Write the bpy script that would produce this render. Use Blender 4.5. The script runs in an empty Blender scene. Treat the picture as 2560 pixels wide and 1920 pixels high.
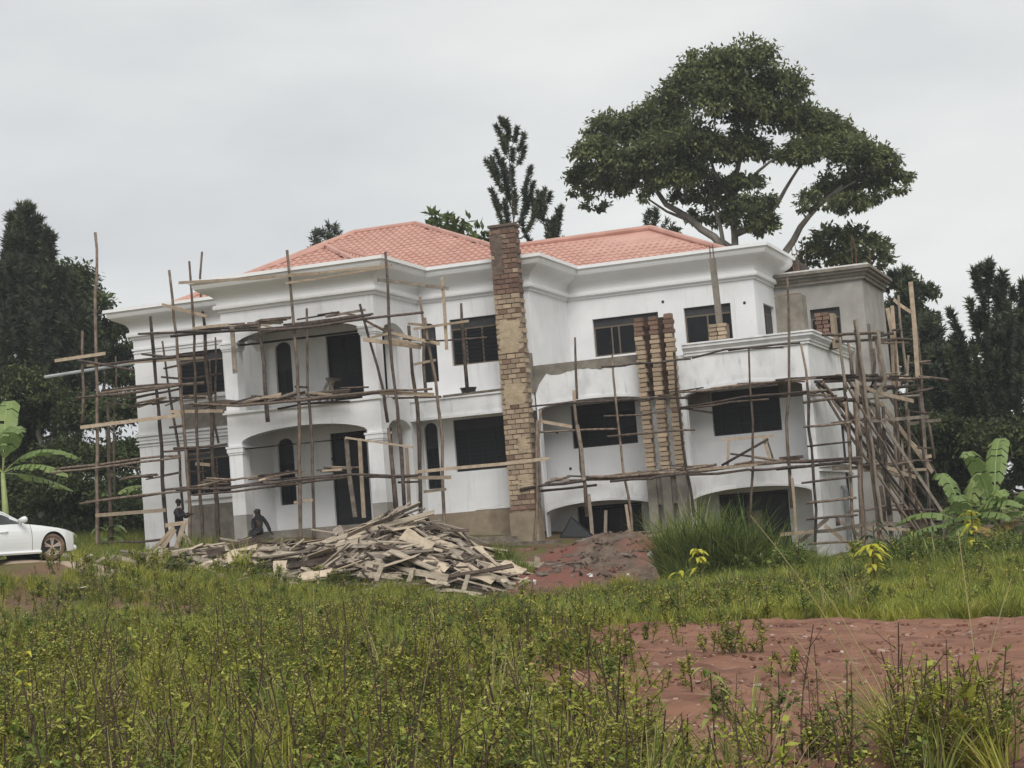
import bpy, bmesh, math, random
import numpy as np
from mathutils import Vector, Matrix, Euler
random.seed(7); rng = np.random.default_rng(11)
sc = bpy.context.scene
COL = sc.collection
PI = math.pi
# ------------------------------------------------------------------ camera, sky, sun, exposure
R_, U_, F_ = (0.934986, 0.346125, -0.07745), (0.101902, -0.052985, 0.993382), (-0.339731, 0.936691, 0.084811)
cam = bpy.data.cameras.new('camera'); cam_o = bpy.data.objects.new('camera', cam); COL.objects.link(cam_o)
cam.sensor_width = 36; cam.lens = 36*4700/2560; cam.clip_start = .1; cam.clip_end = 2000
cam_o.matrix_world = Matrix(((R_[0], U_[0], -F_[0], 0), (R_[1], U_[1], -F_[1], 0), (R_[2], U_[2], -F_[2], 1.6), (0, 0, 0, 1)))
sc.camera = cam_o
SUN_EL, SUN_AZ = math.radians(44), math.radians(152)      # azimuth from +Y towards +X: front right of the house
w = bpy.data.worlds.new('World'); sc.world = w; w.use_nodes = True
nt = w.node_tree; nd = nt.nodes; lk = nt.links
for n in list(nd): nd.remove(n)
out = nd.new('ShaderNodeOutputWorld'); bg = nd.new('ShaderNodeBackground'); bg.inputs['Strength'].default_value = 0.1
sky = nd.new('ShaderNodeTexSky'); sky.sky_type = 'NISHITA'; sky.sun_disc = False
sky.sun_elevation = SUN_EL; sky.sun_rotation = SUN_AZ
tc = nd.new('ShaderNodeTexCoord'); mp = nd.new('ShaderNodeMapping'); mp.inputs['Scale'].default_value = (2.6, 2.6, 7.5)
mp.inputs['Location'].default_value = (0.35, 0.1, 0.55)
nz = nd.new('ShaderNodeTexNoise'); nz.inputs['Scale'].default_value = 1.5; nz.inputs['Detail'].default_value = 4; nz.inputs['Roughness'].default_value = .5
rp = nd.new('ShaderNodeValToRGB')
rp.color_ramp.elements[0].position = .2; rp.color_ramp.elements[0].color = (4.5, 4.6, 4.67, 1)
rp.color_ramp.elements[1].position = .8; rp.color_ramp.elements[1].color = (6.05, 6.12, 5.92, 1)
mx = nd.new('ShaderNodeMix'); mx.data_type = 'RGBA'; mx.inputs['Factor'].default_value = .94
lk.new(tc.outputs['Generated'], mp.inputs['Vector']); lk.new(mp.outputs['Vector'], nz.inputs['Vector']); 
dt = nd.new('ShaderNodeVectorMath'); dt.operation = 'DOT_PRODUCT'; dt.inputs[1].default_value = (.62, .1, .75)   # cloud cover thins towards the upper right
lk.new(tc.outputs['Generated'], dt.inputs[0])
ad = nd.new('ShaderNodeMath'); ad.operation = 'MULTIPLY_ADD'; ad.inputs[1].default_value = .75; lk.new(dt.outputs['Value'], ad.inputs[0])
a2 = nd.new('ShaderNodeMath'); a2.operation = 'MULTIPLY_ADD'; a2.inputs[1].default_value = 1.5; a2.inputs[2].default_value = -.2; lk.new(nz.outputs['Fac'], a2.inputs[0]); lk.new(a2.outputs['Value'], ad.inputs[2])
lk.new(ad.outputs['Value'], rp.inputs['Fac'])
lk.new(sky.outputs['Color'], mx.inputs['A']); lk.new(rp.outputs['Color'], mx.inputs['B'])
lk.new(mx.outputs['Result'], bg.inputs['Color']); lk.new(bg.outputs['Background'], out.inputs['Surface'])
sun = bpy.data.lights.new('sun', 'SUN'); sun.energy = 1.5; sun.angle = math.radians(32); sun.color = (1, .975, .94)
sun_o = bpy.data.objects.new('sun', sun); COL.objects.link(sun_o)
sd = Vector((math.sin(SUN_AZ)*math.cos(SUN_EL), math.cos(SUN_AZ)*math.cos(SUN_EL), math.sin(SUN_EL)))
sun_o.rotation_euler = sd.to_track_quat('Z', 'Y').to_euler(); sun_o.location = sd*60
sc.view_settings.view_transform = 'Standard'; sc.view_settings.look = 'None'; sc.view_settings.exposure = .52; sc.view_settings.gamma = 1
sc.view_settings.use_curve_mapping = False
sc.render.engine = 'CYCLES'
sc.cycles.max_bounces = 6; sc.cycles.diffuse_bounces = 3; sc.cycles.glossy_bounces = 2; sc.cycles.transmission_bounces = 4; sc.cycles.transparent_max_bounces = 4

# ------------------------------------------------------------------ helpers
def origin_of(o):
    v = Vector((0, 0, 0))
    while o is not None: v = v + o.location; o = o.parent
    return v
def tag(o, label=None, cat=None, group=None, kind=None):
    if label: o['label'] = label
    if cat: o['category'] = cat
    if group: o['group'] = group
    if kind: o['kind'] = kind
    return o
def empty(name, loc, label=None, cat=None, group=None):
    o = bpy.data.objects.new(name, None); COL.objects.link(o); o.location = loc; o.empty_display_size = .2
    return tag(o, label, cat, group)
def link_mesh(name, me, parent=None, loc=None):
    o = bpy.data.objects.new(name, me); COL.objects.link(o)
    if parent is not None: o.parent = parent
    if loc is not None: o.location = loc
    return o
class MB:
    def __init__(s): s.v = []; s.f = []; s.m = []
    def quad(s, *p, m=0):
        n = len(s.v); s.v += [tuple(q) for q in p]; s.f.append(tuple(range(n, n+len(p)))); s.m.append(m); return s
    def box(s, x0, x1, y0, y1, z0, z1, m=0):
        n = len(s.v)
        s.v += [(x0, y0, z0), (x1, y0, z0), (x1, y1, z0), (x0, y1, z0), (x0, y0, z1), (x1, y0, z1), (x1, y1, z1), (x0, y1, z1)]
        for q in ((0, 3, 2, 1), (4, 5, 6, 7), (0, 1, 5, 4), (1, 2, 6, 5), (2, 3, 7, 6), (3, 0, 4, 7)):
            s.f.append(tuple(n+i for i in q)); s.m.append(m)
        return s
    def tube(s, pts, r, n=6, m=0, cap=True):
        pts = [Vector(p) for p in pts]; k = len(pts)
        rs = r if isinstance(r, (list, tuple)) else [r]*k
        base = len(s.v); d0 = None
        for i in range(k):
            d = (pts[min(i+1, k-1)]-pts[max(i-1, 0)])
            if d.length < 1e-6: d = Vector((0, 0, 1))
            d.normalize()
            a = Vector((0, 0, 1)) if abs(d.z) < .9 else Vector((1, 0, 0))
            u = d.cross(a).normalized(); q = d.cross(u)
            for j in range(n):
                t = 2*PI*j/n
                s.v.append(tuple(pts[i]+(u*math.cos(t)+q*math.sin(t))*rs[i]))
        for i in range(k-1):
            for j in range(n):
                a = base+i*n+j; b = base+i*n+(j+1) % n
                s.f.append((a, b, b+n, a+n)); s.m.append(m)
        if cap:
            s.f.append(tuple(base+j for j in reversed(range(n)))); s.m.append(m)
            s.f.append(tuple(base+(k-1)*n+j for j in range(n))); s.m.append(m)
        return s
    def board(s, p0, p1, wid, th, roll=0, m=0):
        p0 = Vector(p0); p1 = Vector(p1); d = (p1-p0).normalized()
        a = Vector((0, 0, 1)) if abs(d.z) < .9 else Vector((1, 0, 0))
        side = d.cross(a).normalized(); up = side.cross(d)
        if roll: 
            q = Matrix.Rotation(roll, 3, d); side = q @ side; up = q @ up
        n = len(s.v)
        for p in (p0, p1):
            for e, g in ((-1, -1), (1, -1), (1, 1), (-1, 1)): s.v.append(tuple(p+side*e*th/2+up*g*wid/2))
        for q in ((0, 1, 2, 3), (7, 6, 5, 4), (0, 4, 5, 1), (1, 5, 6, 2), (2, 6, 7, 3), (3, 7, 4, 0)):
            s.f.append(tuple(n+i for i in q)); s.m.append(m)
        return s
    def build(s, name, mats, parent=None, smooth=False, origin=None):
        o0 = origin_of(parent) if origin is None else Vector(origin)
        me = bpy.data.meshes.new(name)
        me.from_pydata([(x-o0.x, y-o0.y, z-o0.z) for x, y, z in s.v], [], s.f)
        if not isinstance(mats, (list, tuple)): mats = [mats]
        for q in mats: me.materials.append(q)
        if len(mats) > 1: me.polygons.foreach_set('material_index', s.m)
        if smooth: me.polygons.foreach_set('use_smooth', [True]*len(s.f))
        me.update()
        return link_mesh(name, me, parent, loc=None if parent is not None else o0)

def wall(mb, ax, c, th, a0, a1, z0, z1, ops=(), m=0):
    """wall with openings. ax 'x': in plane y=c facing -y, body to c+th; ax 'y': in plane x=c facing +x, body to c-th.
    openings (a0,a1,z0,z1,rise): rise = height of the arched head"""
    f = (lambda a, z, d: (a, c+d, z)) if ax == 'x' else (lambda a, z, d: (c-d, a, z))
    A = sorted(set([a0, a1]+[v for o in ops for v in o[:2]])); Z = sorted(set([z0, z1]+[v for o in ops for v in o[2:4]]))
    A = [v for v in A if a0 <= v <= a1]; Z = [v for v in Z if z0 <= v <= z1]
    def inside(a, z): return any(o[0] < a < o[1] and o[2] < z < o[3] for o in ops)
    for i in range(len(A)-1):
        for j in range(len(Z)-1):
            if inside((A[i]+A[i+1])/2, (Z[j]+Z[j+1])/2): continue
            mb.quad(f(A[i], Z[j], 0), f(A[i+1], Z[j], 0), f(A[i+1], Z[j+1], 0), f(A[i], Z[j+1], 0), m=m)
            mb.quad(f(A[i], Z[j+1], th), f(A[i+1], Z[j+1], th), f(A[i+1], Z[j], th), f(A[i], Z[j], th), m=m)
    def edge(p, q): mb.quad(f(*p, 0), f(*q, 0), f(*q, th), f(*p, th), m=m)
    for p, q in (((a0, z0), (a0, z1)), ((a1, z1), (a1, z0)), ((a0, z1), (a1, z1)), ((a1, z0), (a0, z0))): edge(p, q)
    for o in ops:
        r = o[4] if len(o) > 4 else 0
        zs = o[3]-r
        edge((o[0], zs), (o[0], max(o[2], z0))); edge((o[1], max(o[2], z0)), (o[1], zs)); edge((o[0], o[2]), (o[1], o[2]))
        if r:
            N = 12; h = (o[1]-o[0])/2; mid = (o[0]+o[1])/2
            P = [(mid-h*math.cos(PI*k/N), zs+r*math.sin(PI*k/N)**(.9 if r > .2 and h < .5 else 1.2)) for k in range(N+1)]
            for k in range(N):
                (xa, za), (xb, zb) = P[k], P[k+1]
                mb.quad(f(xa, za, 0), f(xb, zb, 0), f(xb, o[3], 0), f(xa, o[3], 0), m=m)
                mb.quad(f(xa, za, th), f(xa, o[3], th), f(xb, o[3], th), f(xb, zb, th), m=m)
                mb.quad(f(xa, za, 0), f(xa, za, th), f(xb, zb, th), f(xb, zb, 0), m=m)
        else: edge((o[1], o[3]), (o[0], o[3]))
    return mb
def sweep(path, prof, m=0, closed=False):
    """profile [(out, z)] swept along a plan path with mitred corners; outside is to the right of the walk"""
    mb = MB(); n = len(path); offs = []
    for i in range(n):
        p = Vector(path[i])
        def nrm(a, b):
            d = (Vector(b)-Vector(a)).normalized(); return Vector((d.y, -d.x))
        n1 = nrm(path[i-1], path[i]) if i > 0 else None
        n2 = nrm(path[i], path[i+1]) if i < n-1 else None
        if n1 is None: mi = n2
        elif n2 is None: mi = n1
        else:
            mi = (n1+n2); mi = mi/(mi.dot(n1))
        offs.append((p, mi))
    K = len(prof)
    for p, mi in offs:
        for o, z in prof: mb.v.append((p.x+mi.x*o, p.y+mi.y*o, z))
    for i in range(n-1):
        for k in range(K-1):
            a = i*K+k
            mb.f.append((a, a+K, a+K+1, a+1)); mb.m.append(m)
    mb.f.append(tuple(range(K))); mb.m.append(m)
    mb.f.append(tuple(reversed(range((n-1)*K, n*K)))); mb.m.append(m)
    return mb

# ------------------------------------------------------------------ materials
def mat(name, c1, c2=None, scale=4., rough=.85, bump=0., bscale=None, stretch=(1, 1, 1), lo=.35, hi=.65, rand=0., spec=.3, detail=5, metal=0, extra=None):
    m = bpy.data.materials.new(name); m.use_nodes = True; t = m.node_tree; n = t.nodes; b = n['Principled BSDF']
    b.inputs['Roughness'].default_value = rough; b.inputs['Specular IOR Level'].default_value = spec; b.inputs['Metallic'].default_value = metal
    c2 = c2 or c1
    co = n.new('ShaderNodeTexCoord'); mp = n.new('ShaderNodeMapping'); mp.inputs['Scale'].default_value = stretch
    t.links.new(co.outputs['Object'], mp.inputs['Vector'])
    nz = n.new('ShaderNodeTexNoise'); nz.inputs['Scale'].default_value = scale; nz.inputs['Detail'].default_value = detail; nz.inputs['Roughness'].default_value = .6
    t.links.new(mp.outputs['Vector'], nz.inputs['Vector'])
    rp = n.new('ShaderNodeValToRGB'); rp.color_ramp.elements[0].position = lo; rp.color_ramp.elements[1].position = hi
    rp.color_ramp.elements[0].color = (*c1, 1); rp.color_ramp.elements[1].color = (*c2, 1)
    t.links.new(nz.outputs['Fac'], rp.inputs['Fac']); col = rp.outputs['Color']
    if extra:
        for (ec, es, estr, elo, ehi, fac) in extra:
            mp2 = n.new('ShaderNodeMapping'); mp2.inputs['Scale'].default_value = estr; t.links.new(co.outputs['Object'], mp2.inputs['Vector'])
            n2 = n.new('ShaderNodeTexNoise'); n2.inputs['Scale'].default_value = es; n2.inputs['Detail'].default_value = 4
            t.links.new(mp2.outputs['Vector'], n2.inputs['Vector'])
            mr = n.new('ShaderNodeMapRange'); mr.inputs['From Min'].default_value = elo; mr.inputs['From Max'].default_value = ehi; mr.inputs['To Max'].default_value = fac
            t.links.new(n2.outputs['Fac'], mr.inputs['Value'])
            mx = n.new('ShaderNodeMix'); mx.data_type = 'RGBA'; mx.inputs['B'].default_value = (*ec, 1)
            t.links.new(mr.outputs['Result'], mx.inputs['Factor']); t.links.new(col, mx.inputs['A']); col = mx.outputs['Result']
    if rand:
        oi = n.new('ShaderNodeObjectInfo'); mr = n.new('ShaderNodeMapRange'); mr.inputs['To Min'].default_value = 1-rand; mr.inputs['To Max'].default_value = 1+rand*.7
        t.links.new(oi.outputs['Random'], mr.inputs['Value'])
        vm = n.new('ShaderNodeVectorMath'); vm.operation = 'SCALE'; t.links.new(col, vm.inputs[0]); t.links.new(mr.outputs['Result'], vm.inputs['Scale']); col = vm.outputs['Vector']
    t.links.new(col, b.inputs['Base Color'])
    if bump:
        bp = n.new('ShaderNodeBump'); bp.inputs['Strength'].default_value = bump; bp.inputs['Distance'].default_value = .02
        n3 = n.new('ShaderNodeTexNoise'); n3.inputs['Scale'].default_value = bscale or scale*4; n3.inputs['Detail'].default_value = 6
        t.links.new(mp.outputs['Vector'], n3.inputs['Vector']); t.links.new(n3.outputs['Fac'], bp.inputs['Height']); t.links.new(bp.outputs['Normal'], b.inputs['Normal'])
    return m
def leaf_mat(name, ramp, trans=.35, rough=.65, spec=.12):
    """leaf colour from the per-leaf random attribute v"""
    m = bpy.data.materials.new(name); m.use_nodes = True; t = m.node_tree; n = t.nodes; b = n['Principled BSDF']
    b.inputs['Roughness'].default_value = rough; b.inputs['Specular IOR Level'].default_value = spec
    at = n.new('ShaderNodeAttribute'); at.attribute_name = 'v'
    rp = n.new('ShaderNodeValToRGB'); e = rp.color_ramp.elements
    while len(e) < len(ramp): e.new(.5)
    for k, (p, c) in enumerate(ramp): e[k].position = p; e[k].color = (*c, 1)
    t.links.new(at.outputs['Fac'], rp.inputs['Fac']); t.links.new(rp.outputs['Color'], b.inputs['Base Color'])
    tr = n.new('ShaderNodeBsdfTranslucent'); t.links.new(rp.outputs['Color'], tr.inputs['Color'])
    ms = n.new('ShaderNodeMixShader'); ms.inputs['Fac'].default_value = trans
    t.links.new(b.outputs['BSDF'], ms.inputs[1]); t.links.new(tr.outputs['BSDF'], ms.inputs[2]); t.links.new(ms.outputs['Shader'], n['Material Output'].inputs['Surface'])
    return m
M = {}
M['white'] = mat('white_plaster', (.74, .745, .76), (.81, .81, .815), 1.1, .9, .12, 30, extra=[((.5, .5, .48), 3.0, (2.2, 2.2, .22), .58, .82, .5), ((.6, .59, .56), .9, (1, 1, 1), .55, .8, .45), ((.5, .47, .43), 5, (1, 1, 1), .68, .8, .5)])
M['cornice'] = mat('white_cornice_paint', (.78, .78, .785), (.82, .82, .815), 1.3, .85, .06, 20, extra=[((.6, .59, .56), 2.5, (1.5, 1.5, .4), .6, .85, .3)])
M['stained'] = mat('stained_white_render', (.72, .725, .735), (.82, .82, .82), 1.6, .9, .15, 25, extra=[((.47, .48, .5), 2.2, (1, 1, .5), .52, .76, .6), ((.38, .38, .39), 5, (1.2, 1.2, .3), .6, .8, .6)])
M['grey'] = mat('grey_cement_render', (.29, .275, .255), (.385, .37, .345), 1.3, .95, .2, 25, extra=[((.2, .18, .16), 1.2, (1, 1, .5), .58, .85, .5)])
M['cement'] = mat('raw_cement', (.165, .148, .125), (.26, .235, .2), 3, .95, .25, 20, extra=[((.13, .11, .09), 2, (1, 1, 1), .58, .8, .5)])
M['plinth'] = mat('tan_cement_plinth', (.22, .175, .125), (.34, .275, .2), 1.6, .95, .25, 18, extra=[((.1, .075, .05), 1.4, (1, 1, 1.3), .52, .75, .6)])
M['glass'] = mat('dark_window_glass', (.006, .007, .009), (.010, .011, .013), 2, .35, spec=.25)
M['frame'] = mat('brown_steel_window_frame', (.12, .095, .07), (.16, .125, .09), 6, .6)
M['transom'] = mat('dark_grey_lintel_panel', (.035, .035, .037), (.05, .05, .052), 3, .6)
M['door'] = mat('black_steel_door', (.014, .014, .016), (.022, .022, .025), 3, .5)
M['tile'] = mat('coral_roof_tile', (.44, .24, .19), (.53, .305, .25), 1.5, .55, .05, 40, rand=.06, spec=.35, extra=[((.4, .2, .15), 1.0, (1, 1, 1), .6, .85, .35)])
M['brick_tan'] = mat('tan_clay_brick', (.32, .24, .165), (.46, .36, .26), 7, .95, .4, 30, rand=.3, extra=[((.3, .15, .09), 9, (1, 1, 1), .58, .8, .5)])
M['brick_red'] = mat('red_clay_brick', (.16, .1, .075), (.25, .16, .12), 7, .95, .4, 30, rand=.3, extra=[((.1, .05, .045), 6, (1, 1, 1), .55, .8, .6)])
M['mortar'] = mat('brown_mortar', (.15, .115, .08), (.27, .21, .15), 6, .95, .4, 30)
M['mortar_dark'] = mat('dark_red_mortar', (.1, .075, .062), (.17, .13, .105), 6, .95, .4, 30)
M['smear'] = mat('mortar_smear', (.34, .265, .18), (.46, .37, .26), 5, .95, .4, 25)
M['pole'] = mat('bark_scaffold_pole', (.095, .07, .055), (.23, .175, .135), 9, .95, .4, 30, stretch=(1, 1, .5), rand=.45)
M['pole_dark'] = mat('dark_scaffold_pole', (.045, .036, .033), (.12, .09, .075), 9, .95, .4, 30, rand=.45)
M['sawn'] = mat('sawn_scaffold_timber', (.33, .255, .185), (.46, .37, .275), 6, .9, .2, 30, rand=.25, extra=[((.16, .11, .08), 7, (1, 1, 1), .6, .8, .6)])
M['board_pale'] = mat('pale_sawn_board', (.32, .265, .2), (.55, .475, .375), 3, .9, .15, 30, rand=.2, extra=[((.2, .14, .1), 3, (1, 4, 4), .52, .72, .75)])
M['board_grey'] = mat('weathered_grey_board', (.16, .13, .105), (.32, .27, .22), 4, .95, .2, 30, rand=.4, extra=[((.06, .045, .035), 3, (1, 4, 4), .55, .75, .7)])
M['board_brown'] = mat('dark_brown_board', (.035, .025, .02), (.13, .095, .072), 4, .95, .2, 30, rand=.35)
M['ply'] = mat('peeling_plywood', (.42, .335, .245), (.58, .485, .375), 2, .9, .15, 20, rand=.1, extra=[((.4, .24, .16), 2, (1, 1, 1), .55, .75, .6)])
M['bark'] = mat('grey_bark', (.15, .135, .118), (.27, .245, .215), 3, .95, .3, 12, stretch=(1, 1, .4))
M['pinebark'] = mat('dark_pine_bark', (.05, .042, .036), (.1, .085, .07), 3, .95, .3, 12)
M['bigleaf'] = leaf_mat('broad_tree_leaf', [(0, (.075, .09, .052)), (.6, (.16, .185, .08)), (1, (.26, .29, .11))], .4)
M['darkleaf'] = leaf_mat('dark_forest_leaf', [(0, (.035, .047, .024)), (.6, (.075, .098, .04)), (1, (.15, .18, .06))], .25)
M['needle'] = leaf_mat('pine_needle', [(0, (.036, .046, .033)), (.7, (.07, .086, .05)), (1, (.14, .155, .065))], .15)
M['lightleaf'] = leaf_mat('papaya_leaf', [(0, (.05, .08, .03)), (1, (.14, .18, .06))], .35)
M['banana'] = leaf_mat('banana_leaf', [(0, (.14, .21, .065)), (.7, (.25, .34, .11)), (1, (.36, .42, .15))], .4, .45, .4)
M['banana_dry'] = leaf_mat('dry_banana_leaf', [(0, (.2, .13, .05)), (1, (.35, .24, .09))], .2)
M['weed'] = leaf_mat('weed_leaf', [(0, (.14, .18, .03)), (.4, (.28, .31, .05)), (.75, (.42, .43, .09)), (.9, (.54, .5, .16)), (.95, (.4, .27, .07)), (1, (.22, .13, .07))], .3)
M['weed2'] = leaf_mat('dark_weed_leaf', [(0, (.075, .12, .03)), (.6, (.16, .215, .05)), (1, (.29, .34, .09))], .28)
M['grass'] = leaf_mat('meadow_grass', [(0, (.17, .2, .03)), (.5, (.32, .335, .055)), (.85, (.45, .43, .1)), (1, (.56, .48, .2))], .32)
M['grass_dk'] = leaf_mat('dense_green_grass', [(0, (.1, .14, .035)), (.6, (.2, .245, .055)), (1, (.4, .4, .13))], .3)
M['straw'] = leaf_mat('straw_stalk', [(0, (.3, .26, .12)), (1, (.48, .42, .22))], .3)
M['yellow'] = leaf_mat('yellow_leaf', [(0, (.42, .42, .04)), (1, (.62, .56, .1))], .35)
M['corn'] = leaf_mat('corn_leaf', [(0, (.04, .075, .03)), (1, (.08, .12, .05))], .3)
M['stem'] = mat('brown_weed_stem', (.045, .03, .022), (.1, .065, .045), 10, .9)
M['flower'] = mat('pink_flower', (.55, .3, .42), (.65, .42, .55), 10, .8)
M['soil'] = mat('brown_soil', (.085, .06, .045), (.17, .125, .095), 2.5, 1, .8, 10, extra=[((.19, .075, .055), .5, (1, 1, 1), .47, .64, .85)])
M['carpaint'] = mat('white_car_paint', (.74, .755, .76), (.77, .78, .78), 1, .25, spec=.5, extra=[((.45, .36, .3), 1.3, (1, 1, 2.5), .64, .9, .35)])
M['tyre'] = mat('muddy_tyre', (.09, .062, .045), (.2, .135, .095), 6, .95)
M['rim'] = mat('muddy_alloy_rim', (.3, .22, .165), (.46, .39, .33), 8, .6, metal=.2)
M['black'] = mat('black_plastic', (.012, .012, .013), (.02, .02, .022), 4, .6)
M['carglass'] = mat('car_window_glass', (.02, .023, .024), (.03, .034, .035), 2, .08, spec=.6)
M['lamp'] = mat('clear_headlamp', (.5, .52, .53), (.6, .62, .63), 4, .15, spec=.6)
M['redlamp'] = mat('red_tail_lamp', (.35, .02, .02), (.4, .03, .03), 4, .2, spec=.6)
M['skin'] = mat('dark_skin', (.03, .018, .013), (.045, .027, .02), 6, .6)
M['cloth_dark'] = mat('black_cloth', (.016, .016, .02), (.026, .026, .03), 8, .9)
M['cloth_navy'] = mat('navy_trousers', (.02, .024, .036), (.032, .037, .052), 8, .9)
M['cloth_white'] = mat('white_collar', (.6, .6, .62), None, 8, .8)
M['hair'] = mat('black_hair', (.008, .007, .007), None, 8, .8)
M['pipe'] = mat('grey_plastic_pipe', (.27, .29, .3), (.36, .38, .39), 3, .5)
M['debris'] = mat('white_plaster_rubble', (.6, .59, .57), (.75, .74, .72), 5, .9)
M['rust'] = mat('rusty_steel', (.1, .055, .04), (.2, .11, .08), 12, .9)
# ------------------------------------------------------------------ ground
CP = np.array([(-12, 0, 0), (0, 0, 0), (10, 0, 0), (-6, 10, 0), (4, 10, -.05), (-1.6, 14, -.12), (-8, 14, .06), (4, 18, -.1), (-6, 20, .2), (-12, 20, .25), (-19, 28, .55), (-14.6, 28, .27),
 (-7.2, 26, .24), (-3.3, 26, .05), (2, 28, 0), (-25, 36, .72), (-27.1, 40.4, 2.0), (-26, 38.2, 1.25), (-25, 37, 1.1), (-30, 41.5, 2.2), (-34, 41, 2.25), (-28, 41.6, 2.18), (-27.5, 43, 1.85), (-26.3, 44, 1.5), (-20, 36, .45), (-13, 36, .2), (-6, 38, .1), (2, 40, 0), (-31.5, 45, 2.02), (-29.4, 47, 1.95), (-33.6, 50, 2.13), (-30, 50, 2.1),
 (-20.5, 43, .7), (-24, 45, 1.0), (-17, 44, .15), (-13, 46, .15), (-8, 46, .2), (-3, 46, .1), (-33.5, 55, 2.35), (-28, 51.6, 2.35), (-23.5, 51.4, 2.1), (-23, 48.5, 1.6), (-20, 54, 1.7), (-19.5, 51, 1.35), (-16, 55, 1.45), (-16, 50, .9), (-12, 55, .85), (-10.6, 55, .42), (-8.5, 56, .2), (-7, 60, .25), (-2, 58, .1), (-10, 62, .5), (-8, 51, .05),
 (-33, 62, 2.8), (-40, 56, 2.8), (-20, 66, 2.2), (-45, 70, 3.2), (-25, 85, 3), (-7, 75, .7), (5, 75, .6), (-60, 90, 3.5), (0, 100, 1.5), (-30, 130, 3), (40, 60, 0), (40, 10, 0), (-50, 10, .8), (-60, 45, 2.6), (50, 120, 1), (-90, 130, 4), (-30, -20, 0), (30, -20, 0)], float)
def _tps(r2): return np.where(r2 > 1e-9, r2*np.log(r2+1e-12), 0)
_n = len(CP); _d2 = ((CP[:, None, :2]-CP[None, :, :2])**2).sum(2)
_A = np.zeros((_n+3, _n+3)); _A[:_n, :_n] = _tps(_d2)+np.eye(_n)*6.; _A[:_n, _n] = 1; _A[:_n, _n+1:] = CP[:, :2]; _A[_n:, :_n] = _A[:_n, _n:].T
_w = np.linalg.solve(_A, np.concatenate([CP[:, 2], np.zeros(3)]))
def gz(x, y):
    x = np.clip(np.asarray(x, float), -90, 60); y = np.clip(np.asarray(y, float), -30, 130)
    sh = x.shape; xf = x.ravel(); yf = y.ravel(); o = np.empty_like(xf)
    for i in range(0, len(xf), 20000):
        a = xf[i:i+20000]; b = yf[i:i+20000]
        r2 = (a[:, None]-CP[None, :, 0])**2+(b[:, None]-CP[None, :, 1])**2
        o[i:i+20000] = _tps(r2) @ _w[:_n]+_w[_n]+_w[_n+1]*a+_w[_n+2]*b
    o += .035*np.sin(xf*1.9+1.3*np.sin(yf*.8))*np.sin(yf*1.5+xf*.4)+.02*np.sin(xf*4.1+yf*2.2)*np.sin(yf*3.3)
    return o.reshape(sh)
def g1(x, y): return float(gz(np.array([x]), np.array([y]))[0])
def heap_h(x, y):
    "height of the timber heap above the ground"
    h = 1.25*np.exp(-(((x+20.6)/2.3)**2+((y-47.4)/1.9)**2))+.55*np.exp(-(((x+19.2)/1.9)**2+((y-45.4)/1.2)**2))+.4*np.exp(-(((x+25.2)/3.0)**2+((y-47.2)/1.3)**2))
    return h
def axis(lo, hi, fine0, fine1, d, grow=1.25):
    a = list(np.arange(fine0, fine1+1e-6, d)); s = d
    while a[-1] < hi: s *= grow; a.append(a[-1]+s)
    s = d
    while a[0] > lo: s *= grow; a.insert(0, a[0]-s)
    return np.array(a)
gx = axis(-700, 700, -42, 8, .4); gy = axis(-80, 900, 3, 66, .4)
GX, GY = np.meshgrid(gx, gy); GZ = gz(GX, GY)
def grid_mesh(name, X, Y, Z, mats, smooth=True, parent=None):
    ny, nx = X.shape
    v = np.stack([X, Y, Z], -1).reshape(-1, 3)
    i = np.arange(ny*nx).reshape(ny, nx)
    f = np.stack([i[:-1, :-1], i[:-1, 1:], i[1:, 1:], i[1:, :-1]], -1).reshape(-1, 4)
    me = bpy.data.meshes.new(name); me.from_pydata(v.tolist(), [], f.tolist()); me.materials.append(mats)
    me.polygons.foreach_set('use_smooth', [smooth]*len(f)); me.update()
    return link_mesh(name, me, parent)
M['ground'] = mat('grassy_red_earth', (.12, .075, .045), (.2, .12, .075), .6, 1, .5, 6, extra=[((.09, .1, .025), .5, (1, 1, 1), .4, .55, .85), ((.26, .19, .14), 3, (1, 1, 1), .62, .8, .5)])
ground = tag(grid_mesh('ground', GX, GY, GZ, M['ground']), kind='structure')
# red earth road across the right half, fading out to the left
def road_edges(x):
    far = 26.6+.35*np.sin(x*.9)+.2*np.sin(x*2.3+1)-.13*(x+3)
    near = np.where(x > -2.2, 9.5, 9.5-1.95*(x+2.2))+.4*np.sin(x*1.7+2)+.25*np.sin(x*3.9)
    return near, far
rx = np.arange(-14.5, 30, .16); NV = 110
RX = np.repeat(rx[None, :], NV, 0); ne, fa = road_edges(rx)
ne = np.minimum(ne, fa-.1); tt = np.linspace(0, 1, NV)[:, None]
RY = ne[None, :]*(1-tt)+fa[None, :]*tt
RZ = gz(RX, RY)+.035+.022*np.sin(RY*4.3+.9*np.sin(RX*.7))*np.sin(RY*1.7+RX*.3)+.016*np.sin(RX*9+RY*3)*np.sin(RY*11)+rng.normal(0, .015, RX.shape)-.05*(tt < .001)-.05*(tt > .999)
M['road'] = mat('red_laterite_earth', (.15, .07, .045), (.27, .135, .088), 1.3, 1, .9, 8, stretch=(.5, 1.8, 1), lo=.3, hi=.7, detail=9, extra=[((.4, .27, .21), 6, (.4, 1.5, 1), .6, .72, .55), ((.1, .045, .036), 2.2, (.22, 1.7, 1), .56, .7, .75), ((.3, .16, .12), 14, (.8, 1.2, 1), .55, .75, .5)])
tag(grid_mesh('dirt_road', RX, RY, RZ, M['road']), kind='structure')
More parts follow.
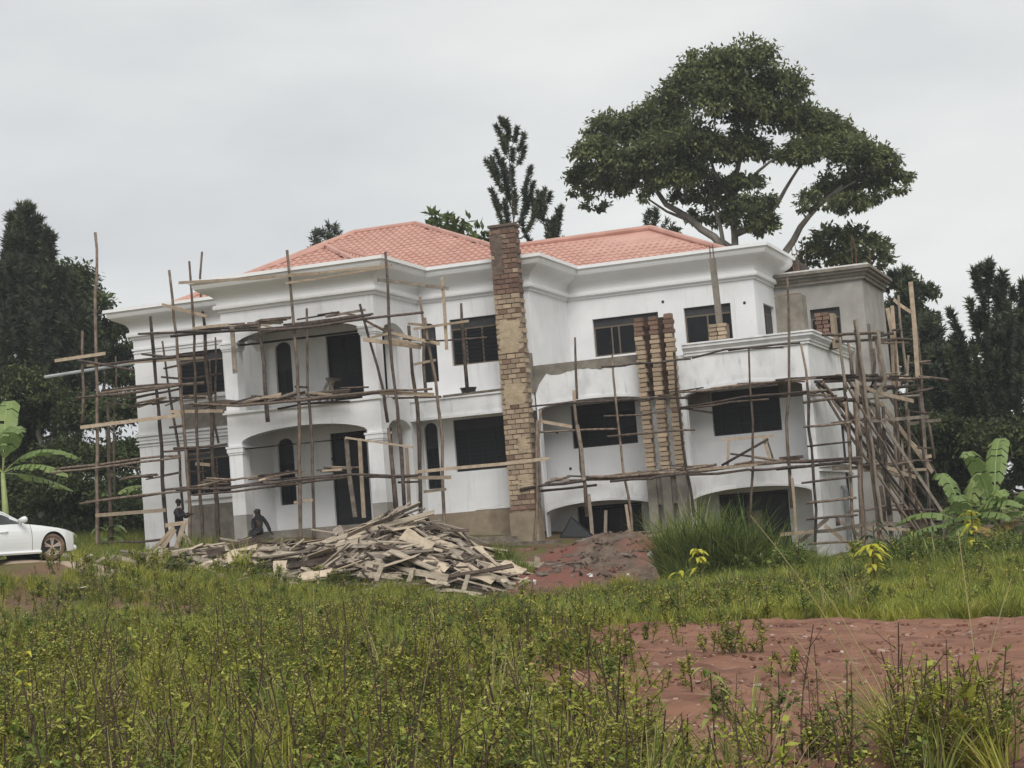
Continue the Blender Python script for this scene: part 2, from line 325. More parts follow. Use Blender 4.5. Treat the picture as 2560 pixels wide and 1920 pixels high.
# pale earth track at the left under the car
px_ = np.arange(-60, -25.2, .4); PX = np.repeat(px_[None, :], 14, 0); t2 = np.linspace(0, 1, 14)[:, None]
PY = (40.6+.3*np.sin(px_*.9)+.2*np.sin(px_*2.7)-.12*(px_+30))[None, :]*(1-t2)+(42.9+.4*np.sin(px_*.7+1)-.12*(px_+30)-.5*np.clip(px_+27.5, 0, 3))[None, :]*t2
PZ = gz(PX, PY)+.03+.02*np.sin(PX*3+PY*2)-.06*(t2 < .01)-.06*(t2 > .99)
M['track'] = mat('pale_dry_earth', (.3, .22, .16), (.43, .34, .26), 1.5, 1, .5, 10, extra=[((.16, .09, .065), 1, (1, 1, 1), .58, .75, .7)])
tag(grid_mesh('earth_track', PX, PY, PZ, M['track']), kind='structure')

# ------------------------------------------------------------------ house
house = empty('house', (-22, 55, 2.4), 'unfinished white two storey villa with coral tiled hip roofs behind wooden scaffolding', 'house')
def hp(mb, name, m, parent=None, **k): return mb.build(name, m, parent or house, **k)
W_ = 'white'
def win(ax, c, a0, a1, z0, z1, bars=(), transom=0, arch=0, d=.1, m='frame', grille=0):
    """steel window in an opening; d = set back behind the wall face"""
    f = (lambda a, z, e: (a, c+d+e, z)) if ax == 'x' else (lambda a, z, e: (c-d-e, a, z))
    def bx(mb, p0, p1, q0, q1, e0, e1):
        A = f(p0, q0, e0); B = f(p1, q1, e1)
        mb.box(min(A[0], B[0]), max(A[0], B[0]), min(A[1], B[1]), max(A[1], B[1]), q0, q1)
    t = .05; fr = MB()
    zt = z1-transom
    bx(fr, a0, a0+t, z0, zt, 0, .05); bx(fr, a1-t, a1, z0, zt, 0, .05)
    bx(fr, a0+t, a1-t, z0, z0+t, 0, .05); bx(fr, a0+t, a1-t, zt-t, zt, 0, .05)
    for b in bars:
        x = a0+(a1-a0)*b; bx(fr, x-t/2, x+t/2, z0+t, zt-t, .002, .05)
    wn = hp(fr, 'window', M[m])
    if transom:
        tr = MB(); bx(tr, a0, a1, zt+.004, z1, .01, .05); hp(tr, 'transom_panel', M['transom'], wn)
    xs = [0]+list(bars)+[1]
    for i in range(len(xs)-1):
        p = MB(); bx(p, a0+(a1-a0)*xs[i]+.012, a0+(a1-a0)*xs[i+1]-.012, z0+.012, zt-.012, .02, .03)
        hp(p, 'pane', M['glass'], wn)
    if grille:
        g = MB(); k = int((zt-z0)/.13)
        for i in range(1, k): 
            zz = z0+(zt-z0)*i/k; bx(g, a0+t, a1-t, zz-.011, zz+.011, .052-.052-.02, -.004)
        hp(g, 'burglar_bars', M['black'], wn)
    return wn
def door(ax, c, a0, a1, z0, z1, leaves=2, d=.1):
    f = (lambda a, z, e: (a, c+d+e, z)) if ax == 'x' else (lambda a, z, e: (c-d-e, a, z))
    def bx(mb, p0, p1, q0, q1, e0, e1):
        A = f(p0, q0, e0); B = f(p1, q1, e1); mb.box(min(A[0], B[0]), max(A[0], B[0]), min(A[1], B[1]), max(A[1], B[1]), q0, q1)
    fr = MB(); bx(fr, a0, a0+.06, z0, z1, 0, .06); bx(fr, a1-.06, a1, z0, z1, 0, .06); bx(fr, a0+.06, a1-.06, z1-.06, z1, 0, .06)
    dn = hp(fr, 'door', M['door'])
    w1 = (a1-a0-.12)/leaves
    for i in range(leaves):
        l = MB(); x0 = a0+.06+w1*i+.005; x1 = x0+w1-.01
        bx(l, x0, x1, z0, z1-.065, .03, .06)
        n = max(4, int((z1-z0)/.22))
        for k in range(n):
            q0 = z0+.08+(z1-z0-.2)*k/n; bx(l, x0+.07, x1-.07, q0, q0+(z1-z0-.2)/n*.7, .012, .0299)
        hp(l, 'door_leaf', M['door'], dn)
    return dn
YB, YC, YE, YT = 51.9, 55.35, 59.15, 55.3
# --- porch block B
mb = MB(); wall(mb, 'x', YB, .45, -28.34, -23.1, 8.45, 9.78, [(-27.84, -23.6, 8.45, 8.86, .36)]); hp(mb, 'arch_beam', M[W_])
mb = MB(); wall(mb, 'x', YB, .45, -28.34, -23.1, 5.2, 6.36, [(-27.88, -23.6, 5.2, 5.74, .34)]); hp(mb, 'arch_beam', M[W_])
for x0, x1 in ((-28.335, -27.885), (-23.595, -23.105)):
    for z0, z1 in ((2.2, 5.2), (6.36, 8.45)):
        mb = MB()
        if z0 < 3:
            mb.box(x0, x1, YB, YB+.45, 3.16, z1)
        else: mb.box(x0, x1, YB, YB+.45, z0, z1)
        c = hp(mb, 'column', M[W_])
        cp = MB()
        for k, (o, q0, q1) in enumerate(((.03, z1-.16, z1-.1), (.055, z1-.1, z1+.04), (.08, z1+.04, z1+.1))): cp.box(x0-o, x1+o, YB-o, YB+.45+o, q0, q1)
        hp(cp, 'capital', M[W_], c)
        if z0 < 3:
            b = MB(); b.box(x0+.004, x1-.004, YB+.004, YB+.446, z0, 3.16); hp(b, 'column_base', M['grey'], c)
        else:
            b = MB(); b.box(x0-.05, x1+.05, YB-.05, YB+.5, 6.362, 6.43); hp(b, 'column_base', M[W_], c)
mb = MB(); mb.box(-28.45, -23.0, YB-.06, YB-.003, 6.3, 6.36); hp(mb, 'string_course', M[W_])
# return walls of the porch (right one faces +x, left one seen from inside)
mb = MB(); wall(mb, 'y', -23.1, .3, YB+.45, YC, 2.2, 9.78, [(YB+.5, 54.15, 2.6, 5.72, .3), (YB+.5, 54.15, 6.36, 8.72, .36)]); hp(mb, 'wall', M[W_])
mb = MB(); wall(mb, 'y', -28.02, .3, YB+.45, YC, 2.2, 9.78, [(YB+.52, 54.1, 6.36, 8.72, .3)]); hp(mb, 'wall', M[W_])
mb = MB(); wall(mb, 'x', 54.2, .25, -28.02, -23.4, 2.2, 9.78, [(-25.87, -24.66, 6.36, 8.68), (-27.7, -27.13, 6.7, 8.67, .24), (-24.2, -23.82, 6.36, 8.6), (-25.96, -24.69, 2.6, 5.56), (-27.85, -27.27, 3.42, 5.56, .26), (-24.2, -23.8, 2.6, 5.55)]); hp(mb, 'wall', M[W_])
door('x', 54.2, -25.87, -24.66, 6.36, 8.68); door('x', 54.2, -25.96, -24.69, 2.6, 5.56)
door('x', 54.2, -24.2, -23.82, 6.36, 8.6, 1); door('x', 54.2, -24.2, -23.8, 2.6, 5.55, 1)
win('x', 54.2, -27.7, -27.13, 6.7, 8.67, (.5,), m='door', transom=.9); win('x', 54.2, -27.85, -27.27, 3.42, 5.56, (.5,), m='door', transom=.8)
for bx_ in ((-28.02, -23.4, YB+.45, 54.2, 6.0, 6.3), (-28.02, -23.4, YB+.45, 54.2, 9.0, 9.2), (-28.34, -23.1, YB+.02, 54.2, 2.2, 2.58)): hp(MB().box(*bx_), 'floor_slab', M['cement'])
# --- left block A
mb = MB(); wall(mb, 'x', YC, .25, -33.62, -28.32, 2.0, 9.78, [(-31.93, -30.24, 7.4, 8.86), (-31.85, -30.24, 4.05, 5.58)]); hp(mb, 'wall', M[W_])
mb = MB(); wall(mb, 'y', -33.62, -.25, YC+.25, 66.5, 1.8, 9.78); hp(mb, 'wall', M[W_])
win('x', YC, -31.93, -30.24, 7.4, 8.86, (.33, .67), .3, grille=1); win('x', YC, -31.85, -30.24, 4.05, 5.58, (.33, .67), .3, grille=1)
for z in (6.28, 2.42):
    mb = MB(); mb.box(-31.9, -30.22, YC-.02, YC-.002, z, z+(.85 if z > 3 else 1.3)); hp(mb, 'bare_panel', M['cement'])
for z, o, h in ((9.12, .05, .07), (9.02, .03, .04), (7.26, .09, .09), (3.9, .09, .09), (6.18, .1, .07), (6.06, .06, .07), (5.94, .09, .05), (5.84, .04, .05)):
    mb = MB(); mb.box(-33.62-o*(z not in (7.26, 3.9)) if z not in (7.26, 3.9) else -31.98, -28.36 if z not in (7.26, 3.9) else -30.18, YC-o, YC-.003, z, z+h); hp(mb, 'string_course' if z not in (7.26, 3.9) else 'window_sill', M[W_])
# --- middle block C
mb = MB(); wall(mb, 'x', YC, .25, -23.1, -19.29, 6.36, 9.78, [(-22.03, -20.39, 7.38, 8.87), (-23.06, -22.53, 6.95, 8.84, .22)]); hp(mb, 'wall', M[W_])
mb = MB(); wall(mb, 'x', 55.05, .25, -23.1, -19.5, 2.75, 5.7, [(-22.05, -20.27, 4.0, 5.64), (-23.06, -22.6, 3.54, 5.64, .24)]); hp(mb, 'wall', M[W_])
win('x', YC, -22.03, -20.39, 7.38, 8.87, (.3, .64), .3, grille=1); win('x', YC, -23.06, -22.53, 6.95, 8.84, (.5,), m='door', transom=.7)
win('x', 55.05, -22.05, -20.27, 4.0, 5.64, (.25, .5, .75), .3, m='door', grille=1); win('x', 55.05, -23.06, -22.6, 3.54, 5.64, (.5,), m='door', transom=.8, grille=1)
mb = MB(); mb.box(-23.097, -19.35, 54.2, YC, 5.7, 6.34); hp(mb, 'balcony_band', M['stained'])
mb = MB(); mb.box(-23.097, -19.35, 54.12, 54.197, 5.66, 5.74); mb.box(-23.097, -19.35, 54.15, 54.197, 6.27, 6.36); hp(mb, 'string_course', M['stained'])
mb = MB(); mb.box(-23.09, -19.4, 54.9, 55.3, .8, 2.73); hp(mb, 'plinth', M['plinth'])
# ragged lower edge of the white render over the bare plinth
mb = MB(); xs = np.linspace(-23.09, -20.6, 19); zb = [2.62+.03*random.uniform(-1, 1)+.012*i for i in range(19)]
for i in range(18): mb.quad((xs[i], 55.04, zb[i]), (xs[i+1], 55.04, zb[i+1]), (xs[i+1], 55.04, 2.9), (xs[i], 55.04, 2.9))
hp(mb, 'render_edge', M[W_])
mb = MB(); wall(mb, 'y', -19.29, .25, YC+.25, YE, 6.2, 9.78); hp(mb, 'wall', M[W_])
# --- right block E
mb = MB(); wall(mb, 'x', YE, .25, -19.29, -12.95, 6.2, 9.78, [(-18.46, -16.2, 7.54, 8.8), (-15.33, -13.77, 7.6, 8.81)]); hp(mb, 'wall', M[W_])
win('x', YE, -18.46, -16.2, 7.54, 8.8, (.27, .38, .62), .27, grille=0); win('x', YE, -15.33, -13.77, 7.6, 8.81, (.48,), .27)
mb = MB(); wall(mb, 'y', -12.95, .25, YE+.25, 66.5, 6.2, 9.78, [(60.35, 62.0, 7.56, 8.82)]); hp(mb, 'wall', M[W_])
win('y', -12.95, 60.35, 62.0, 7.56, 8.82, (.5,), .27)
# --- terrace (two lower storeys on the right)
mb = MB(); wall(mb, 'x', YT, .3, -19.3, -10.65, .3, 6.92, [(-19.25, -15.72, 3.4, 5.9, .2), (-14.52, -10.92, 3.4, 5.87, .2), (-19.25, -15.78, .2, 2.73, .26), (-14.52, -10.92, .2, 2.76, .26)]); hp(mb, 'parapet_wall', M['stained'])
for x0, x1, zz, r, z1 in ((-19.25, -15.72, 5.9, .2, 0), (-14.52, -10.92, 5.87, .2, 0), (-19.25, -15.78, 2.73, .26, 0), (-14.52, -10.92, 2.76, .26, 0)):
    mb = MB(); N = 14; h = (x1-x0)/2; mid = (x0+x1)/2
    P = [(mid-h*math.cos(PI*k/N), zz-r+r*math.sin(PI*k/N)**1.2) for k in range(N+1)]
    for k in range(N):
        (a, za), (b, zb2) = P[k], P[k+1]
        for o, q0, q1 in ((.03, 0.0, .09),):
            mb.quad((a, YT-o, za+q0), (b, YT-o, zb2+q0), (b, YT-o, zb2+q1), (a, YT-o, za+q1)); mb.quad((a, YT-.002, za+q1), (a, YT-o, za+q1), (b, YT-o, zb2+q1), (b, YT-.002, zb2+q1)); mb.quad((a, YT-o, za+q0), (a, YT-.002, za+q0), (b, YT-.002, zb2+q0), (b, YT-o, zb2+q0))
    hp(mb, 'arch_moulding', M[W_])
mb = MB(); wall(mb, 'y', -10.65, .3, YT+.3, 62.4, .2, 6.92, [(59.6, 60.6, 2.3, 4.6)]); hp(mb, 'parapet_wall', M['stained'])
door('y', -10.65, 59.6, 60.6, 2.3, 4.6, 1)
mb = MB(); mb.box(-19.3, -15.9, YT+.002, YT+.298, 6.92, 7.1); hp(mb, 'parapet_top', M['cement'])
# rough cement strip where the old render was cut away
mb = MB(); xs = np.linspace(-19.3, -15.9, 26)
zl = [6.78+.05*random.uniform(-1, 1)+(.06 if 8 < i < 16 else 0) for i in range(26)]; zl[0] = 6.2; zl[1] = 6.5; zl[2] = 6.66
for i in range(25): mb.quad((xs[i], YT-.006, zl[i]), (xs[i+1], YT-.006, zl[i+1]), (xs[i+1], YT-.006, 7.1), (xs[i], YT-.006, 7.1))
hp(mb, 'cut_strip', M['cement'])
mb = MB(); mb.box(-19.62, -19.3, 54.85, 55.28, 6.25, 7.5); hp(mb, 'cut_strip', M['cement'])
prof = [(.0, 6.86), (.06, 6.86), (.06, 6.93), (.1, 6.95), (.1, 7.0), (.17, 7.08), (.2, 7.1), (.2, 7.19), (.24, 7.19), (.24, 7.24), (-.3, 7.24), (-.3, 6.93), (0.0, 6.93)]
hp(sweep([(-14.44, YT), (-10.65, YT), (-10.65, 62.2)], prof), 'parapet_cornice', M['stained'])
for z, o in ((3.3, .09), (3.17, .05), (3.05, .08)):
    mb = MB(); mb.box(-10.648, -10.65+o, YT-.002, 61.0, z, z+.07); hp(mb, 'string_course', M[W_])
mb = MB(); wall(mb, 'x', 56.8, .25, -21.5, -10.95, .3, 6.0, [(-18.7, -16.55, 4.47, 5.84), (-14.1, -11.95, 4.44, 5.82), (-18.73, -16.6, .6, 2.62), (-14.12, -11.95, .4, 2.63)]); hp(mb, 'wall', M[W_])
for z in (3.05,):
    hp(MB().box(-19.28, -10.95, YT+.3, 62.2, 3.1, 3.38), 'floor_slab', M['cement']); hp(MB().box(-19.28, -10.95, YT+.3, 62.4, 6.0, 6.28), 'floor_slab', M['cement'])
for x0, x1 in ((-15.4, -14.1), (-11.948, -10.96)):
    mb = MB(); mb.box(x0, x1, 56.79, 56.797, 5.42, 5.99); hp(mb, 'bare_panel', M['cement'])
win('x', 56.8, -18.7, -16.55, 4.47, 5.84, (.25, .5, .75), .3, m='door', grille=1); win('x', 56.8, -14.1, -11.95, 4.44, 5.82, (.12, .38, .68), .3, m='door', grille=1)
door('x', 56.8, -18.73, -16.6, .9, 2.62, 3); door('x', 56.8, -14.12, -11.95, .6, 2.63, 3)  # right one is added: black leaves stand in for the dark basement interior
mb = MB(); mb.box(-13.2, -12.75, 56.5, 56.75, .9, 2.05); hp(mb, 'leaning_panel', M['board_grey'])
# --- bare grey stair tower at the back right
mb = MB(); wall(mb, 'x', 62.2, .25, -12.95, -9.98, .5, 9.5, [(-11.8, -10.8, 7.35, 8.62)]); hp(mb, 'tower_wall', M['grey'])
mb = MB(); wall(mb, 'y', -9.98, .25, 62.45, 66.6, .3, 9.5); hp(mb, 'tower_wall', M['grey'])
win('x', 62.2, -11.8, -10.8, 7.35, 8.62, (.5,), .3, grille=1)
hp(sweep([(-12.9, 62.2), (-9.98, 62.2), (-9.98, 66.6)], [(0, 9.46), (.1, 9.46), (.1, 9.56), (.16, 9.58), (.16, 9.66), (.28, 9.69), (.28, 9.76), (.36, 9.78), (.36, 9.88), (0, 9.88)]), 'tower_cornice', M['cement'])
mb = MB(); mb.box(-12.9, -9.7, 61.95, 66.8, 9.88, 9.94); hp(mb, 'tower_roof_slab', M['debris'])
mb = MB()
for (x, y) in ((-12.3, 62.6), (-12.15, 62.6), (-12.3, 62.8), (-12.15, 62.8), (-10.3, 62.6), (-10.2, 62.7), (-10.2, 65.8), (-11.9, 62.65)): mb.tube([(x, y, 9.9), (x+random.uniform(-.05, .05), y, 10.5), (x+random.uniform(-.1, .1), y, random.uniform(10.7, 11.1))], .012, 4)
hp(mb, 'reinforcing_bars', M['rust'])
# --- eaves cornice round blocks A, B, C, E
cpath = [(-33.62, 64.0), (-33.62, YC), (-28.34, YC), (-28.34, YB), (-23.1, YB), (-23.1, YC), (-19.29, YC), (-19.29, YE), (-12.95, YE), (-12.95, 62.8)]
cprof = [(0, 9.5), (.05, 9.5), (.05, 9.58), (.16, 9.6), (.17, 9.66), (.16, 9.73), (.08, 9.75), (.08, 9.84), (.1, 9.92), (.15, 9.99), (.25, 10.06), (.38, 10.12), (.49, 10.18), (.57, 10.25), (.61, 10.33), (.62, 10.42), (.7, 10.43), (.7, 10.535), (.3, 10.55), (.3, 10.4), (0, 10.4)]
co_ = hp(sweep(cpath, cprof), 'eaves_cornice', M['cornice'])
# dark shadow-gap fillet shows as real groove: none painted
mb = MB(); mb.box(-33.3, -13.2, 66.4, 66.6, 2, 10.0); hp(mb, 'wall', M[W_])
mb = MB(); mb.box(-33.4, -19.5, 55.7, 66.3, 9.8, 9.95); hp(mb, 'ceiling_slab', M['cement']); mb = MB(); mb.box(-19.49, -13.2, 59.45, 66.3, 9.8, 9.95); hp(mb, 'ceiling_slab', M['cement'])
# small dark scaffold holes knocked in the walls
mb = MB()
for p in ((-25.65, 54.2, 8.05), (-25.9, 54.2, 4.75), (-16.0, YE, 9.1), (-13.3, YE, 8.75), (-17.9, YE, 7.95), (-19.2, 56.8, 5.05), (-18.85, 56.8, 3.85), (-17.95, YT, 3.05)):
    mb.box(p[0]-.04, p[0]+.04, p[1]-.006, p[1]-.002, p[2]-.045, p[2]+.045)
hp(mb, 'putlog_holes', M['black'])
# --- roofs: sheathing + pressed tiles + ridge caps
TW, TL = .25, .36
def tile_mesh():
    mb = MB(); N = 6
    def zz(u): return .03+.024*math.cos(2*PI*u)
    for i in range(N):
        u0, u1 = i/N, (i+1)/N; x0, x1 = (u0-.5)*TW, (u1-.5)*TW
        mb.quad((x0, 0, zz(u0)+.025), (x1, 0, zz(u1)+.025), (x1, TL+.01, zz(u1)-.005), (x0, TL+.01, zz(u0)-.005))
        mb.quad((x0, 0, zz(u0)-.02), (x1, 0, zz(u1)-.02), (x1, 0, zz(u1)+.025), (x0, 0, zz(u0)+.025))
    me = bpy.data.meshes.new('roof_tile'); me.from_pydata(mb.v, [], mb.f); me.materials.append(M['tile']); me.polygons.foreach_set('use_smooth', [True, False]*N); return me
TM = tile_mesh(); tiles = []
def slope(pts):
    "pts: first two = eave left, right (seen from outside); adds tiles; returns polygon"
    P = [Vector(p) for p in pts]; u = (P[1]-P[0]).normalized(); n = None
    nn = (P[1]-P[0]).cross(P[-1]-P[0]).normalized()
    if nn.z < 0: nn = -nn
    v = nn.cross(u)
    q = [((p-P[0]).dot(u), (p-P[0]).dot(v)) for p in P]
    def ins(a, b):
        r = False
        for i in range(len(q)):
            (x1, y1), (x2, y2) = q[i], q[i-1]
            if (y1 > b) != (y2 > b) and a < (x2-x1)*(b-y1)/(y2-y1)+x1: r = not r
        return r
    umax = max(a for a, b in q); umin = min(a for a, b in q); vmax = max(b for a, b in q)
    R = Matrix((u, v, nn)).transposed().to_4x4()
    for j in range(int(vmax/TL)+1):
        for i in range(int(umin/TW)-1, int(umax/TW)+2):
            a, b = (i+.5)*TW, j*TL
            if ins(a, b+TL*.45):
                c = P[0]+u*a+v*b+nn*.015
                tiles.append((c, R))
    return P
mainF = slope([(-32.5, 55.3, 10.38), (-19.0, 55.1, 10.42), (-25.5, 61.5, 13.2), (-27.9, 61.5, 13.2)])
bF = slope([(-28.4, 51.8, 10.3), (-23.2, 51.8, 10.3), (-25.8, 54.6, 11.57)])
bR = slope([(-23.2, 51.8, 10.3), (-23.2, 55.1, 10.3), (-25.8, 57.8, 11.57), (-25.8, 54.6, 11.57)])
eF = slope([(-19.0, 58.95, 10.42), (-13.35, 59.0, 10.32), (-17.15, 62.6, 12.1), (-23, 62.6, 12.1)])
roof = MB()
for P in ([(-32.5, 55.3, 10.38), (-19.0, 55.1, 10.42), (-25.5, 61.5, 13.2), (-27.9, 61.5, 13.2)], [(-19.0, 55.1, 10.42), (-19.0, 68, 10.42), (-25.5, 61.5, 13.2)], [(-33.3, 68, 10.38), (-32.5, 55.3, 10.38), (-27.9, 61.5, 13.2)], [(-19, 68, 10.42), (-33.3, 68, 10.42), (-27.9, 61.5, 13.2), (-25.5, 61.5, 13.2)],
          [(-28.4, 51.8, 10.3), (-23.2, 51.8, 10.3), (-25.8, 54.6, 11.57)], [(-23.2, 51.8, 10.3), (-23.2, 55.1, 10.3), (-25.8, 57.8, 11.57), (-25.8, 54.6, 11.57)], [(-28.4, 55.1, 10.3), (-28.4, 51.8, 10.3), (-25.8, 54.6, 11.57), (-25.8, 57.8, 11.57)],
          [(-19.0, 58.95, 10.42), (-13.35, 59.0, 10.32), (-17.15, 62.6, 12.1), (-23, 62.6, 12.1)], [(-13.35, 59.0, 10.32), (-13.35, 66.2, 10.32), (-17.15, 62.6, 12.1)], [(-13.35, 66.2, 10.32), (-19, 66.2, 10.42), (-23, 62.6, 12.1), (-17.15, 62.6, 12.1)]): roof.quad(*P)
roof_o = hp(roof, 'roof', M['tile'])
camp = Vector((0, 0, 1.6)); tiles.sort(key=lambda t: (t[0]-camp).length)
ho = origin_of(house)
for k, (c, R) in enumerate(tiles[:300]):
    o = link_mesh('roof_tile', TM, roof_o); o.matrix_local = Matrix.Translation(c-ho) @ R
tv = np.array([v.co[:] for v in TM.vertices]); tf = [tuple(p.vertices) for p in TM.polygons]
rest = MB()
for c, R in tiles[300:]:
    n0 = len(rest.v); Rn = np.array(R.to_3x3()); vv = tv @ Rn.T+np.array(c)
    rest.v += [tuple(q) for q in vv]; rest.f += [tuple(i+n0 for i in f) for f in tf]; rest.m += [0]*len(tf)
tag(hp(rest, 'roof_tiles', M['tile'], roof_o), kind='stuff')
for a, b in (((-32.5, 55.3, 10.42), (-27.9, 61.5, 13.26)), ((-27.9, 61.5, 13.26), (-25.5, 61.5, 13.26)), ((-25.5, 61.5, 13.26), (-19.0, 55.1, 10.46)), ((-28.4, 51.8, 10.34), (-25.8, 54.6, 11.63)), ((-23.2, 51.8, 10.34), (-25.8, 54.6, 11.63)), ((-25.8, 54.6, 11.63), (-25.8, 57.8, 11.63)), ((-23, 62.6, 12.16), (-17.15, 62.6, 12.16)), ((-17.15, 62.6, 12.16), (-13.35, 59.0, 10.36)), ((-17.15, 62.6, 12.16), (-13.35, 66.2, 10.36))):
    mb = MB(); mb.tube([a, b], .11, 8); hp(mb, 'ridge_cap', M['tile'], roof_o)
# dark timber gable infill between the eaves and the tower
mb = MB(); mb.box(-12.9, -12.3, 63.0, 65.5, 9.94, 10.5); hp(mb, 'timber_infill', M['board_brown'])
# waste pipes on the side wall and at the left corner
mb = MB(); mb.tube([(-36.9, 54.9, 8.55), (-33.7, 55.6, 8.75)], .06, 8); hp(mb, 'waste_pipe', M['pipe'])
for y in (58.6, 58.95):
    mb = MB(); mb.tube([(-10.55, y, .8), (-10.55, y, 2.5), (-10.62, y, 2.62)], .055, 8); hp(mb, 'waste_pipe', M['pipe'])
# ------------------------------------------------------------------ free standing brick columns
def brick_mesh(name, m):
    b = MB(); b.box(-.5, .5, -.5, .5, -.5, .5); me = bpy.data.meshes.new(name); me.from_pydata(b.v, [], b.f); me.materials.append(m); return me
BT, BR = brick_mesh('brick_tan', M['brick_tan']), brick_mesh('brick_red', M['brick_red'])
class Bricks:
    def __init__(s, parent): s.p = parent; s.o = origin_of(parent); s.n = 0; s.rest = MB()
    def add(s, x, y, z, w, d, h, red):
        w, d, h = w*random.uniform(.9, 1.02), d*random.uniform(.96, 1.04), h*random.uniform(.88, 1.0)
        if s.n < 300:
            o = link_mesh('brick', BR if red else BT, s.p); o.location = Vector((x, y, z))-s.o; o.scale = (w, d, h)
            o.rotation_euler = (random.uniform(-.02, .02), random.uniform(-.03, .03), random.uniform(-.04, .04)); s.n += 1
        else: s.rest.box(x-w/2, x+w/2, y-d/2, y+d/2, z-h/2, z+h/2)
    def done(s):
        if s.rest.v: tag(s.rest.build('bricks', M['brick_tan'], s.p), kind='stuff')
chim = empty('brick_column', (-19.6, 54.3, 1.4), 'tall square brick column rising past the eaves between the coral roofs', 'brick column')
cx0, cx1, cy0, cy1 = -19.98, -19.14, 54.02, 54.55
mb = MB(); mb.box(cx0+.03, cx1-.03, cy0+.035, cy1-.03, 1.3, 8.9); mb.build('mortar_core', M['mortar'], chim)
mb = MB(); mb.box(cx0+.03, cx1-.03, cy0+.035, cy1-.03, 8.9, 11.4); mb.build('mortar_core', M['mortar_dark'], chim)
mb = MB(); mb.box(cx0-.02, cx1+.02, cy0-.02, cy1+.02, 11.38, 11.46); mb.build('cap_course', M['mortar_dark'], chim)
mb = MB(); mb.box(cx0-.02, cx1+.05, cy0-.02, cy1, 1.2, 2.55); mb.build('rendered_foot', M['plinth'], chim)
bk = Bricks(chim); CH = .155; r0 = int((11.38-2.6)/CH)
for r in reversed(range(r0)):
    z = 2.62+CH*(r+.5); red = z > 9.25 or (2.6 < z < 3.1 and r % 2 == 0)
    off = (r % 2)*.5; nb = 3; bw = (cx1-cx0)/nb
    edges = [0]+[(k+off*.9)/nb for k in range(0 if off else 1, nb)]+[1]; edges = sorted(set(e for e in edges if 0 <= e <= 1))
    for a, b in zip(edges[:-1], edges[1:]):
        if b-a < .06: continue
        bk.add(cx0+(a+b)/2*(cx1-cx0), cy0+.06, z, (b-a)*(cx1-cx0)-.018, .12, CH-.02, red if random.random() < .93 else not red)
    if r % 2: bk.add(cx1-.055, (cy0+cy1)/2+.08, z, .115, .3, CH-.02, red)
bk.done()
def smear(parent, y, x0, x1, z0, z1, m, seed):
    rr = random.Random(seed); mb = MB(); N = 9; K = 16
    # an uneven daub of mortar: grid with ragged outline
    zs = np.linspace(z0, z1, K+1); w0 = [x0+rr.uniform(0, .16) for _ in zs]; w1 = [x1-rr.uniform(0, .16) for _ in zs]
    g = [[(w0[k]+(w1[k]-w0[k])*i/N, y-.012*math.sin(PI*i/N)*math.sin(PI*k/K)-rr.uniform(0, .006), zs[k]) for i in range(N+1)] for k in range(K+1)]
    for k in range(K):
        for i in range(N): mb.quad(g[k][i], g[k][i+1], g[k+1][i+1], g[k+1][i])
    mb.build('mortar_smear', M[m], parent)
smear(chim, cy0-.006, cx0, cx1, 7.45, 8.45, 'smear', 1); smear(chim, cy0-.006, cx0, cx1, 5.85, 6.5, 'smear', 2); smear(chim, cy0-.006, cx0+.35, cx1, 4.35, 4.85, 'smear', 3); smear(chim, cy0-.006, cx0, cx0+.5, 9.9, 11.2, 'mortar_dark', 4); smear(chim, cy0-.006, cx0+.3, cx1, 3.2, 3.7, 'smear', 5)
M['joint'] = mat('dark_stained_joint', (.03, .02, .016), (.08, .05, .037), 5, .95, .4, 25)
trip = empty('brick_pier', (-15.1, 54.9, 1.2), 'cluster of three slim brick columns standing before the terrace arches', 'brick pier')
bk = Bricks(trip)
for ci, (x0, x1) in enumerate(((-15.77, -15.49), (-15.31, -15.03), (-14.85, -14.57))):
    top = (8.17, 8.17, 8.24)[ci]
    mb = MB(); mb.box(x0+.03, x1-.03, 54.74, 55.0, 3.3, top-.06); mb.build('mortar_core', M['mortar'], trip)
    mb = MB(); mb.box(x0, x1, 54.7, 55.02, .6, 3.32); mb.build('rendered_foot', M['cement'], trip)
    ch = .142
    for r in range(int((top-3.32)/ch)):
        z = 3.32+ch*(r+.5); red = z > 7.55 or (ci == 2 and 5.0 < z < 5.5 and r % 2)
        jw = random.uniform(-.03, .03) if r % 2 else 0
        bk.add((x0+x1)/2+jw, 54.8, z, x1-x0+(-.03 if r % 2 else .02), .2, ch-.022, red)
        if r % 2 == 0: bk.add(x1-.04, 54.95, z, .09, .12, ch-.02, red)
bk.done()
mb = MB(); mb.box(-15.49, -15.31, 54.87, 55.28, 5.75, 8.1); mb.box(-15.03, -14.85, 54.87, 55.28, 5.75, 8.1); mb.build('dark_joint', M['joint'], trip)
mb = MB(); mb.box(-15.49, -15.31, 54.82, 55.2, 2.45, 3.3); mb.box(-15.03, -14.85, 54.82, 55.2, 2.45, 3.3); mb.build('tie_block', M['cement'], trip)
blk = empty('rendered_pier', (-11.1, 55.9, 7.24), 'square grey cement rendered pier standing on the terrace corner', 'pier')
mb = MB(); mb.box(-11.55, -10.72, 55.45, 56.1, 7.24, 8.37); mb.build('shaft', M['cement'], blk)
mb = MB(); mb.box(-11.5, -10.8, 55.5, 56.05, 8.37, 8.42); mb.build('rough_top', M['mortar'], blk)
pr = empty('small_brick_pier', (-10.75, 58.5, 7.1), 'short red brick pier in front of the grey tower window', 'brick pier')
bk = Bricks(pr)
for r in range(8):
    z = 7.06+.125*(r+.5)
    for k in range(2): bk.add(-10.79+k*.22-(r % 2)*.04, 58.4, z, .2, .2, .11, True)
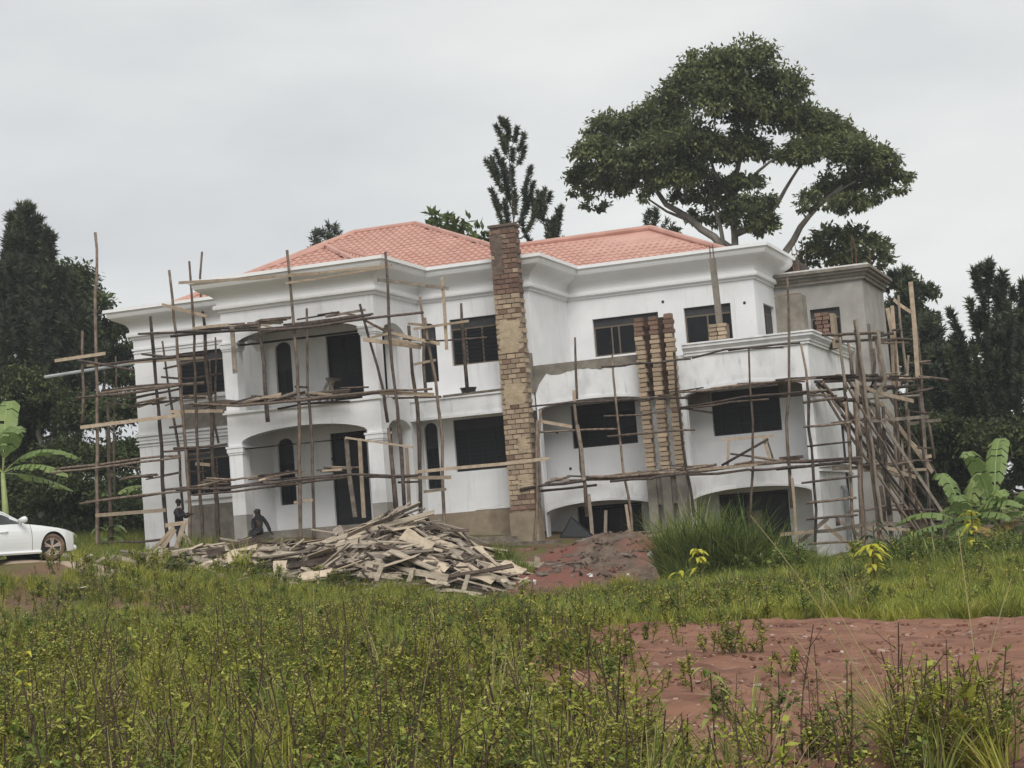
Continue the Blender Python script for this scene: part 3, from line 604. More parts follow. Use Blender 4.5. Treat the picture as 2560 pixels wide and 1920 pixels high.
mb = MB(); mb.box(-10.83, -10.45, 58.45, 58.8, 6.9, 8.04); mb.build('mortar_core', M['mortar_dark'], pr)
mb = MB(); mb.box(-10.45, -10.33, 58.3, 58.8, 6.9, 8.0); mb.build('rendered_side', M['plinth'], pr)
ps = empty('concrete_post', (-13.4, 55.75, 7.2), 'slender raw concrete post on a stub of bricks on the terrace parapet', 'post')
bk = Bricks(ps)
for r in range(4):
    for k in range(2): bk.add(-13.55+k*.27+(r % 2)*.03, 55.62, 7.29+.125*(r+.5), .25, .22, .11, False)
mb = MB(); mb.box(-13.66, -13.12, 55.64, 55.95, 7.24, 7.76); mb.build('mortar_core', M['mortar'], ps)
mb = MB(); mb.board((-13.37, 55.8, 7.76), (-13.42, 55.8, 9.82), .17, .17); mb.build('shaft', M['cement'], ps)
mb = MB()
for dx, dy in ((-.05, -.05), (.05, -.05), (.05, .05), (-.05, .05)): mb.tube([(-13.42+dx, 55.8+dy, 9.8), (-13.43+dx, 55.8+dy, 10.25)], .009, 4)
mb.build('reinforcing_bars', M['rust'], ps)
MEMBERS=[('A','p',0.107,[[-33.94,53.9,13.07],[-33.9,53.9,12.51],[-33.97,53.9,11.66],[-34.09,53.9,11.05],[-34.16,53.9,9.5],[-34.22,53.9,7.75],[-34.32,53.9,6.33],[-34.45,53.9,4.41],[-34.61,53.9,2.27]]),
('A','p',0.094,[[-34.66,53.9,9.82],[-34.7,53.9,8.77],[-34.75,53.9,7.84],[-34.87,53.9,6.73]]),
('A','p',0.068,[[-34.06,54.9,8.97],[-34.11,54.9,7.83],[-34.2,54.9,7.13],[-34.33,54.9,5.96],[-34.44,54.9,4.02]]),
('A','p',0.118,[[-32.09,54.0,10.03],[-32.05,54.0,8.69],[-32.02,54.0,7.5],[-31.98,54.0,6.88],[-31.97,54.0,5.73],[-32.01,54.0,4.59],[-31.99,54.0,2.76]]),
('A','p',0.104,[[-31.1,53.7,11.42],[-31.04,53.7,10.47],[-30.99,53.7,9.13],[-30.96,53.7,7.41],[-30.93,53.7,6.0],[-30.89,53.7,4.11],[-30.98,53.7,2.32]]),
('A','p',0.091,[[-30.22,53.5,11.58],[-30.23,53.5,10.55],[-30.21,53.5,9.03],[-30.29,53.5,7.33],[-30.33,53.5,5.94],[-30.37,53.5,4.45],[-30.35,53.5,2.61]]),
('A','p',0.08,[[-30.56,55.0,12.12],[-30.69,55.0,11.28],[-30.71,55.0,10.48],[-30.64,55.0,9.58]]),
('A','p',0.13,[[-30.03,53.9,9.3],[-30.09,53.9,8.28],[-30.01,53.9,7.29],[-29.97,53.9,6.67],[-30.05,53.9,5.55],[-30.02,53.9,4.27],[-30.03,53.9,2.36]]),
('A','p',0.08,[[-32.05,54.6,9.24],[-32.0,54.6,8.45],[-31.94,54.6,7.79],[-31.8,54.6,6.69],[-31.69,54.6,5.72],[-31.69,54.6,4.56],[-31.67,54.6,3.57]]),
('A','p',0.066,[[-29.94,54.4,9.12],[-29.96,54.4,8.3],[-30.19,54.4,6.33],[-30.07,54.4,5.64]]),
('A','p',0.121,[[-34.29,54.6,7.36],[-34.36,54.6,5.76],[-34.41,54.6,4.4],[-34.46,54.6,2.62]]),
('A','b',0.107,[[-35.73,53.8,8.92],[-33.76,53.8,8.96]]),
('A','p',0.093,[[-34.81,53.8,8.84],[-33.4,53.8,8.47],[-32.7,53.8,8.27]]),
('A','p',0.092,[[-34.01,53.8,8.58],[-32.73,53.8,8.58],[-30.03,53.8,8.54]]),
('A','b',0.08,[[-34.76,54.2,8.68],[-30.26,54.2,8.47]]),
('A','p',0.078,[[-32.41,53.7,9.45],[-30.65,53.7,9.32],[-28.95,53.7,9.22]]),
('A','p',0.09,[[-31.02,53.4,9.19],[-29.85,53.4,9.17],[-27.9,53.4,9.12]]),
('A','p',0.092,[[-32.44,53.9,8.8],[-31.47,53.9,8.6],[-30.09,53.9,8.53]]),
('A','p',0.079,[[-31.82,54.2,8.27],[-31.23,54.2,8.31],[-30.62,54.2,8.4]]),
('A','p',0.079,[[-31.93,54.2,8.0],[-30.83,54.2,7.83],[-29.71,54.2,7.88]]),
('A','p',0.093,[[-34.24,54.2,7.77],[-32.81,54.2,7.78],[-31.23,54.2,7.69]]),
('A','p',0.105,[[-34.14,53.9,7.66],[-32.63,53.9,7.68],[-31.1,53.9,7.64],[-30.2,53.9,7.61]]),
('A','p',0.092,[[-34.87,53.6,7.57],[-33.78,53.6,7.55],[-32.46,53.6,7.52],[-30.89,53.6,7.59]]),
('A','p',0.08,[[-34.35,54.3,7.63],[-33.11,54.3,7.42],[-31.3,54.3,7.55]]),
('A','b',0.119,[[-34.82,53.7,6.58],[-33.46,53.7,6.6],[-31.02,53.7,6.62]]),
('A','b',0.104,[[-31.45,53.8,6.78],[-29.49,53.8,6.62]]),
('A','p',0.079,[[-36.07,53.7,5.16],[-34.27,53.7,5.2],[-32.68,53.7,5.23],[-31.11,53.7,5.26]]),
('A','p',0.08,[[-36.2,54.1,5.31],[-34.52,54.1,5.32],[-32.91,54.1,5.37],[-31.34,54.1,5.33]]),
('A','p',0.08,[[-34.64,54.5,5.36],[-33.84,54.5,5.21],[-33.14,54.5,5.07]]),
('A','p',0.079,[[-35.02,53.7,4.05],[-33.63,53.7,4.11],[-31.88,53.7,4.14],[-30.16,53.7,4.2]]),
('A','p',0.079,[[-35.05,54.1,4.13],[-33.0,54.1,4.13],[-32.03,54.1,4.17]]),
('A','p',0.079,[[-32.23,54.3,4.28],[-30.93,54.3,4.29],[-28.74,54.3,4.26]]),
('A','b',0.118,[[-34.44,53.7,3.62],[-31.79,53.7,3.59]]),
('A','p',0.092,[[-34.37,53.8,2.71],[-32.92,53.8,2.65],[-31.83,53.8,2.65]]),
('A','p',0.091,[[-31.35,53.7,5.56],[-30.49,53.7,5.51],[-29.39,53.7,5.52]]),
('A','p',0.079,[[-31.94,54.1,5.52],[-31.15,54.1,5.52],[-30.12,54.1,5.56]]),
('A','b',0.104,[[-31.33,53.5,10.28],[-29.67,53.5,9.7]]),
('A','b',0.104,[[-30.69,53.9,5.01],[-30.16,53.9,4.93]]),
('A','p',0.065,[[-31.02,54.0,5.32],[-30.19,54.0,5.33]]),
('A','p',0.092,[[-31.86,54.4,6.32],[-31.38,54.4,6.33]]),
('B','p',0.097,[[-25.37,50.9,11.01],[-25.34,50.9,10.06],[-25.3,50.9,9.03],[-25.32,50.9,8.5],[-25.3,50.9,7.44],[-25.32,50.9,6.18],[-25.35,50.9,5.51],[-25.45,50.9,4.47],[-25.55,50.9,2.44]]),
('B','p',0.085,[[-25.14,51.5,9.25],[-25.15,51.5,8.53],[-25.27,51.5,7.48],[-25.29,51.5,6.24],[-25.26,51.5,5.87],[-25.31,51.5,4.47],[-25.41,51.5,2.42]]),
('B','p',0.095,[[-22.09,50.8,10.53],[-22.11,50.8,9.52],[-22.14,50.8,8.14],[-22.13,50.8,7.1],[-22.08,50.8,5.89],[-22.07,50.8,5.54],[-22.05,50.8,4.51],[-22.07,50.8,2.95]]),
('B','p',0.084,[[-23.22,51.2,9.13],[-23.05,51.2,8.27],[-22.79,51.2,7.2],[-22.65,51.2,6.42],[-22.62,51.2,5.93],[-22.59,51.2,5.5]]),
('B','b',0.147,[[-27.36,50.8,8.9],[-27.36,50.8,7.44]]),
('B','p',0.11,[[-26.56,51.0,9.01],[-26.51,51.0,8.36],[-26.47,51.0,7.04],[-26.48,51.0,6.33],[-26.46,51.0,5.87]]),
('B','p',0.11,[[-22.28,52.6,8.48],[-22.26,52.6,7.76],[-22.26,52.6,7.05],[-22.17,52.6,6.01],[-22.18,52.6,5.62],[-22.27,52.6,4.21],[-22.34,52.6,2.71]]),
('B','p',0.085,[[-21.75,52.4,9.29],[-21.73,52.4,8.22],[-21.8,52.4,7.17],[-21.79,52.4,6.35]]),
('B','b',0.096,[[-20.9,52.2,9.77],[-20.9,52.2,8.81],[-20.93,52.2,7.57]]),
('B','p',0.096,[[-20.43,52.4,8.94],[-20.44,52.4,8.25],[-20.45,52.4,7.2],[-20.44,52.4,6.22]]),
('B','p',0.096,[[-21.56,52.2,8.61],[-21.51,52.2,7.83],[-21.37,52.2,6.76],[-21.34,52.2,5.88],[-21.3,52.2,5.69],[-21.28,52.2,4.82],[-21.39,52.2,3.44],[-21.42,52.2,2.31]]),
('B','p',0.118,[[-22.49,51.0,5.32],[-22.45,51.0,4.21],[-22.43,51.0,2.92]]),
('B','b',0.108,[[-22.39,52.0,4.74],[-22.4,52.0,3.87],[-22.44,52.0,2.97]]),
('B','b',0.131,[[-23.79,50.8,5.14],[-23.77,50.8,3.98],[-23.68,50.8,2.77]]),
('B','b',0.119,[[-23.45,51.0,5.09],[-23.47,51.0,4.09],[-23.49,51.0,2.73]]),
('B','b',0.085,[[-29.11,50.8,10.45],[-26.64,50.8,10.28],[-24.29,50.8,10.15]]),
('B','b',0.072,[[-25.3,50.85,10.25],[-24.31,50.85,10.18],[-21.92,50.85,10.11]]),
('B','b',0.072,[[-25.45,50.8,9.99],[-24.3,50.8,10.0],[-22.05,50.8,10.07]]),
('B','b',0.096,[[-22.37,50.7,9.72],[-20.76,52.3,9.42]]),
('B','p',0.085,[[-29.32,50.8,8.94],[-27.71,50.8,8.78],[-26.36,50.8,8.67],[-24.95,50.8,8.65],[-22.72,50.8,8.71]]),
('B','p',0.086,[[-28.67,51.1,8.99],[-27.62,51.1,8.89],[-26.59,51.1,8.79]]),
('B','p',0.073,[[-25.86,51.3,8.81],[-24.8,51.3,8.78],[-22.9,51.3,8.79]]),
('B','p',0.084,[[-26.41,50.75,8.65],[-24.93,50.75,8.57],[-23.01,50.75,8.61],[-21.0,50.75,8.58]]),
('B','b',0.074,[[-26.77,51.4,8.98],[-26.31,51.4,8.77]]),
('B','p',0.073,[[-25.29,51.5,8.8],[-23.73,51.5,8.8],[-22.95,51.5,8.83]]),
('B','p',0.084,[[-28.99,50.8,6.67],[-27.32,50.8,6.44],[-25.12,50.8,6.4],[-22.19,50.8,6.4],[-20.92,50.8,6.31]]),
('B','p',0.085,[[-29.1,51.2,6.64],[-27.29,51.2,6.51],[-25.71,51.2,6.43],[-23.77,51.2,6.41],[-22.25,51.2,6.38]]),
('B','p',0.098,[[-27.63,51.4,6.64],[-26.99,51.4,6.54],[-25.81,51.4,6.46],[-24.05,51.4,6.5]]),
('B','p',0.073,[[-26.66,51.0,6.6],[-26.15,51.0,6.46]]),
('B','p',0.073,[[-25.96,51.1,6.62],[-25.43,51.1,6.41]]),
('B','b',0.106,[[-22.65,50.9,6.37],[-20.98,50.9,6.15]]),
('B','p',0.073,[[-26.4,51.6,6.29],[-25.52,51.6,6.37],[-23.97,51.6,6.28]]),
('B','p',0.072,[[-29.66,50.8,4.07],[-27.74,50.8,3.98],[-25.69,50.8,4.02],[-23.77,50.8,4.03],[-21.79,50.8,3.84]]),
('B','p',0.073,[[-29.3,51.2,3.88],[-27.8,51.2,3.88],[-26.29,51.2,3.91],[-23.96,51.2,4.0]]),
('B','p',0.061,[[-29.05,51.5,4.06],[-27.55,51.5,4.06],[-26.04,51.5,4.11],[-24.48,51.5,4.1]]),
('B','p',0.085,[[-26.73,51.0,4.06],[-26.18,51.0,3.98],[-25.01,51.0,4.02]]),
('B','b',0.059,[[-23.77,50.7,5.14],[-21.63,50.7,4.66]]),
('B','p',0.073,[[-25.51,51.1,6.86],[-25.08,51.1,6.8]]),
('B','b',0.084,[[-25.81,51.1,3.37],[-25.19,51.1,3.4]]),
('B','b',0.12,[[-23.0,50.8,8.01],[-22.53,51.5,7.91],[-21.76,52.2,7.73]]),
('B','b',0.072,[[-23.07,51.5,8.12],[-22.51,51.5,8.18]]),
('B','b',0.096,[[-22.26,51.2,8.15],[-21.84,51.75,7.99],[-21.18,52.3,7.78]]),
('B','b',0.084,[[-22.26,51.0,7.96],[-21.63,52.2,7.77]]),
('B','p',0.06,[[-22.25,52.0,8.03],[-21.61,52.0,7.91],[-21.23,52.0,7.9]]),
('B','p',0.072,[[-22.97,50.9,8.59],[-22.61,51.4,8.29],[-22.65,51.9,8.21]]),
('B','b',0.072,[[-21.91,52.1,8.3],[-20.11,52.1,8.34]]),
('B','b',0.073,[[-22.17,52.3,8.51],[-21.62,52.3,8.4]]),
('B','p',0.06,[[-21.63,52.4,7.91],[-20.61,52.4,7.85],[-19.69,52.4,7.82]]),
('B','b',0.073,[[-22.07,52.3,7.25],[-21.35,52.3,7.31]]),
('B','p',0.074,[[-24.21,52.9,6.46],[-22.66,52.9,6.32],[-21.51,52.9,6.24]]),
('B','b',0.074,[[-21.72,53.6,6.3],[-19.71,53.6,6.32]]),
('B','b',0.12,[[-23.05,51.9,6.47],[-21.32,51.9,6.23]]),
('B','b',0.094,[[-22.04,51.7,3.97],[-21.05,51.7,3.98],[-19.21,51.7,3.97],[-17.78,51.7,4.01]]),
('B','b',0.107,[[-22.36,51.5,3.86],[-21.65,51.5,3.77],[-20.82,51.5,3.71]]),
('B','b',0.084,[[-21.89,51.9,3.37],[-21.16,51.9,3.39]]),
('B','p',0.083,[[-23.66,51.3,3.96],[-22.53,51.3,3.88],[-21.78,51.3,3.85]]),
('B','p',0.071,[[-22.48,51.4,3.7],[-21.77,51.4,3.66]]),
('T','p',0.097,[[-18.86,54.0,5.31],[-18.96,54.0,4.3],[-19.01,54.0,3.24],[-19.23,54.0,1.74]]),
('T','p',0.098,[[-18.79,54.2,5.62],[-18.93,54.2,4.65],[-19.03,54.2,3.24],[-19.24,54.2,1.6]]),
('T','p',0.073,[[-17.57,54.4,7.74],[-17.62,54.4,6.78],[-17.67,54.4,5.9],[-17.68,54.4,5.85]]),
('T','b',0.097,[[-17.71,54.3,6.12],[-17.72,54.3,5.78]]),
('T','p',0.109,[[-17.67,54.1,5.67],[-17.64,54.1,4.92],[-17.62,54.1,4.39],[-17.61,54.1,3.68],[-17.55,54.1,3.24],[-17.55,54.1,2.26]]),
('T','b',0.097,[[-17.59,54.0,5.04],[-17.52,54.0,4.33],[-17.52,54.0,3.35]]),
('T','b',0.108,[[-17.45,54.1,2.93],[-17.43,54.1,2.18],[-17.43,54.1,1.45]]),
('T','p',0.072,[[-16.37,54.2,7.07],[-16.39,54.2,6.47],[-16.37,54.2,5.67],[-16.35,54.2,4.27],[-16.31,54.2,3.46],[-16.23,54.2,2.8],[-16.19,54.2,1.69]]),
('T','b',0.084,[[-16.3,54.1,2.53],[-16.24,54.1,1.56]]),
('T','b',0.097,[[-17.1,54.6,2.41],[-17.2,54.6,1.48]]),
('T','p',0.073,[[-16.01,54.8,2.43],[-16.0,54.8,1.71]]),
('T','p',0.083,[[-14.45,54.2,6.94],[-14.47,54.2,5.7],[-14.43,54.2,5.05],[-14.4,54.2,4.09],[-14.36,54.2,3.32],[-14.32,54.2,2.8],[-14.26,54.2,1.98]]),
('T','p',0.07,[[-12.18,54.2,6.78],[-12.22,54.2,5.8],[-12.27,54.2,4.63],[-12.35,54.2,3.89],[-12.37,54.2,3.32],[-12.51,54.2,2.44],[-12.59,54.2,1.7]]),
('T','p',0.082,[[-10.83,54.1,8.73],[-10.93,54.1,7.25],[-11.01,54.1,6.2],[-11.09,54.1,5.36],[-11.23,54.1,4.52],[-11.27,54.1,3.77],[-11.28,54.1,2.97]]),
('T','p',0.105,[[-11.28,54.1,3.22],[-11.29,54.1,2.76],[-11.3,54.1,2.02]]),
('T','b',0.081,[[-11.2,54.0,2.88],[-11.2,54.0,2.12],[-11.23,54.0,0.93]]),
('T','p',0.072,[[-16.74,54.2,6.73],[-15.57,54.2,6.71],[-15.03,54.2,6.66],[-14.45,54.2,6.7],[-13.96,54.2,6.68]]),
('T','p',0.059,[[-13.91,54.2,6.69],[-12.88,54.2,6.83],[-12.18,54.2,6.81],[-11.15,54.2,6.71]]),
('T','p',0.059,[[-12.82,54.3,6.81],[-12.2,54.3,6.83],[-10.67,54.3,6.8]]),
('T','p',0.061,[[-19.35,54.3,5.77],[-18.34,54.3,5.77],[-17.18,54.3,5.73],[-15.83,54.3,5.69]]),
('T','p',0.061,[[-18.41,54.5,5.78],[-17.47,54.5,5.8],[-16.43,54.5,5.72]]),
('T','p',0.084,[[-16.23,54.2,5.66],[-15.33,54.2,5.6],[-15.12,54.2,5.61],[-14.15,54.2,5.53]]),
('T','p',0.072,[[-15.08,54.3,5.68],[-14.45,54.3,5.65]]),
('T','p',0.071,[[-14.42,54.2,5.72],[-13.51,54.2,5.67],[-12.24,54.2,5.73],[-11.16,54.2,5.72],[-10.28,54.2,5.72]]),
('T','p',0.059,[[-14.47,54.4,5.23],[-13.42,54.4,5.26],[-12.32,54.4,5.27],[-11.76,54.4,5.26]]),
('T','p',0.07,[[-14.37,54.1,5.25],[-13.46,54.1,5.29],[-12.46,54.1,5.38],[-10.68,54.1,5.34],[-10.3,54.1,5.28]]),
('T','p',0.072,[[-14.43,54.6,5.26],[-13.54,54.6,5.04]]),
('T','p',0.061,[[-19.11,54.3,4.96],[-17.76,54.3,4.9],[-16.43,54.3,4.82]]),
('T','p',0.072,[[-16.73,54.2,4.61],[-15.87,54.2,4.62],[-15.21,54.2,4.6],[-14.01,54.2,4.56]]),
('T','p',0.048,[[-16.89,54.5,5.26],[-15.68,54.5,5.19],[-14.9,54.5,5.23]]),
('T','b',0.098,[[-18.95,54.6,5.3],[-17.96,54.6,5.04]]),
('T','p',0.097,[[-19.59,54.0,3.24],[-18.88,54.0,3.3],[-17.58,54.0,3.34]]),
('T','p',0.096,[[-17.63,54.1,3.47],[-16.49,54.1,3.4],[-15.47,54.1,3.37],[-14.55,54.1,3.35]]),
('T','p',0.085,[[-19.05,54.3,3.16],[-18.07,54.3,3.15],[-17.23,54.3,3.19]]),
('T','p',0.083,[[-16.7,54.0,3.25],[-15.45,54.0,3.24],[-15.27,54.0,3.29],[-14.31,54.0,3.3]]),
('T','p',0.096,[[-17.62,54.2,3.38],[-16.87,54.2,3.34],[-15.5,54.2,3.33],[-14.36,54.2,3.32]]),
('T','p',0.094,[[-14.36,54.2,3.32],[-13.1,54.2,3.36],[-12.41,54.2,3.37],[-11.37,54.2,3.37],[-10.52,54.2,3.33]]),
('T','p',0.082,[[-14.29,54.0,3.25],[-13.4,54.0,3.21],[-12.42,54.0,3.24]]),
('T','p',0.081,[[-12.42,54.0,3.22],[-11.3,54.0,3.2],[-10.5,54.0,3.19]]),
('T','b',0.07,[[-13.91,53.9,3.36],[-13.42,53.9,3.36],[-12.17,53.9,3.35]]),
('T','b',0.105,[[-11.76,54.3,1.28],[-10.73,54.3,1.3]]),
('T','p',0.072,[[-16.71,54.2,1.65],[-16.19,54.2,1.66],[-15.19,54.2,1.66]]),
('T','b',0.108,[[-17.52,54.3,1.45],[-15.24,54.3,1.43]]),
('T','b',0.085,[[-19.69,53.9,1.59],[-18.67,53.9,1.52]]),
('T','b',0.072,[[-16.47,54.2,1.56],[-15.88,54.2,1.55],[-15.23,54.2,1.54]]),
('R','p',0.07,[[-10.59,54.0,6.75],[-10.54,54.0,5.93],[-10.53,54.0,5.08],[-10.58,54.0,4.25],[-10.55,54.0,3.72]]),
('R','p',0.071,[[-11.41,54.0,5.76],[-10.66,54.83,5.79],[-9.81,55.67,5.79],[-8.87,56.5,5.81]]),
('R','p',0.059,[[-10.7,54.1,5.36],[-10.14,55.55,5.42],[-9.73,57.0,5.51]]),
('R','p',0.071,[[-11.48,54.1,5.3],[-10.84,54.9,5.36],[-10.28,55.7,5.41],[-9.62,56.5,5.48]]),
('R','p',0.071,[[-10.7,54.2,5.33],[-10.07,56.0,5.26]]),
('R','p',0.07,[[-10.73,54.2,5.04],[-10.03,54.2,5.07],[-9.42,54.2,5.07]]),
('R','p',0.081,[[-9.44,54.0,6.81],[-9.44,54.0,6.18],[-9.42,54.0,5.55],[-9.43,54.0,5.22]]),
('R','p',0.092,[[-9.48,54.3,5.7],[-9.49,54.3,5.28],[-9.49,54.3,4.82],[-9.48,54.3,4.33],[-9.51,54.3,3.81],[-9.52,54.3,3.14]]),
('R','p',0.082,[[-9.43,55.2,6.73],[-9.41,55.2,6.26],[-9.39,55.2,5.78]]),
('R','p',0.095,[[-9.23,55.8,6.86],[-9.3,55.8,6.28],[-9.34,55.8,5.77]]),
('R','p',0.128,[[-9.22,54.9,5.58],[-9.29,54.9,5.02],[-9.32,54.9,4.23],[-9.27,54.9,3.95]]),
('R','p',0.093,[[-9.27,54.8,5.33],[-9.29,54.8,4.65],[-9.37,54.8,4.02],[-9.37,54.8,3.33]]),
('R','p',0.082,[[-9.28,55.0,3.96],[-9.33,55.0,3.18],[-9.42,55.0,1.78],[-9.48,55.0,0.46]]),
('R','p',0.104,[[-9.34,54.6,3.14],[-9.38,54.6,2.3],[-9.38,54.6,1.67],[-9.42,54.6,0.74]]),
('R','p',0.107,[[-8.63,56.0,7.09],[-8.64,56.0,6.44],[-8.57,56.0,5.57],[-8.86,56.0,5.19],[-8.87,56.0,4.44]]),
('R','p',0.085,[[-8.98,57.0,6.64],[-8.98,57.0,6.22],[-9.07,57.0,5.68],[-9.23,57.0,5.39]]),
('R','b',0.134,[[-8.94,57.5,6.94],[-8.91,57.5,6.35],[-8.84,57.5,5.33]]),
('R','b',0.126,[[-8.83,59.5,8.09],[-8.76,59.5,7.39],[-8.84,59.5,5.56]]),
('R','b',0.112,[[-8.6,59.0,8.09],[-8.62,59.0,7.1],[-8.63,59.0,5.54]]),
('R','p',0.075,[[-8.45,59.5,8.45],[-8.49,59.5,7.59],[-8.46,59.5,6.9],[-8.44,59.5,5.75]]),
('R','b',0.139,[[-8.1,60.0,8.89],[-8.11,60.0,7.59],[-8.16,60.0,5.86]]),
('R','b',0.101,[[-8.67,60.0,8.39],[-8.51,60.0,8.21],[-8.17,60.0,7.92]]),
('R','p',0.076,[[-8.12,60.3,7.94],[-8.1,60.3,6.92],[-8.1,60.3,5.76],[-8.19,60.3,5.1],[-7.97,60.3,4.28],[-7.93,60.3,3.24]]),
('R','p',0.074,[[-8.22,58.8,6.48],[-8.36,58.8,5.48],[-8.43,58.8,4.95],[-8.43,58.8,3.82]]),
('R','p',0.086,[[-8.47,58.0,6.79],[-8.55,58.0,5.46],[-8.62,58.0,5.16],[-8.64,58.0,4.05],[-8.68,58.0,2.94]]),
('R','p',0.087,[[-9.03,57.5,7.02],[-8.73,58.5,7.19],[-8.61,59.5,7.28]]),
('R','p',0.063,[[-8.92,58.0,6.93],[-8.5,59.25,7.04],[-8.05,60.5,7.07]]),
('R','p',0.062,[[-8.88,58.0,6.88],[-8.35,60.0,6.96]]),
('R','p',0.062,[[-8.44,57.5,7.17],[-8.49,60.0,7.42]]),
('R','p',0.063,[[-8.42,60.2,6.34],[-7.74,60.2,6.34]]),
('R','p',0.063,[[-8.11,60.4,6.31],[-7.73,60.4,6.25]]),
('R','p',0.084,[[-9.92,55.5,5.83],[-9.46,56.25,5.8],[-9.04,57.0,5.81]]),
('R','p',0.072,[[-9.32,56.0,5.65],[-8.93,57.5,5.73]]),
('R','p',0.083,[[-10.47,55.0,5.67],[-9.83,55.75,5.68],[-8.75,56.5,5.67]]),
('R','p',0.084,[[-10.35,54.6,5.65],[-10.34,55.8,5.51],[-10.13,57.0,4.99]]),
('R','p',0.095,[[-10.16,54.6,5.59],[-9.96,55.53,5.07],[-9.74,56.47,4.52],[-9.25,57.4,3.78]]),
('R','b',0.12,[[-9.28,55.0,5.57],[-9.0,56.07,5.3],[-8.56,57.13,5.15],[-8.12,58.2,5.01]]),
('R','p',0.073,[[-9.3,57.5,5.53],[-8.54,57.5,5.48]]),
('R','p',0.073,[[-8.97,58.0,5.45],[-7.87,58.0,5.46]]),
('R','p',0.074,[[-8.99,58.3,5.27],[-8.33,58.3,5.27],[-7.49,58.3,5.35]]),
('R','p',0.061,[[-9.46,58.1,5.21],[-8.75,58.1,5.2],[-7.91,58.1,5.16]]),
('R','p',0.073,[[-9.62,57.6,5.39],[-9.15,57.6,5.41]]),
('R','p',0.107,[[-9.8,54.8,5.04],[-9.56,55.7,5.06],[-9.04,56.6,4.9]]),
('R','b',0.16,[[-9.02,57.5,5.02],[-8.66,58.17,4.32],[-8.34,58.83,3.64],[-7.93,59.5,2.82]]),
('R','b',0.112,[[-8.92,58.0,4.54],[-8.51,58.67,3.94],[-8.2,59.33,3.48],[-8.01,60.0,2.9]]),
('R','p',0.108,[[-9.61,55.8,4.48],[-9.34,56.37,4.0],[-9.21,56.93,3.63],[-9.07,57.5,3.08]]),
('R','p',0.096,[[-9.9,55.6,5.09],[-9.65,56.33,4.53],[-9.45,57.07,4.14],[-9.03,57.8,3.52]]),
('R','p',0.097,[[-9.29,57.0,4.96],[-9.33,57.0,4.08],[-9.46,57.0,3.22]]),
('R','p',0.108,[[-8.83,56.8,4.86],[-8.87,56.8,4.03],[-8.91,56.8,2.95],[-8.94,56.8,1.61]]),
('R','p',0.073,[[-9.11,57.2,4.95],[-9.08,57.2,4.28],[-9.21,57.2,3.42]]),
('R','p',0.086,[[-8.78,58.4,4.43],[-8.85,58.4,3.63],[-8.85,58.4,2.74]]),
('R','p',0.098,[[-8.31,58.2,4.78],[-8.39,58.2,3.8],[-8.45,58.2,2.7],[-8.56,58.2,1.23]]),
('R','p',0.074,[[-8.63,58.6,3.93],[-8.66,58.6,3.17],[-8.85,58.6,1.58]]),
('R','p',0.062,[[-8.03,59.0,5.53],[-8.06,59.0,4.7],[-8.1,59.0,3.8]]),
('R','p',0.062,[[-8.35,59.0,4.75],[-7.91,59.0,4.65],[-7.65,59.0,4.65]]),
('R','p',0.062,[[-8.98,59.0,3.69],[-8.41,59.0,3.62],[-8.15,59.0,3.58],[-7.84,59.0,3.55]]),
('R','b',0.111,[[-8.19,59.1,3.29],[-7.85,59.1,3.32]]),
('R','b',0.086,[[-8.75,58.8,2.95],[-8.0,58.8,2.91]]),
('R','b',0.133,[[-9.43,56.2,3.01],[-9.05,57.3,2.92],[-8.8,58.4,2.8]]),
('R','b',0.121,[[-8.85,56.6,3.01],[-8.56,57.7,2.82],[-8.36,58.8,2.7]]),
('R','p',0.118,[[-9.62,55.0,3.25],[-9.46,55.7,3.16],[-9.33,56.4,3.06]]),
('R','p',0.093,[[-11.72,54.4,3.4],[-10.69,54.4,3.34],[-9.24,54.4,3.31]]),
('R','p',0.081,[[-11.69,54.2,3.18],[-10.62,54.2,3.2],[-9.57,54.2,3.21],[-9.25,54.2,3.23]]),
('R','p',0.109,[[-9.19,57.2,2.5],[-9.16,57.2,1.84],[-9.19,57.2,1.3]]),
('R','p',0.097,[[-9.01,57.6,2.93],[-9.03,57.6,2.05],[-9.05,57.6,0.95],[-9.02,57.6,0.51]]),
('R','p',0.098,[[-8.69,58.0,2.77],[-8.74,58.0,1.8],[-8.74,58.0,0.7]]),
('R','p',0.098,[[-8.95,57.4,2.77],[-8.8,58.1,2.25],[-8.65,58.8,1.43]]),
('R','p',0.086,[[-9.0,57.6,2.18],[-8.79,58.2,1.58],[-8.61,58.8,1.16]]),
('R','p',0.074,[[-8.48,58.9,2.22],[-8.56,58.9,1.42]]),
('R','b',0.087,[[-8.79,59.5,2.7],[-8.49,59.5,1.86],[-8.03,59.5,0.88]]),
('R','b',0.088,[[-8.65,59.8,2.28],[-8.33,59.8,1.64],[-8.03,59.8,1.05]]),
('R','b',0.104,[[-11.54,54.5,1.3],[-10.27,54.5,1.28],[-9.39,54.5,1.38]]),
('R','b',0.108,[[-9.8,57.0,1.4],[-9.15,57.0,1.37],[-8.3,57.0,1.24]]),
('R','b',0.096,[[-10.01,57.0,1.28],[-9.17,57.0,1.21],[-8.42,57.0,1.11]]),
('R','b',0.117,[[-11.29,54.7,1.02],[-10.76,54.7,1.4],[-10.4,54.7,1.65]]),
('R','b',0.116,[[-10.52,54.8,1.42],[-10.13,54.8,1.08],[-9.74,54.8,0.67]]),
('R','b',0.106,[[-10.28,55.4,1.59],[-9.96,55.4,1.37],[-9.43,55.4,0.82]]),
('R','p',0.093,[[-10.13,54.7,1.65],[-10.12,54.7,1.41]]),
('R','b',0.12,[[-9.46,57.0,1.08],[-8.99,57.0,0.79],[-8.38,57.0,0.42]]),
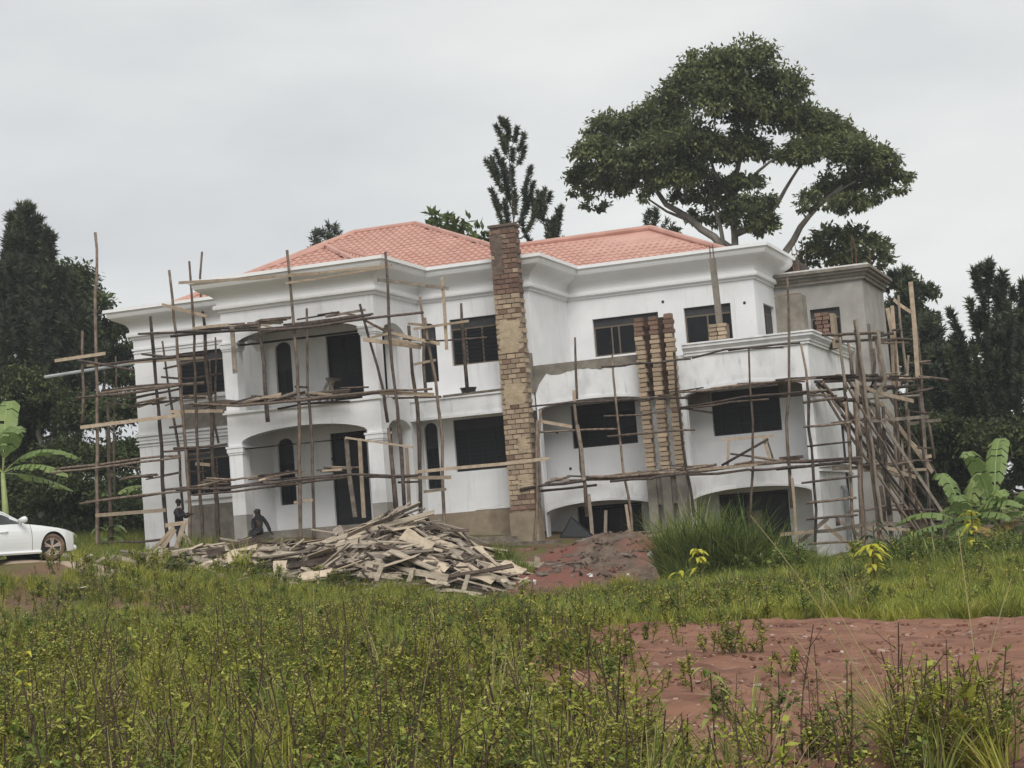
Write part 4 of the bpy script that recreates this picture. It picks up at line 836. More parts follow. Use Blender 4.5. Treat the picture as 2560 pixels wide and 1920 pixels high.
('L','p',0.081,[[-10.49,53.9,5.59],[-10.48,53.9,5.05],[-10.58,53.9,4.43],[-10.54,53.9,3.69],[-10.55,53.9,3.16],[-10.58,53.9,1.9],[-10.68,53.9,0.99]]),
('L','p',0.08,[[-9.44,53.9,4.94],[-9.44,53.9,4.34],[-9.44,53.9,3.8],[-9.46,53.9,2.86],[-9.55,53.9,1.7],[-9.52,53.9,0.97]]),
('L','p',0.08,[[-10.7,53.8,4.32],[-10.02,53.8,4.31],[-9.29,53.8,4.32]]),
('L','p',0.057,[[-10.64,53.8,3.75],[-10.07,53.8,3.76],[-9.35,53.8,3.77]]),
('L','p',0.069,[[-10.9,53.8,2.71],[-10.16,53.8,2.76],[-9.21,53.8,2.77]]),
('L','p',0.08,[[-10.81,53.8,2.13],[-10.01,53.8,2.16],[-9.36,53.8,2.17]]),
('L','p',0.08,[[-10.86,53.8,1.66],[-10.05,53.8,1.68],[-9.36,53.8,1.67]]),
('L','p',0.08,[[-10.88,53.8,0.95],[-10.12,53.8,0.94],[-9.44,53.8,0.92]]),
('K','b',0.071,[[-13.36,54.7,4.21],[-12.6,54.7,4.2],[-11.79,54.7,4.2]]),
('K','b',0.071,[[-13.13,54.6,4.17],[-13.22,54.6,3.4]]),
('K','b',0.083,[[-12.06,54.6,4.16],[-11.92,54.6,3.37]]),
('K','p',0.083,[[-13.38,54.55,3.45],[-12.6,54.55,3.81],[-11.92,54.55,4.1]]),
('K','p',0.059,[[-13.15,54.8,3.78],[-12.56,54.8,3.64],[-12.05,54.8,3.52]]),
('K','p',0.059,[[-12.06,55.0,4.16],[-11.91,55.0,3.44]])]
BIG={'lobes':[(-18.9,80.84,21.66,1.36,1.0),(-17.08,80.25,21.56,1.47,1.0),(-16.0,81.54,20.61,1.27,1.0),(-19.94,80.48,20.91,1.2,1.0),(-18.01,80.09,20.11,1.73,1.0),(-16.62,81.57,19.56,1.44,1.0),(-21.98,83.84,20.7,1.25,1.0),(-22.99,83.32,20.2,1.21,1.0),(-24.3,83.17,20.26,1.12,1.0),(-24.43,80.78,18.99,1.01,1.0),(-25.48,82.16,18.08,0.86,1.0),(-23.37,81.02,18.13,1.3,1.0),(-21.49,80.56,18.21,1.37,1.0),(-19.68,80.27,18.42,1.35,1.0),(-18.56,80.74,18.13,1.15,1.0),(-20.69,83.88,17.78,0.99,1.0),(-15.45,83.45,19.52,1.05,1.0),(-14.53,83.35,18.94,1.16,1.0),(-13.65,83.32,18.27,1.08,1.0),(-14.36,80.65,17.4,0.97,1.0),(-12.76,81.16,17.05,1.11,1.0),(-11.99,82.56,17.06,0.86,1.0),(-11.56,83.02,16.35,0.74,1.0),(-13.05,83.56,16.23,1.07,1.0),(-14.32,83.67,16.21,1.0,1.0),(-14.87,80.18,15.25,0.68,0.6),(-20.85,82.47,16.61,0.72,0.6),(-18.95,82.76,16.93,0.8,0.8),(-17.86,82.03,15.19,1.03,0.8),(-16.87,80.58,14.45,0.71,0.8),(-24.99,81.88,16.66,0.55,0.5),(-22.18,80.19,16.46,0.54,0.5),(-20.65,83.91,15.82,0.64,0.5),(-16.27,83.61,17.86,0.59,0.5),(-11.36,82.21,15.58,0.48,0.6),(-13.47,81.12,14.79,0.56,0.5),(-19.55,83.8,15.55,0.64,0.5),(-21.59,82.32,15.2,0.46,0.4),(-26.28,83.68,17.76,0.52,0.5),(-21.75,83.53,19.73,1.29,1.0),(-17.59,82.04,18.21,1.04,1.0),(-17.84,81.62,16.71,0.87,0.8),(-19.56,82.44,16.43,0.84,0.9),(-18.36,81.7,15.84,0.7,0.7),(-20.71,80.51,17.14,1.07,1.0),(-22.37,81.14,17.48,1.05,0.9),(-24.81,83.38,17.73,0.91,0.8),(-16.95,79.99,15.51,0.73,0.6),(-13.15,80.0,14.99,0.79,0.8),(-12.56,82.56,15.28,0.53,0.6),(-15.33,81.03,17.71,0.81,0.8)],'limbs':[([[-18.72,82.0,12.68],[-18.65,82.0,14.14],[-18.58,82.0,15.39],[-18.51,82.0,16.86],[-18.0,82.0,18.26],[-17.37,82.0,19.44],[-16.75,82.0,20.4]],0.34,0.08),([[-18.64,82.0,13.51],[-19.61,82.0,14.58],[-20.6,82.0,15.56],[-21.61,82.0,16.44],[-22.3,82.0,17.39],[-23.41,82.0,18.62]],0.2,0.06),([[-20.4,82.0,15.42],[-21.64,82.0,16.12],[-22.46,82.0,16.77]],0.09,0.04),([[-18.54,82.0,14.65],[-17.45,82.0,15.03],[-16.54,82.0,15.74],[-15.78,82.0,16.79],[-15.12,82.0,17.63]],0.17,0.05),([[-16.82,82.0,12.65],[-16.43,82.0,13.54],[-15.61,82.0,14.58],[-14.69,82.0,15.49],[-13.6,82.0,16.17]],0.19,0.06),([[-18.65,82.0,13.93],[-19.21,82.0,14.32],[-19.39,82.0,15.92],[-19.61,82.0,17.01]],0.12,0.05),([[-14.7,82.0,15.39],[-14.05,82.0,15.82],[-12.98,82.0,16.29]],0.08,0.03),([[-18.55,82.0,16.44],[-17.24,82.0,17.31],[-16.13,82.0,17.99]],0.1,0.04),([[-18.52,82.0,16.02],[-19.34,82.0,17.61],[-19.64,82.0,19.14]],0.1,0.04)]}
TOWERTREE={'lobes':[(-14.47,83.37,13.98,0.91,1.0),(-15.3,83.05,13.42,0.79,0.7),(-13.51,83.75,13.9,0.87,1.0),(-12.68,83.17,12.89,0.82,0.8),(-13.88,82.96,12.81,1.03,1.0),(-15.79,83.76,13.04,0.58,0.6),(-12.69,85.0,13.74,0.54,0.6)],'limbs':[([[-14.22,84.0,8.99],[-14.03,84.0,11.06],[-13.98,84.0,12.73],[-14.17,84.0,14.02]],0.18,0.06),([[-14.03,84.0,11.48],[-13.05,84.0,12.62],[-12.56,84.0,13.39]],0.08,0.03)]}
RTREE={'lobes':[(-12.13,87.21,12.21,0.73,1.0),(-11.41,86.81,11.44,0.8,1.0),(-11.31,87.69,10.44,0.64,0.8),(-12.24,86.96,10.7,1.06,1.0),(-11.78,86.7,9.55,0.95,0.8),(-12.72,87.7,9.08,0.86,1.0)],'limbs':[([[-11.77,88.0,3.84],[-11.45,88.0,7.67],[-11.58,88.0,10.28],[-11.88,88.0,11.61]],0.2,0.06)]}
LTREE={'lobes':[(-50.69,76.68,15.13,1.55,1.0),(-49.44,76.02,15.58,1.32,1.0),(-52.75,77.48,16.13,1.36,1.0),(-52.96,76.27,16.26,1.12,1.0),(-48.63,75.83,14.36,1.2,1.0),(-48.51,77.51,13.16,1.11,1.0),(-51.89,80.09,13.27,1.84,1.0),(-49.19,79.5,12.24,1.02,1.0),(-50.17,79.33,11.65,1.59,1.0),(-50.88,76.61,11.56,1.99,1.0),(-48.08,78.18,10.69,0.89,1.0),(-52.5,76.88,13.55,1.79,1.0),(-53.43,76.36,14.07,1.34,1.0)],'limbs':[([[-51.8,78.0,3.86],[-51.5,78.0,8.32],[-51.54,78.0,11.72],[-51.57,78.0,15.13]],0.3,0.08),([[-49.35,78.0,3.67],[-49.04,78.0,8.09],[-49.07,78.0,11.46]],0.2,0.06)]}
LTREE2={'lobes':[(-45.77,64.94,3.68,1.13,1.0),(-43.87,64.41,3.36,0.93,1.0),(-43.34,65.58,3.48,1.03,1.0),(-41.41,64.62,3.36,1.01,1.0),(-39.92,64.27,3.25,1.0,1.0),(-39.48,65.61,3.19,0.83,1.0),(-48.79,67.67,4.83,1.58,1.0),(-48.26,67.2,7.75,1.57,1.0),(-45.12,67.06,8.43,1.74,1.0),(-45.14,64.89,9.3,1.7,1.0),(-42.51,66.15,8.14,1.33,1.0),(-40.34,65.11,7.9,1.11,1.0),(-39.21,64.69,8.14,0.92,1.0),(-40.26,64.42,6.02,1.28,1.0),(-42.68,64.86,6.05,1.68,1.0),(-47.06,67.71,6.66,1.77,1.0),(-40.5,67.32,6.46,1.14,1.0),(-46.39,67.23,4.65,1.36,1.0),(-44.35,67.2,4.29,1.16,1.0),(-40.6,64.77,4.21,1.1,1.0)],'limbs':[([[-44.99,66.0,2.84],[-44.75,66.0,6.44],[-44.82,66.0,8.75]],0.2,0.08)]}
LBUSH={'lobes':[(-40.72,60.21,4.44,0.78,1.0),(-39.42,59.81,4.85,0.86,1.0),(-39.01,60.69,4.47,0.87,1.0),(-37.54,59.96,4.7,0.77,1.0),(-36.86,59.7,3.62,0.76,1.0),(-39.48,60.7,3.64,0.78,1.0),(-39.48,62.25,3.44,0.71,1.0),(-42.7,61.9,4.76,0.9,1.0),(-43.44,61.8,5.18,0.9,1.0),(-40.21,60.17,5.61,0.87,1.0),(-38.37,61.11,5.98,0.7,0.8),(-36.77,60.33,4.8,0.68,1.0)],'limbs':[([[-39.95,61.0,2.63],[-39.84,61.0,4.19],[-39.86,61.0,5.41]],0.08,0.03)]}
PAPAYA={'lobes':[(-28.68,71.58,15.21,0.42,0.35),(-28.0,71.37,14.8,0.38,0.35),(-27.67,71.83,14.82,0.46,0.5),(-26.94,71.45,14.29,0.49,0.7),(-27.81,71.31,14.28,0.48,0.6),(-26.7,71.84,14.11,0.34,0.5),(-27.85,72.67,14.17,0.58,0.7),(-29.18,72.48,14.91,0.35,0.3)],'limbs':[([[-27.76,72.0,11.94],[-27.74,72.0,13.49],[-27.95,72.0,14.68],[-28.84,72.0,15.39]],0.06,0.02),([[-27.74,72.0,13.49],[-27.14,72.0,14.58]],0.05,0.02)]}
RBUSH={'lobes':[(-9.38,69.37,4.05,1.01,1.0),(-8.63,69.05,4.48,0.84,1.0),(-8.32,69.75,3.46,0.84,1.0),(-9.64,69.17,2.72,0.84,1.0),(-7.37,68.96,3.86,0.99,1.0),(-6.32,69.76,3.78,1.17,1.0),(-5.91,71.0,2.42,1.01,1.0),(-8.9,70.72,2.15,1.02,1.0),(-7.58,70.64,1.88,1.02,1.0)],'limbs':[([[-9.15,70.0,0.32],[-8.94,70.0,2.5],[-8.78,70.0,4.18]],0.08,0.03)]}
PINES={'MID':([-28.37,80.0,14.5],[-28.25,80.0,20.82]),'MID2':([-27.47,82.0,13.75],[-27.5,82.0,17.68]),'TIP1':([-39.48,84.0,15.44],[-39.44,84.0,17.95]),'TIP0':([-39.99,84.0,15.5],[-39.94,84.0,17.82]),'TIP2':([-24.44,90.0,15.17],[-24.35,90.0,17.55]),'LEFT':([-48.06,70.0,3.14],[-47.63,70.0,18.0]),'R1':([-7.51,72.0,0.66],[-6.84,72.0,10.5]),'R2':([-6.27,74.0,0.52],[-5.82,74.0,9.79]),'R3':([-9.21,76.0,1.25],[-8.78,76.0,8.12]),'R4':([-11.36,80.0,0.78],[-11.25,80.0,11.75]),'R5':([-10.33,78.0,0.74],[-9.84,78.0,9.43])}
SPOTS={'left_banana':[[-39.81,56.0,3.42]],'lb_leaf':[[-39.61,56.0,6.5],[-39.13,56.0,8.46],[-38.26,56.0,7.77],[-36.78,56.0,6.6],[-36.9,56.0,5.89],[-37.87,56.0,4.97]],'mid_banana':[[-37.9,60.0,2.68],[-36.14,60.0,2.55]],'right_banana':[[-6.43,57.0,0.68],[-5.87,58.0,0.55],[-5.24,58.0,0.57]],'p1':[[-30.39,52.0,3.77],[-30.41,52.0,2.18]],'p2':[[-27.25,51.6,3.33],[-27.29,51.6,2.54]]}
# ------------------------------------------------------------------ scaffolding (members in metres)
scaf = {}
M['pole_pale'] = mat('grey_bleached_pole', (.2, .165, .13), (.34, .285, .23), 9, .95, .4, 30, stretch=(1, 1, .5), rand=.3)
for k, loc, lab in (('A', (-32, 53.9, 2.2), 'rough pole scaffold round the left end of the house'), ('B', (-26, 51, 2.2), 'pole and plank scaffold around the porch behind the timber heap'),
                    ('T', (-15, 54.2, 1.3), 'pole scaffold across the terrace arches beside the brick pier'), ('R', (-9.5, 56, .7), 'tangled leaning pole scaffold on the right corner of the terrace')):
    scaf[k] = empty('scaffold', loc, lab, 'scaffold', 'wooden scaffolds against the house')
scaf['L'] = empty('ladder', (-10.3, 53.8, .8), 'home made pole ladder against the white corner pillar', 'ladder')
scaf['K'] = empty('trestle', (-13.5, 54.6, 3.1), 'sawhorse trestle standing on the scaffold below the right window', 'trestle')
nm = {'A': ('pole', 'plank'), 'B': ('pole', 'plank'), 'T': ('pole', 'plank'), 'R': ('pole', 'plank'), 'L': ('rail', 'rung'), 'K': ('brace', 'board')}
def crooked(P, amp):
    Q = []
    for i in range(len(P)-1):
        a, b = Vector(P[i]), Vector(P[i+1]); n = max(1, int((b-a).length/.55))
        for k in range(n): Q.append(a.lerp(b, k/n)+(Vector((random.gauss(0, amp), random.gauss(0, amp), random.gauss(0, amp))) if (k or i) else Vector()))
    Q.append(Vector(P[-1])); return Q
li = 0
for s, kind, wd, P in MEMBERS:
    mb = MB()
    if kind == 'p':
        a, b = Vector(P[0]), Vector(P[-1]); horiz = abs((b-a).normalized().z) < .5
        if not horiz and s in 'ABTR':     # posts run down into the ground
            lo = min(P, key=lambda q: q[2])
            if lo[2] < g1(lo[0], lo[1])+.7: P = P+[[lo[0], lo[1], g1(lo[0], lo[1])-.15]] if lo is P[-1] else P
        Q = crooked(P, .012); n = len(Q); r = wd/2*(1.22 if s == 'R' else 1.06)
        rr = [r*(1.12-.35*i/(n-1) if not horiz else 1.05-.2*abs(i/(n-1)-.4))*random.uniform(.88, 1.12) for i in range(n)]
        if not horiz and a.z > b.z: rr = [r*(.8+.35*i/(n-1))*random.uniform(.9, 1.1) for i in range(n)]
        mb.tube(Q, rr, 6); m = 'pole_dark' if (horiz and random.random() < .45) or random.random() < .15 else 'pole_pale' if s == 'R' and random.random() < .4 else 'pole'
        name = nm[s][0]
        if s == 'L': li += 1; name = 'rail' if li <= 2 else 'rung'
        mb.build(name, M[m], scaf[s], smooth=True)
    else:
        for i in range(len(P)-1): mb.board(P[i], P[i+1], wd, .035, roll=0)
        mb.build(nm[s][1], M['sawn' if random.random() < .8 else 'board_grey'], scaf[s])
for i in range(30):     # more props and braces crowding the right corner
    y = random.uniform(55.2, 60.5); x = -10.0+random.uniform(.2, 1.9)*(.6+(y-55)*.16); z0 = g1(x, y)-.1
    if i % 3 == 2: a, b = (x-random.uniform(.4, 1.2), y-1, random.uniform(4.0, 6.0)), (x+random.uniform(.6, 1.5), y+1.2, z0+random.uniform(0, 1.5))
    elif i % 3 == 1: q = random.choice([1.8, 3.1, 4.4, 5.8, 7.0]); a, b = (x-random.uniform(.3, .9), y-random.uniform(.2, 1.5), q), (x+random.uniform(.3, 1.0), y+random.uniform(.2, 1.5), q+random.uniform(-.15, .15))
    else: a, b = (x, y, z0), (x+random.uniform(-.25, .25), y+random.uniform(-.3, .3), random.choice([3.6, 5.2, 6.4, 7.4]))
    mb = MB()
    if random.random() < .7: mb.tube(crooked([a, b], .015), random.uniform(.035, .055), 6); mb.build('pole', M[random.choice(['pole', 'pole_pale', 'pole_dark'])], scaf['R'], smooth=True)
    else: mb.board(a, b, .1, .03); mb.build('plank', M['board_grey'], scaf['R'])
# a litter of short sticks laid across the horizontal runs as walking platforms
def platform(s, p0, p1, depth, n):
    p0, p1 = Vector(p0), Vector(p1); d = (p1-p0); L = d.length
    for i in range(n):
        t = random.random(); c = p0.lerp(p1, t); ln = random.uniform(.5, 1.4); off = random.uniform(0, depth)
        dz = random.uniform(-.03, .08); tilt = random.gauss(0, .05); u = d.normalized()
        a = c-u*ln/2+Vector((0, off, dz-tilt*ln)); b = c+u*ln/2+Vector((0, off+random.uniform(-.15, .15), dz+tilt*ln))
        mb = MB()
        if random.random() < .6:
            mb.tube(crooked([a, b], .012), random.uniform(.02, .04), 5); mb.build('stick', M[random.choice(['pole', 'pole_dark'])], scaf[s])
        else:
            mb.board(a, b, random.uniform(.03, .1), .03, roll=random.uniform(-.6, .6)); mb.build('plank', M[random.choice(['sawn', 'board_grey', 'board_brown'])], scaf[s])
platform('B', (-28.6, 50.85, 6.55), (-23.3, 50.85, 6.55), .9, 26)
platform('B', (-28.6, 50.85, 8.93), (-23.6, 50.85, 8.92), .8, 16)
platform('B', (-28.9, 50.85, 4.2), (-23.2, 50.85, 4.25), .8, 22)
platform('A', (-33.5, 53.8, 7.15), (-30.3, 53.8, 7.2), .7, 14)
platform('A', (-33.4, 53.8, 4.75), (-30.3, 53.8, 4.75), .7, 10)
platform('T', (-19.3, 54.15, 3.42), (-11.0, 54.15, 3.42), .7, 26)
platform('T', (-15.0, 54.15, 5.7), (-11.0, 54.15, 5.72), .6, 8)
platform('R', (-10.2, 54.8, 5.75), (-8.2, 57.2, 5.75), .8, 14)
platform('R', (-9.0, 57.2, 5.7), (-7.6, 59.5, 5.7), .8, 12)
platform('R', (-10.2, 54.8, 3.1), (-8.0, 58.0, 3.1), .6, 10)
# ------------------------------------------------------------------ heap of scrap timber in front of the porch
yy, xx = np.mgrid[43:50.6:.3, -30:-16:.3]
hz = gz(xx, yy)+heap_h(xx, yy)*.72-.04
M['heap'] = mat('dark_heap_core', (.045, .034, .026), (.1, .075, .055), 4, 1, .6, 14)  # core added under the boards to block light, so their gaps stay dark
tag(grid_mesh('heap_core', xx, yy, hz, M['heap']), 'added dark core blocking light under the heap of scrap timber', 'soil heap', kind='stuff')
def board_proto(m, ragged):
    mb = MB(); N = 4
    pts = [(-.5+i/N) for i in range(N+1)]
    tops = [(.5-random.uniform(0, ragged), -.5+random.uniform(0, ragged)) for _ in pts]
    bend = [random.uniform(-.25, .25) for _ in pts]
    for i in range(N):
        (a1, a0), (b1, b0) = tops[i], tops[i+1]; x0, x1 = pts[i], pts[i+1]; e0, e1 = bend[i], bend[i+1]
        mb.quad((x0, a0, .5+e0), (x1, b0, .5+e1), (x1, b1, .5+e1), (x0, a1, .5+e0)); mb.quad((x0, a1, -.5+e0), (x1, b1, -.5+e1), (x1, b0, -.5+e1), (x0, a0, -.5+e0))
        mb.quad((x0, a0, -.5+e0), (x1, b0, -.5+e1), (x1, b0, .5+e1), (x0, a0, .5+e0)); mb.quad((x0, a1, .5+e0), (x1, b1, .5+e1), (x1, b1, -.5+e1), (x0, a1, -.5+e0))
    for i in (0, N):
        (a1, a0) = tops[i]; x = pts[i]; e = bend[i]; mb.quad((x, a0, -.5+e), (x, a0, .5+e), (x, a1, .5+e), (x, a1, -.5+e))
    me = bpy.data.meshes.new('board'); me.from_pydata(mb.v, [], mb.f); me.materials.append(M[m]); return me
BP = {m: [board_proto(m, .18) for _ in range(3)] for m in ('board_pale', 'board_grey', 'board_brown', 'ply')}
LAB = {'board_pale': ('pale freshly sawn board lying in the scrap timber heap', 'pale boards in the timber heap'), 'board_grey': ('weathered grey board lying in the scrap timber heap', 'grey boards in the timber heap'),
       'board_brown': ('dark brown board lying in the scrap timber heap', 'brown boards in the timber heap'), 'ply': ('piece of peeling plywood lying in the scrap timber heap', 'plywood pieces in the timber heap')}
def put_board(x, y, z, L, Wd, th, yaw, pitch, roll, m, label=None, group=None, name='board', cat='board'):
    o = link_mesh(name, random.choice(BP[m]), loc=(x, y, z)); o.scale = (L, Wd, th)
    o.rotation_euler = Euler((roll, pitch, yaw), 'ZYX') if False else (Matrix.Rotation(yaw, 3, 'Z') @ Matrix.Rotation(pitch, 3, 'Y') @ Matrix.Rotation(roll, 3, 'X')).to_euler()
    l, g = LAB[m]; return tag(o, label or l, cat, group if label else g)
def slope_at(x, y):
    f = lambda a, b: g1(a, b)+heap_h(np.float64(a), np.float64(b))
    return (f(x+.2, y)-f(x-.2, y))/.4, (f(x, y+.2)-f(x, y-.2))/.4
placed = 0
while placed < 290:
    r = random.random()
    if r < .58: x = random.gauss(-20.2, 1.5); y = random.gauss(46.2, 1.25)
    elif r < .9: x = random.uniform(-28.2, -21); y = random.gauss(47.1, .75)
    else: x = random.uniform(-29, -17); y = random.uniform(44.6, 48.5)
    h = float(heap_h(np.float64(x), np.float64(y)))
    if not (-28.7 < x < -16.4 and 43.9 < y < 49.6) or (h < .1 and random.random() < .8): continue
    left = x < -23
    m = random.choices(['board_pale', 'board_grey', 'board_brown', 'ply'], (.34, .32, .26, .08) if not left else (.42, .28, .14, .16))[0]
    L = random.uniform(.4, 2.0) if random.random() < .72 else random.uniform(2, 3.4)
    Wd = random.uniform(.04, .09) if random.random() < .28 else random.uniform(.1, .2) if random.random() < .62 else random.uniform(.22, .42); th = random.uniform(.02, .05)
    if m == 'ply': L = random.uniform(.6, 1.3); Wd = random.uniform(.4, .75); th = .015
    yaw = random.gauss(-.1 if x > -20.5 else .25, .45) if random.random() < .75 else random.uniform(-PI/2, PI/2)
    sx, sy = slope_at(x, y); sl = sx*math.cos(yaw)+sy*math.sin(yaw)
    pitch = -math.atan(sl)+random.gauss(0, .12); cr = -sx*math.sin(yaw)+sy*math.cos(yaw); roll = math.atan(cr)+random.gauss(0, .3)
    z = g1(x, y)+h*random.uniform(.8, 1.1)+random.uniform(.01, .16)+abs(math.sin(roll-math.atan(cr)))*Wd/2
    where = 'in the low left tail' if x < -24.5 else 'on the left shoulder' if x < -22 else 'near the peak' if h > .95 else 'on the right flank' if x > -19.2 else 'low at the front' if y < 45.9 else 'in the middle'
    ad_ = {'board_pale': 'pale sawn board', 'board_grey': 'weathered grey board', 'board_brown': 'dark brown board', 'ply': 'piece of peeling plywood'}[m]
    ad_ = ('long ' if L > 1.6 else 'short ' if L < .8 else '')+ad_
    o = put_board(x, y, z, L, Wd, th, yaw, pitch, roll, m); o['label'] = ad_+' '+where+' of the scrap timber heap'; o['group'] = ad_+'s '+where+' of the heap'; placed += 1
for x, y, z, L, Wd, yaw, pitch, roll, m, lab in ((-20.9, 46.9, 2.32, 2.2, .3, .05, -.2, .75, 'board_pale', 'broad pale plank slanting up to the peak of the timber heap'),
        (-19.6, 46.2, 1.86, 2.5, .34, -.25, .36, .6, 'board_grey', 'wide grey plank sloping down to the right on the timber heap'),
        (-20.0, 45.7, 1.42, 2.4, .48, -.02, .06, .6, 'ply', 'broad cream sheet across the middle of the timber heap'),
        (-22.9, 47.2, 1.9, .85, .8, .35, -.2, .75, 'board_pale', 'square white sheet at the left shoulder of the timber heap'),
        (-23.2, 46.6, 1.55, 1.3, .75, .3, -.3, .8, 'ply', 'warped reddish plywood sheet left of the timber heap'),
        (-26.5, 47.6, 2.0, 2.2, .7, .15, -.1, .7, 'board_pale', 'large cream sheet lying on the low left tail of the timber heap'),
        (-18.4, 44.3, .62, 2.6, .16, -.3, .15, .3, 'board_pale', 'long pale plank pointing right at the foot of the timber heap')):
    put_board(x, y, z, L, Wd, .025, yaw, pitch, roll, m, lab)
for (x, z, t) in ((-20.1, 1.15, .4), (-19.25, .98, .15), (-18.5, .82, .1), (-17.75, .7, .05)):
    o = put_board(x, 44.35, z, .5, .17, .03, 1.2, -1.05, t, 'board_pale', 'short pale offcut propped upright at the front of the timber heap', 'upright offcuts before the heap')
# splintered scraps scattered in the grass: nobody could count them
mb = MB()
for i in range(420):
    x = random.uniform(-30, -16.6); y = random.gauss(45.4, 1.2)
    if y < 43 or y > 49: continue
    L = random.uniform(.1, .45); a = random.uniform(0, PI); z = g1(x, y)+float(heap_h(np.float64(x), np.float64(y)))*.8+random.uniform(.03, .25)
    d = Vector((math.cos(a), math.sin(a), random.uniform(-.5, .5)))*L/2
    mb.board(Vector((x, y, z))-d, Vector((x, y, z))+d, random.uniform(.03, .12), .012, roll=random.uniform(-1, 1))
tag(mb.build('wood_scraps', M['board_pale'], origin=(-22, 45, 1)), 'pale wood splinters littered about the timber heap', 'wood scraps', kind='stuff')
mb = MB()
for i in range(300):
    x = random.gauss(-20.8, 2.0); y = random.gauss(46.2, 1.1)
    if y < 43.8 or y > 49: continue
    h = float(heap_h(np.float64(x), np.float64(y)))
    if h < .15: continue
    L = random.uniform(.3, 1.3); a = random.gauss(.1, .6); z = g1(x, y)+h*random.uniform(.7, 1.05)+random.uniform(.02, .2); d = Vector((math.cos(a), math.sin(a), random.gauss(-.25*np.sign(x+20.6), .3)))*L/2
    mb.board(Vector((x, y, z))-d, Vector((x, y, z))+d, random.uniform(.02, .07), random.uniform(.015, .04), roll=random.uniform(-1, 1), m=i % 3)
tag(mb.build('wood_slivers', [M['board_brown'], M['board_grey'], M['board_pale']], origin=(-21, 46, 1)), 'thin slats and slivers tangled among the boards of the timber heap', 'wood scraps', kind='stuff')
# broken frame of boards beside the left person
fr = empty('leaning_timbers', (-29.9, 51.2, 2.2), 'broken frame of boards leaning beside the standing person', 'timbers')
for a, b, wd in (((-30.35, 51.2, 3.02), (-29.55, 51.2, 3.06), .12), ((-30.95, 51.0, 2.1), (-30.05, 51.2, 2.95), .1), ((-29.65, 51.15, 3.05), (-29.95, 51.1, 2.3), .17), ((-29.7, 51.1, 2.7), (-29.0, 51.0, 2.0), .11), ((-30.7, 51.1, 2.05), (-29.5, 51.1, 2.32), .06), ((-30.5, 51.15, 2.35), (-30.05, 51.2, 2.9), .2)):
    mb = MB(); mb.board(a, b, wd, .03, roll=.1); mb.build('board', M['sawn'], fr)
# ------------------------------------------------------------------ soil mound with rubble in front of the terrace
yy, xx = np.mgrid[44.2:53.4:.1, -18.2:-12.8:.1]
def mound(x, y): return .62*np.exp(-(((x+16.0)/1.5)**2+((y-50.6)/1.5)**2))+.5*np.exp(-(((x+14.6)/1.2)**2+((y-50.2)/1.3)**2))+.35*np.exp(-(((x+16.4)/1.3)**2+((y-47)/1.9)**2))-.04
mz = gz(xx, yy)+mound(xx, yy)+.05*np.sin(xx*5+yy*3)*np.sin(yy*4)+.025*np.sin(xx*13+yy*7)*np.sin(yy*11)+rng.normal(0, .022, xx.shape)
tag(grid_mesh('soil_mound', xx, yy, mz, M['soil']), 'mound of dug brown and red soil before the left terrace arch', 'soil mound')
mb = MB()
for i in range(420):
    x = random.gauss(-15.3, 1.0); y = random.gauss(49.3, 1.5)
    if not (-18 < x < -13 and 45 < y < 53): continue
    z = g1(x, y)+float(mound(x, y)); s = random.uniform(.012, .05)
    c = Vector((x, y, z+s*.3)); q = Euler((random.random()*3, random.random()*3, random.random()*3)).to_matrix()
    n0 = len(mb.v); mb.box(-s, s, -s*.7, s*.7, -s*.5, s*.5)
    for k in range(n0, n0+8): mb.v[k] = tuple(q @ Vector(mb.v[k])*random.uniform(.7, 1.2)+c)
for i in range(70):
    x = random.gauss(-15.6, 1.1); y = random.gauss(48.8, 1.8)
    if not (-18 < x < -13 and 45 < y < 53): continue
    z = g1(x, y)+float(mound(x, y))+.03; a = random.uniform(0, PI); d = Vector((math.cos(a), math.sin(a)*.6, random.gauss(0, .2)))*random.uniform(.08, .32)
    mb.board(Vector((x, y, z))-d, Vector((x, y, z))+d, random.uniform(.03, .12), .02, roll=random.uniform(-1, 1), m=1)
tag(mb.build('rubble', [M['soil'], M['board_grey']], origin=(-15, 49, 1)), 'clods and small stones littering the soil mound', 'rubble', kind='stuff')
for (x, y, s) in ((-14.1, 49.6, .26), (-14.0, 49.0, .2), (-14.35, 49.3, .16), (-13.75, 51.6, .34), (-13.3, 51.3, .25), (-14.6, 48.0, .1), (-15.4, 47.2, .1), (-16.5, 45.9, .12)):
    mb = MB(); z = g1(x, y)+float(mound(x, y)); n0 = 0
    for k in range(3): mb.board((x+random.uniform(-.5, .5)*s, y, z+random.uniform(0, .5)*s), (x+random.uniform(.3, 1.2)*s, y+random.uniform(-.3, .3)*s, z+random.uniform(.1, .8)*s), s*random.uniform(.5, 1.1), s*.25, roll=random.uniform(-1, 1))
    tag(mb.build('plaster_lump', M['debris'], origin=(x, y, z)), 'white lump of broken plaster on the soil mound', 'plaster rubble', 'white plaster lumps on the soil mound')
mb = MB(); mb.quad((-17.6, 51.6, 1.7), (-16.6, 51.7, 1.62), (-17.35, 52.0, 2.25)); mb.quad((-17.6, 51.62, 1.7), (-17.35, 52.02, 2.25), (-16.6, 51.72, 1.62))
for a, b in (((-17.6, 51.6, 1.7), (-16.6, 51.7, 1.62)), ((-16.6, 51.7, 1.62), (-17.35, 52.0, 2.25)), ((-17.35, 52, 2.25), (-17.6, 51.6, 1.7))): mb.board(a, b, .05, .03)
tag(mb.build('steel_plate', M['black'], origin=(-17.2, 51.7, 1.7)), 'black pointed sheet sticking up behind the soil mound', 'steel sheet')
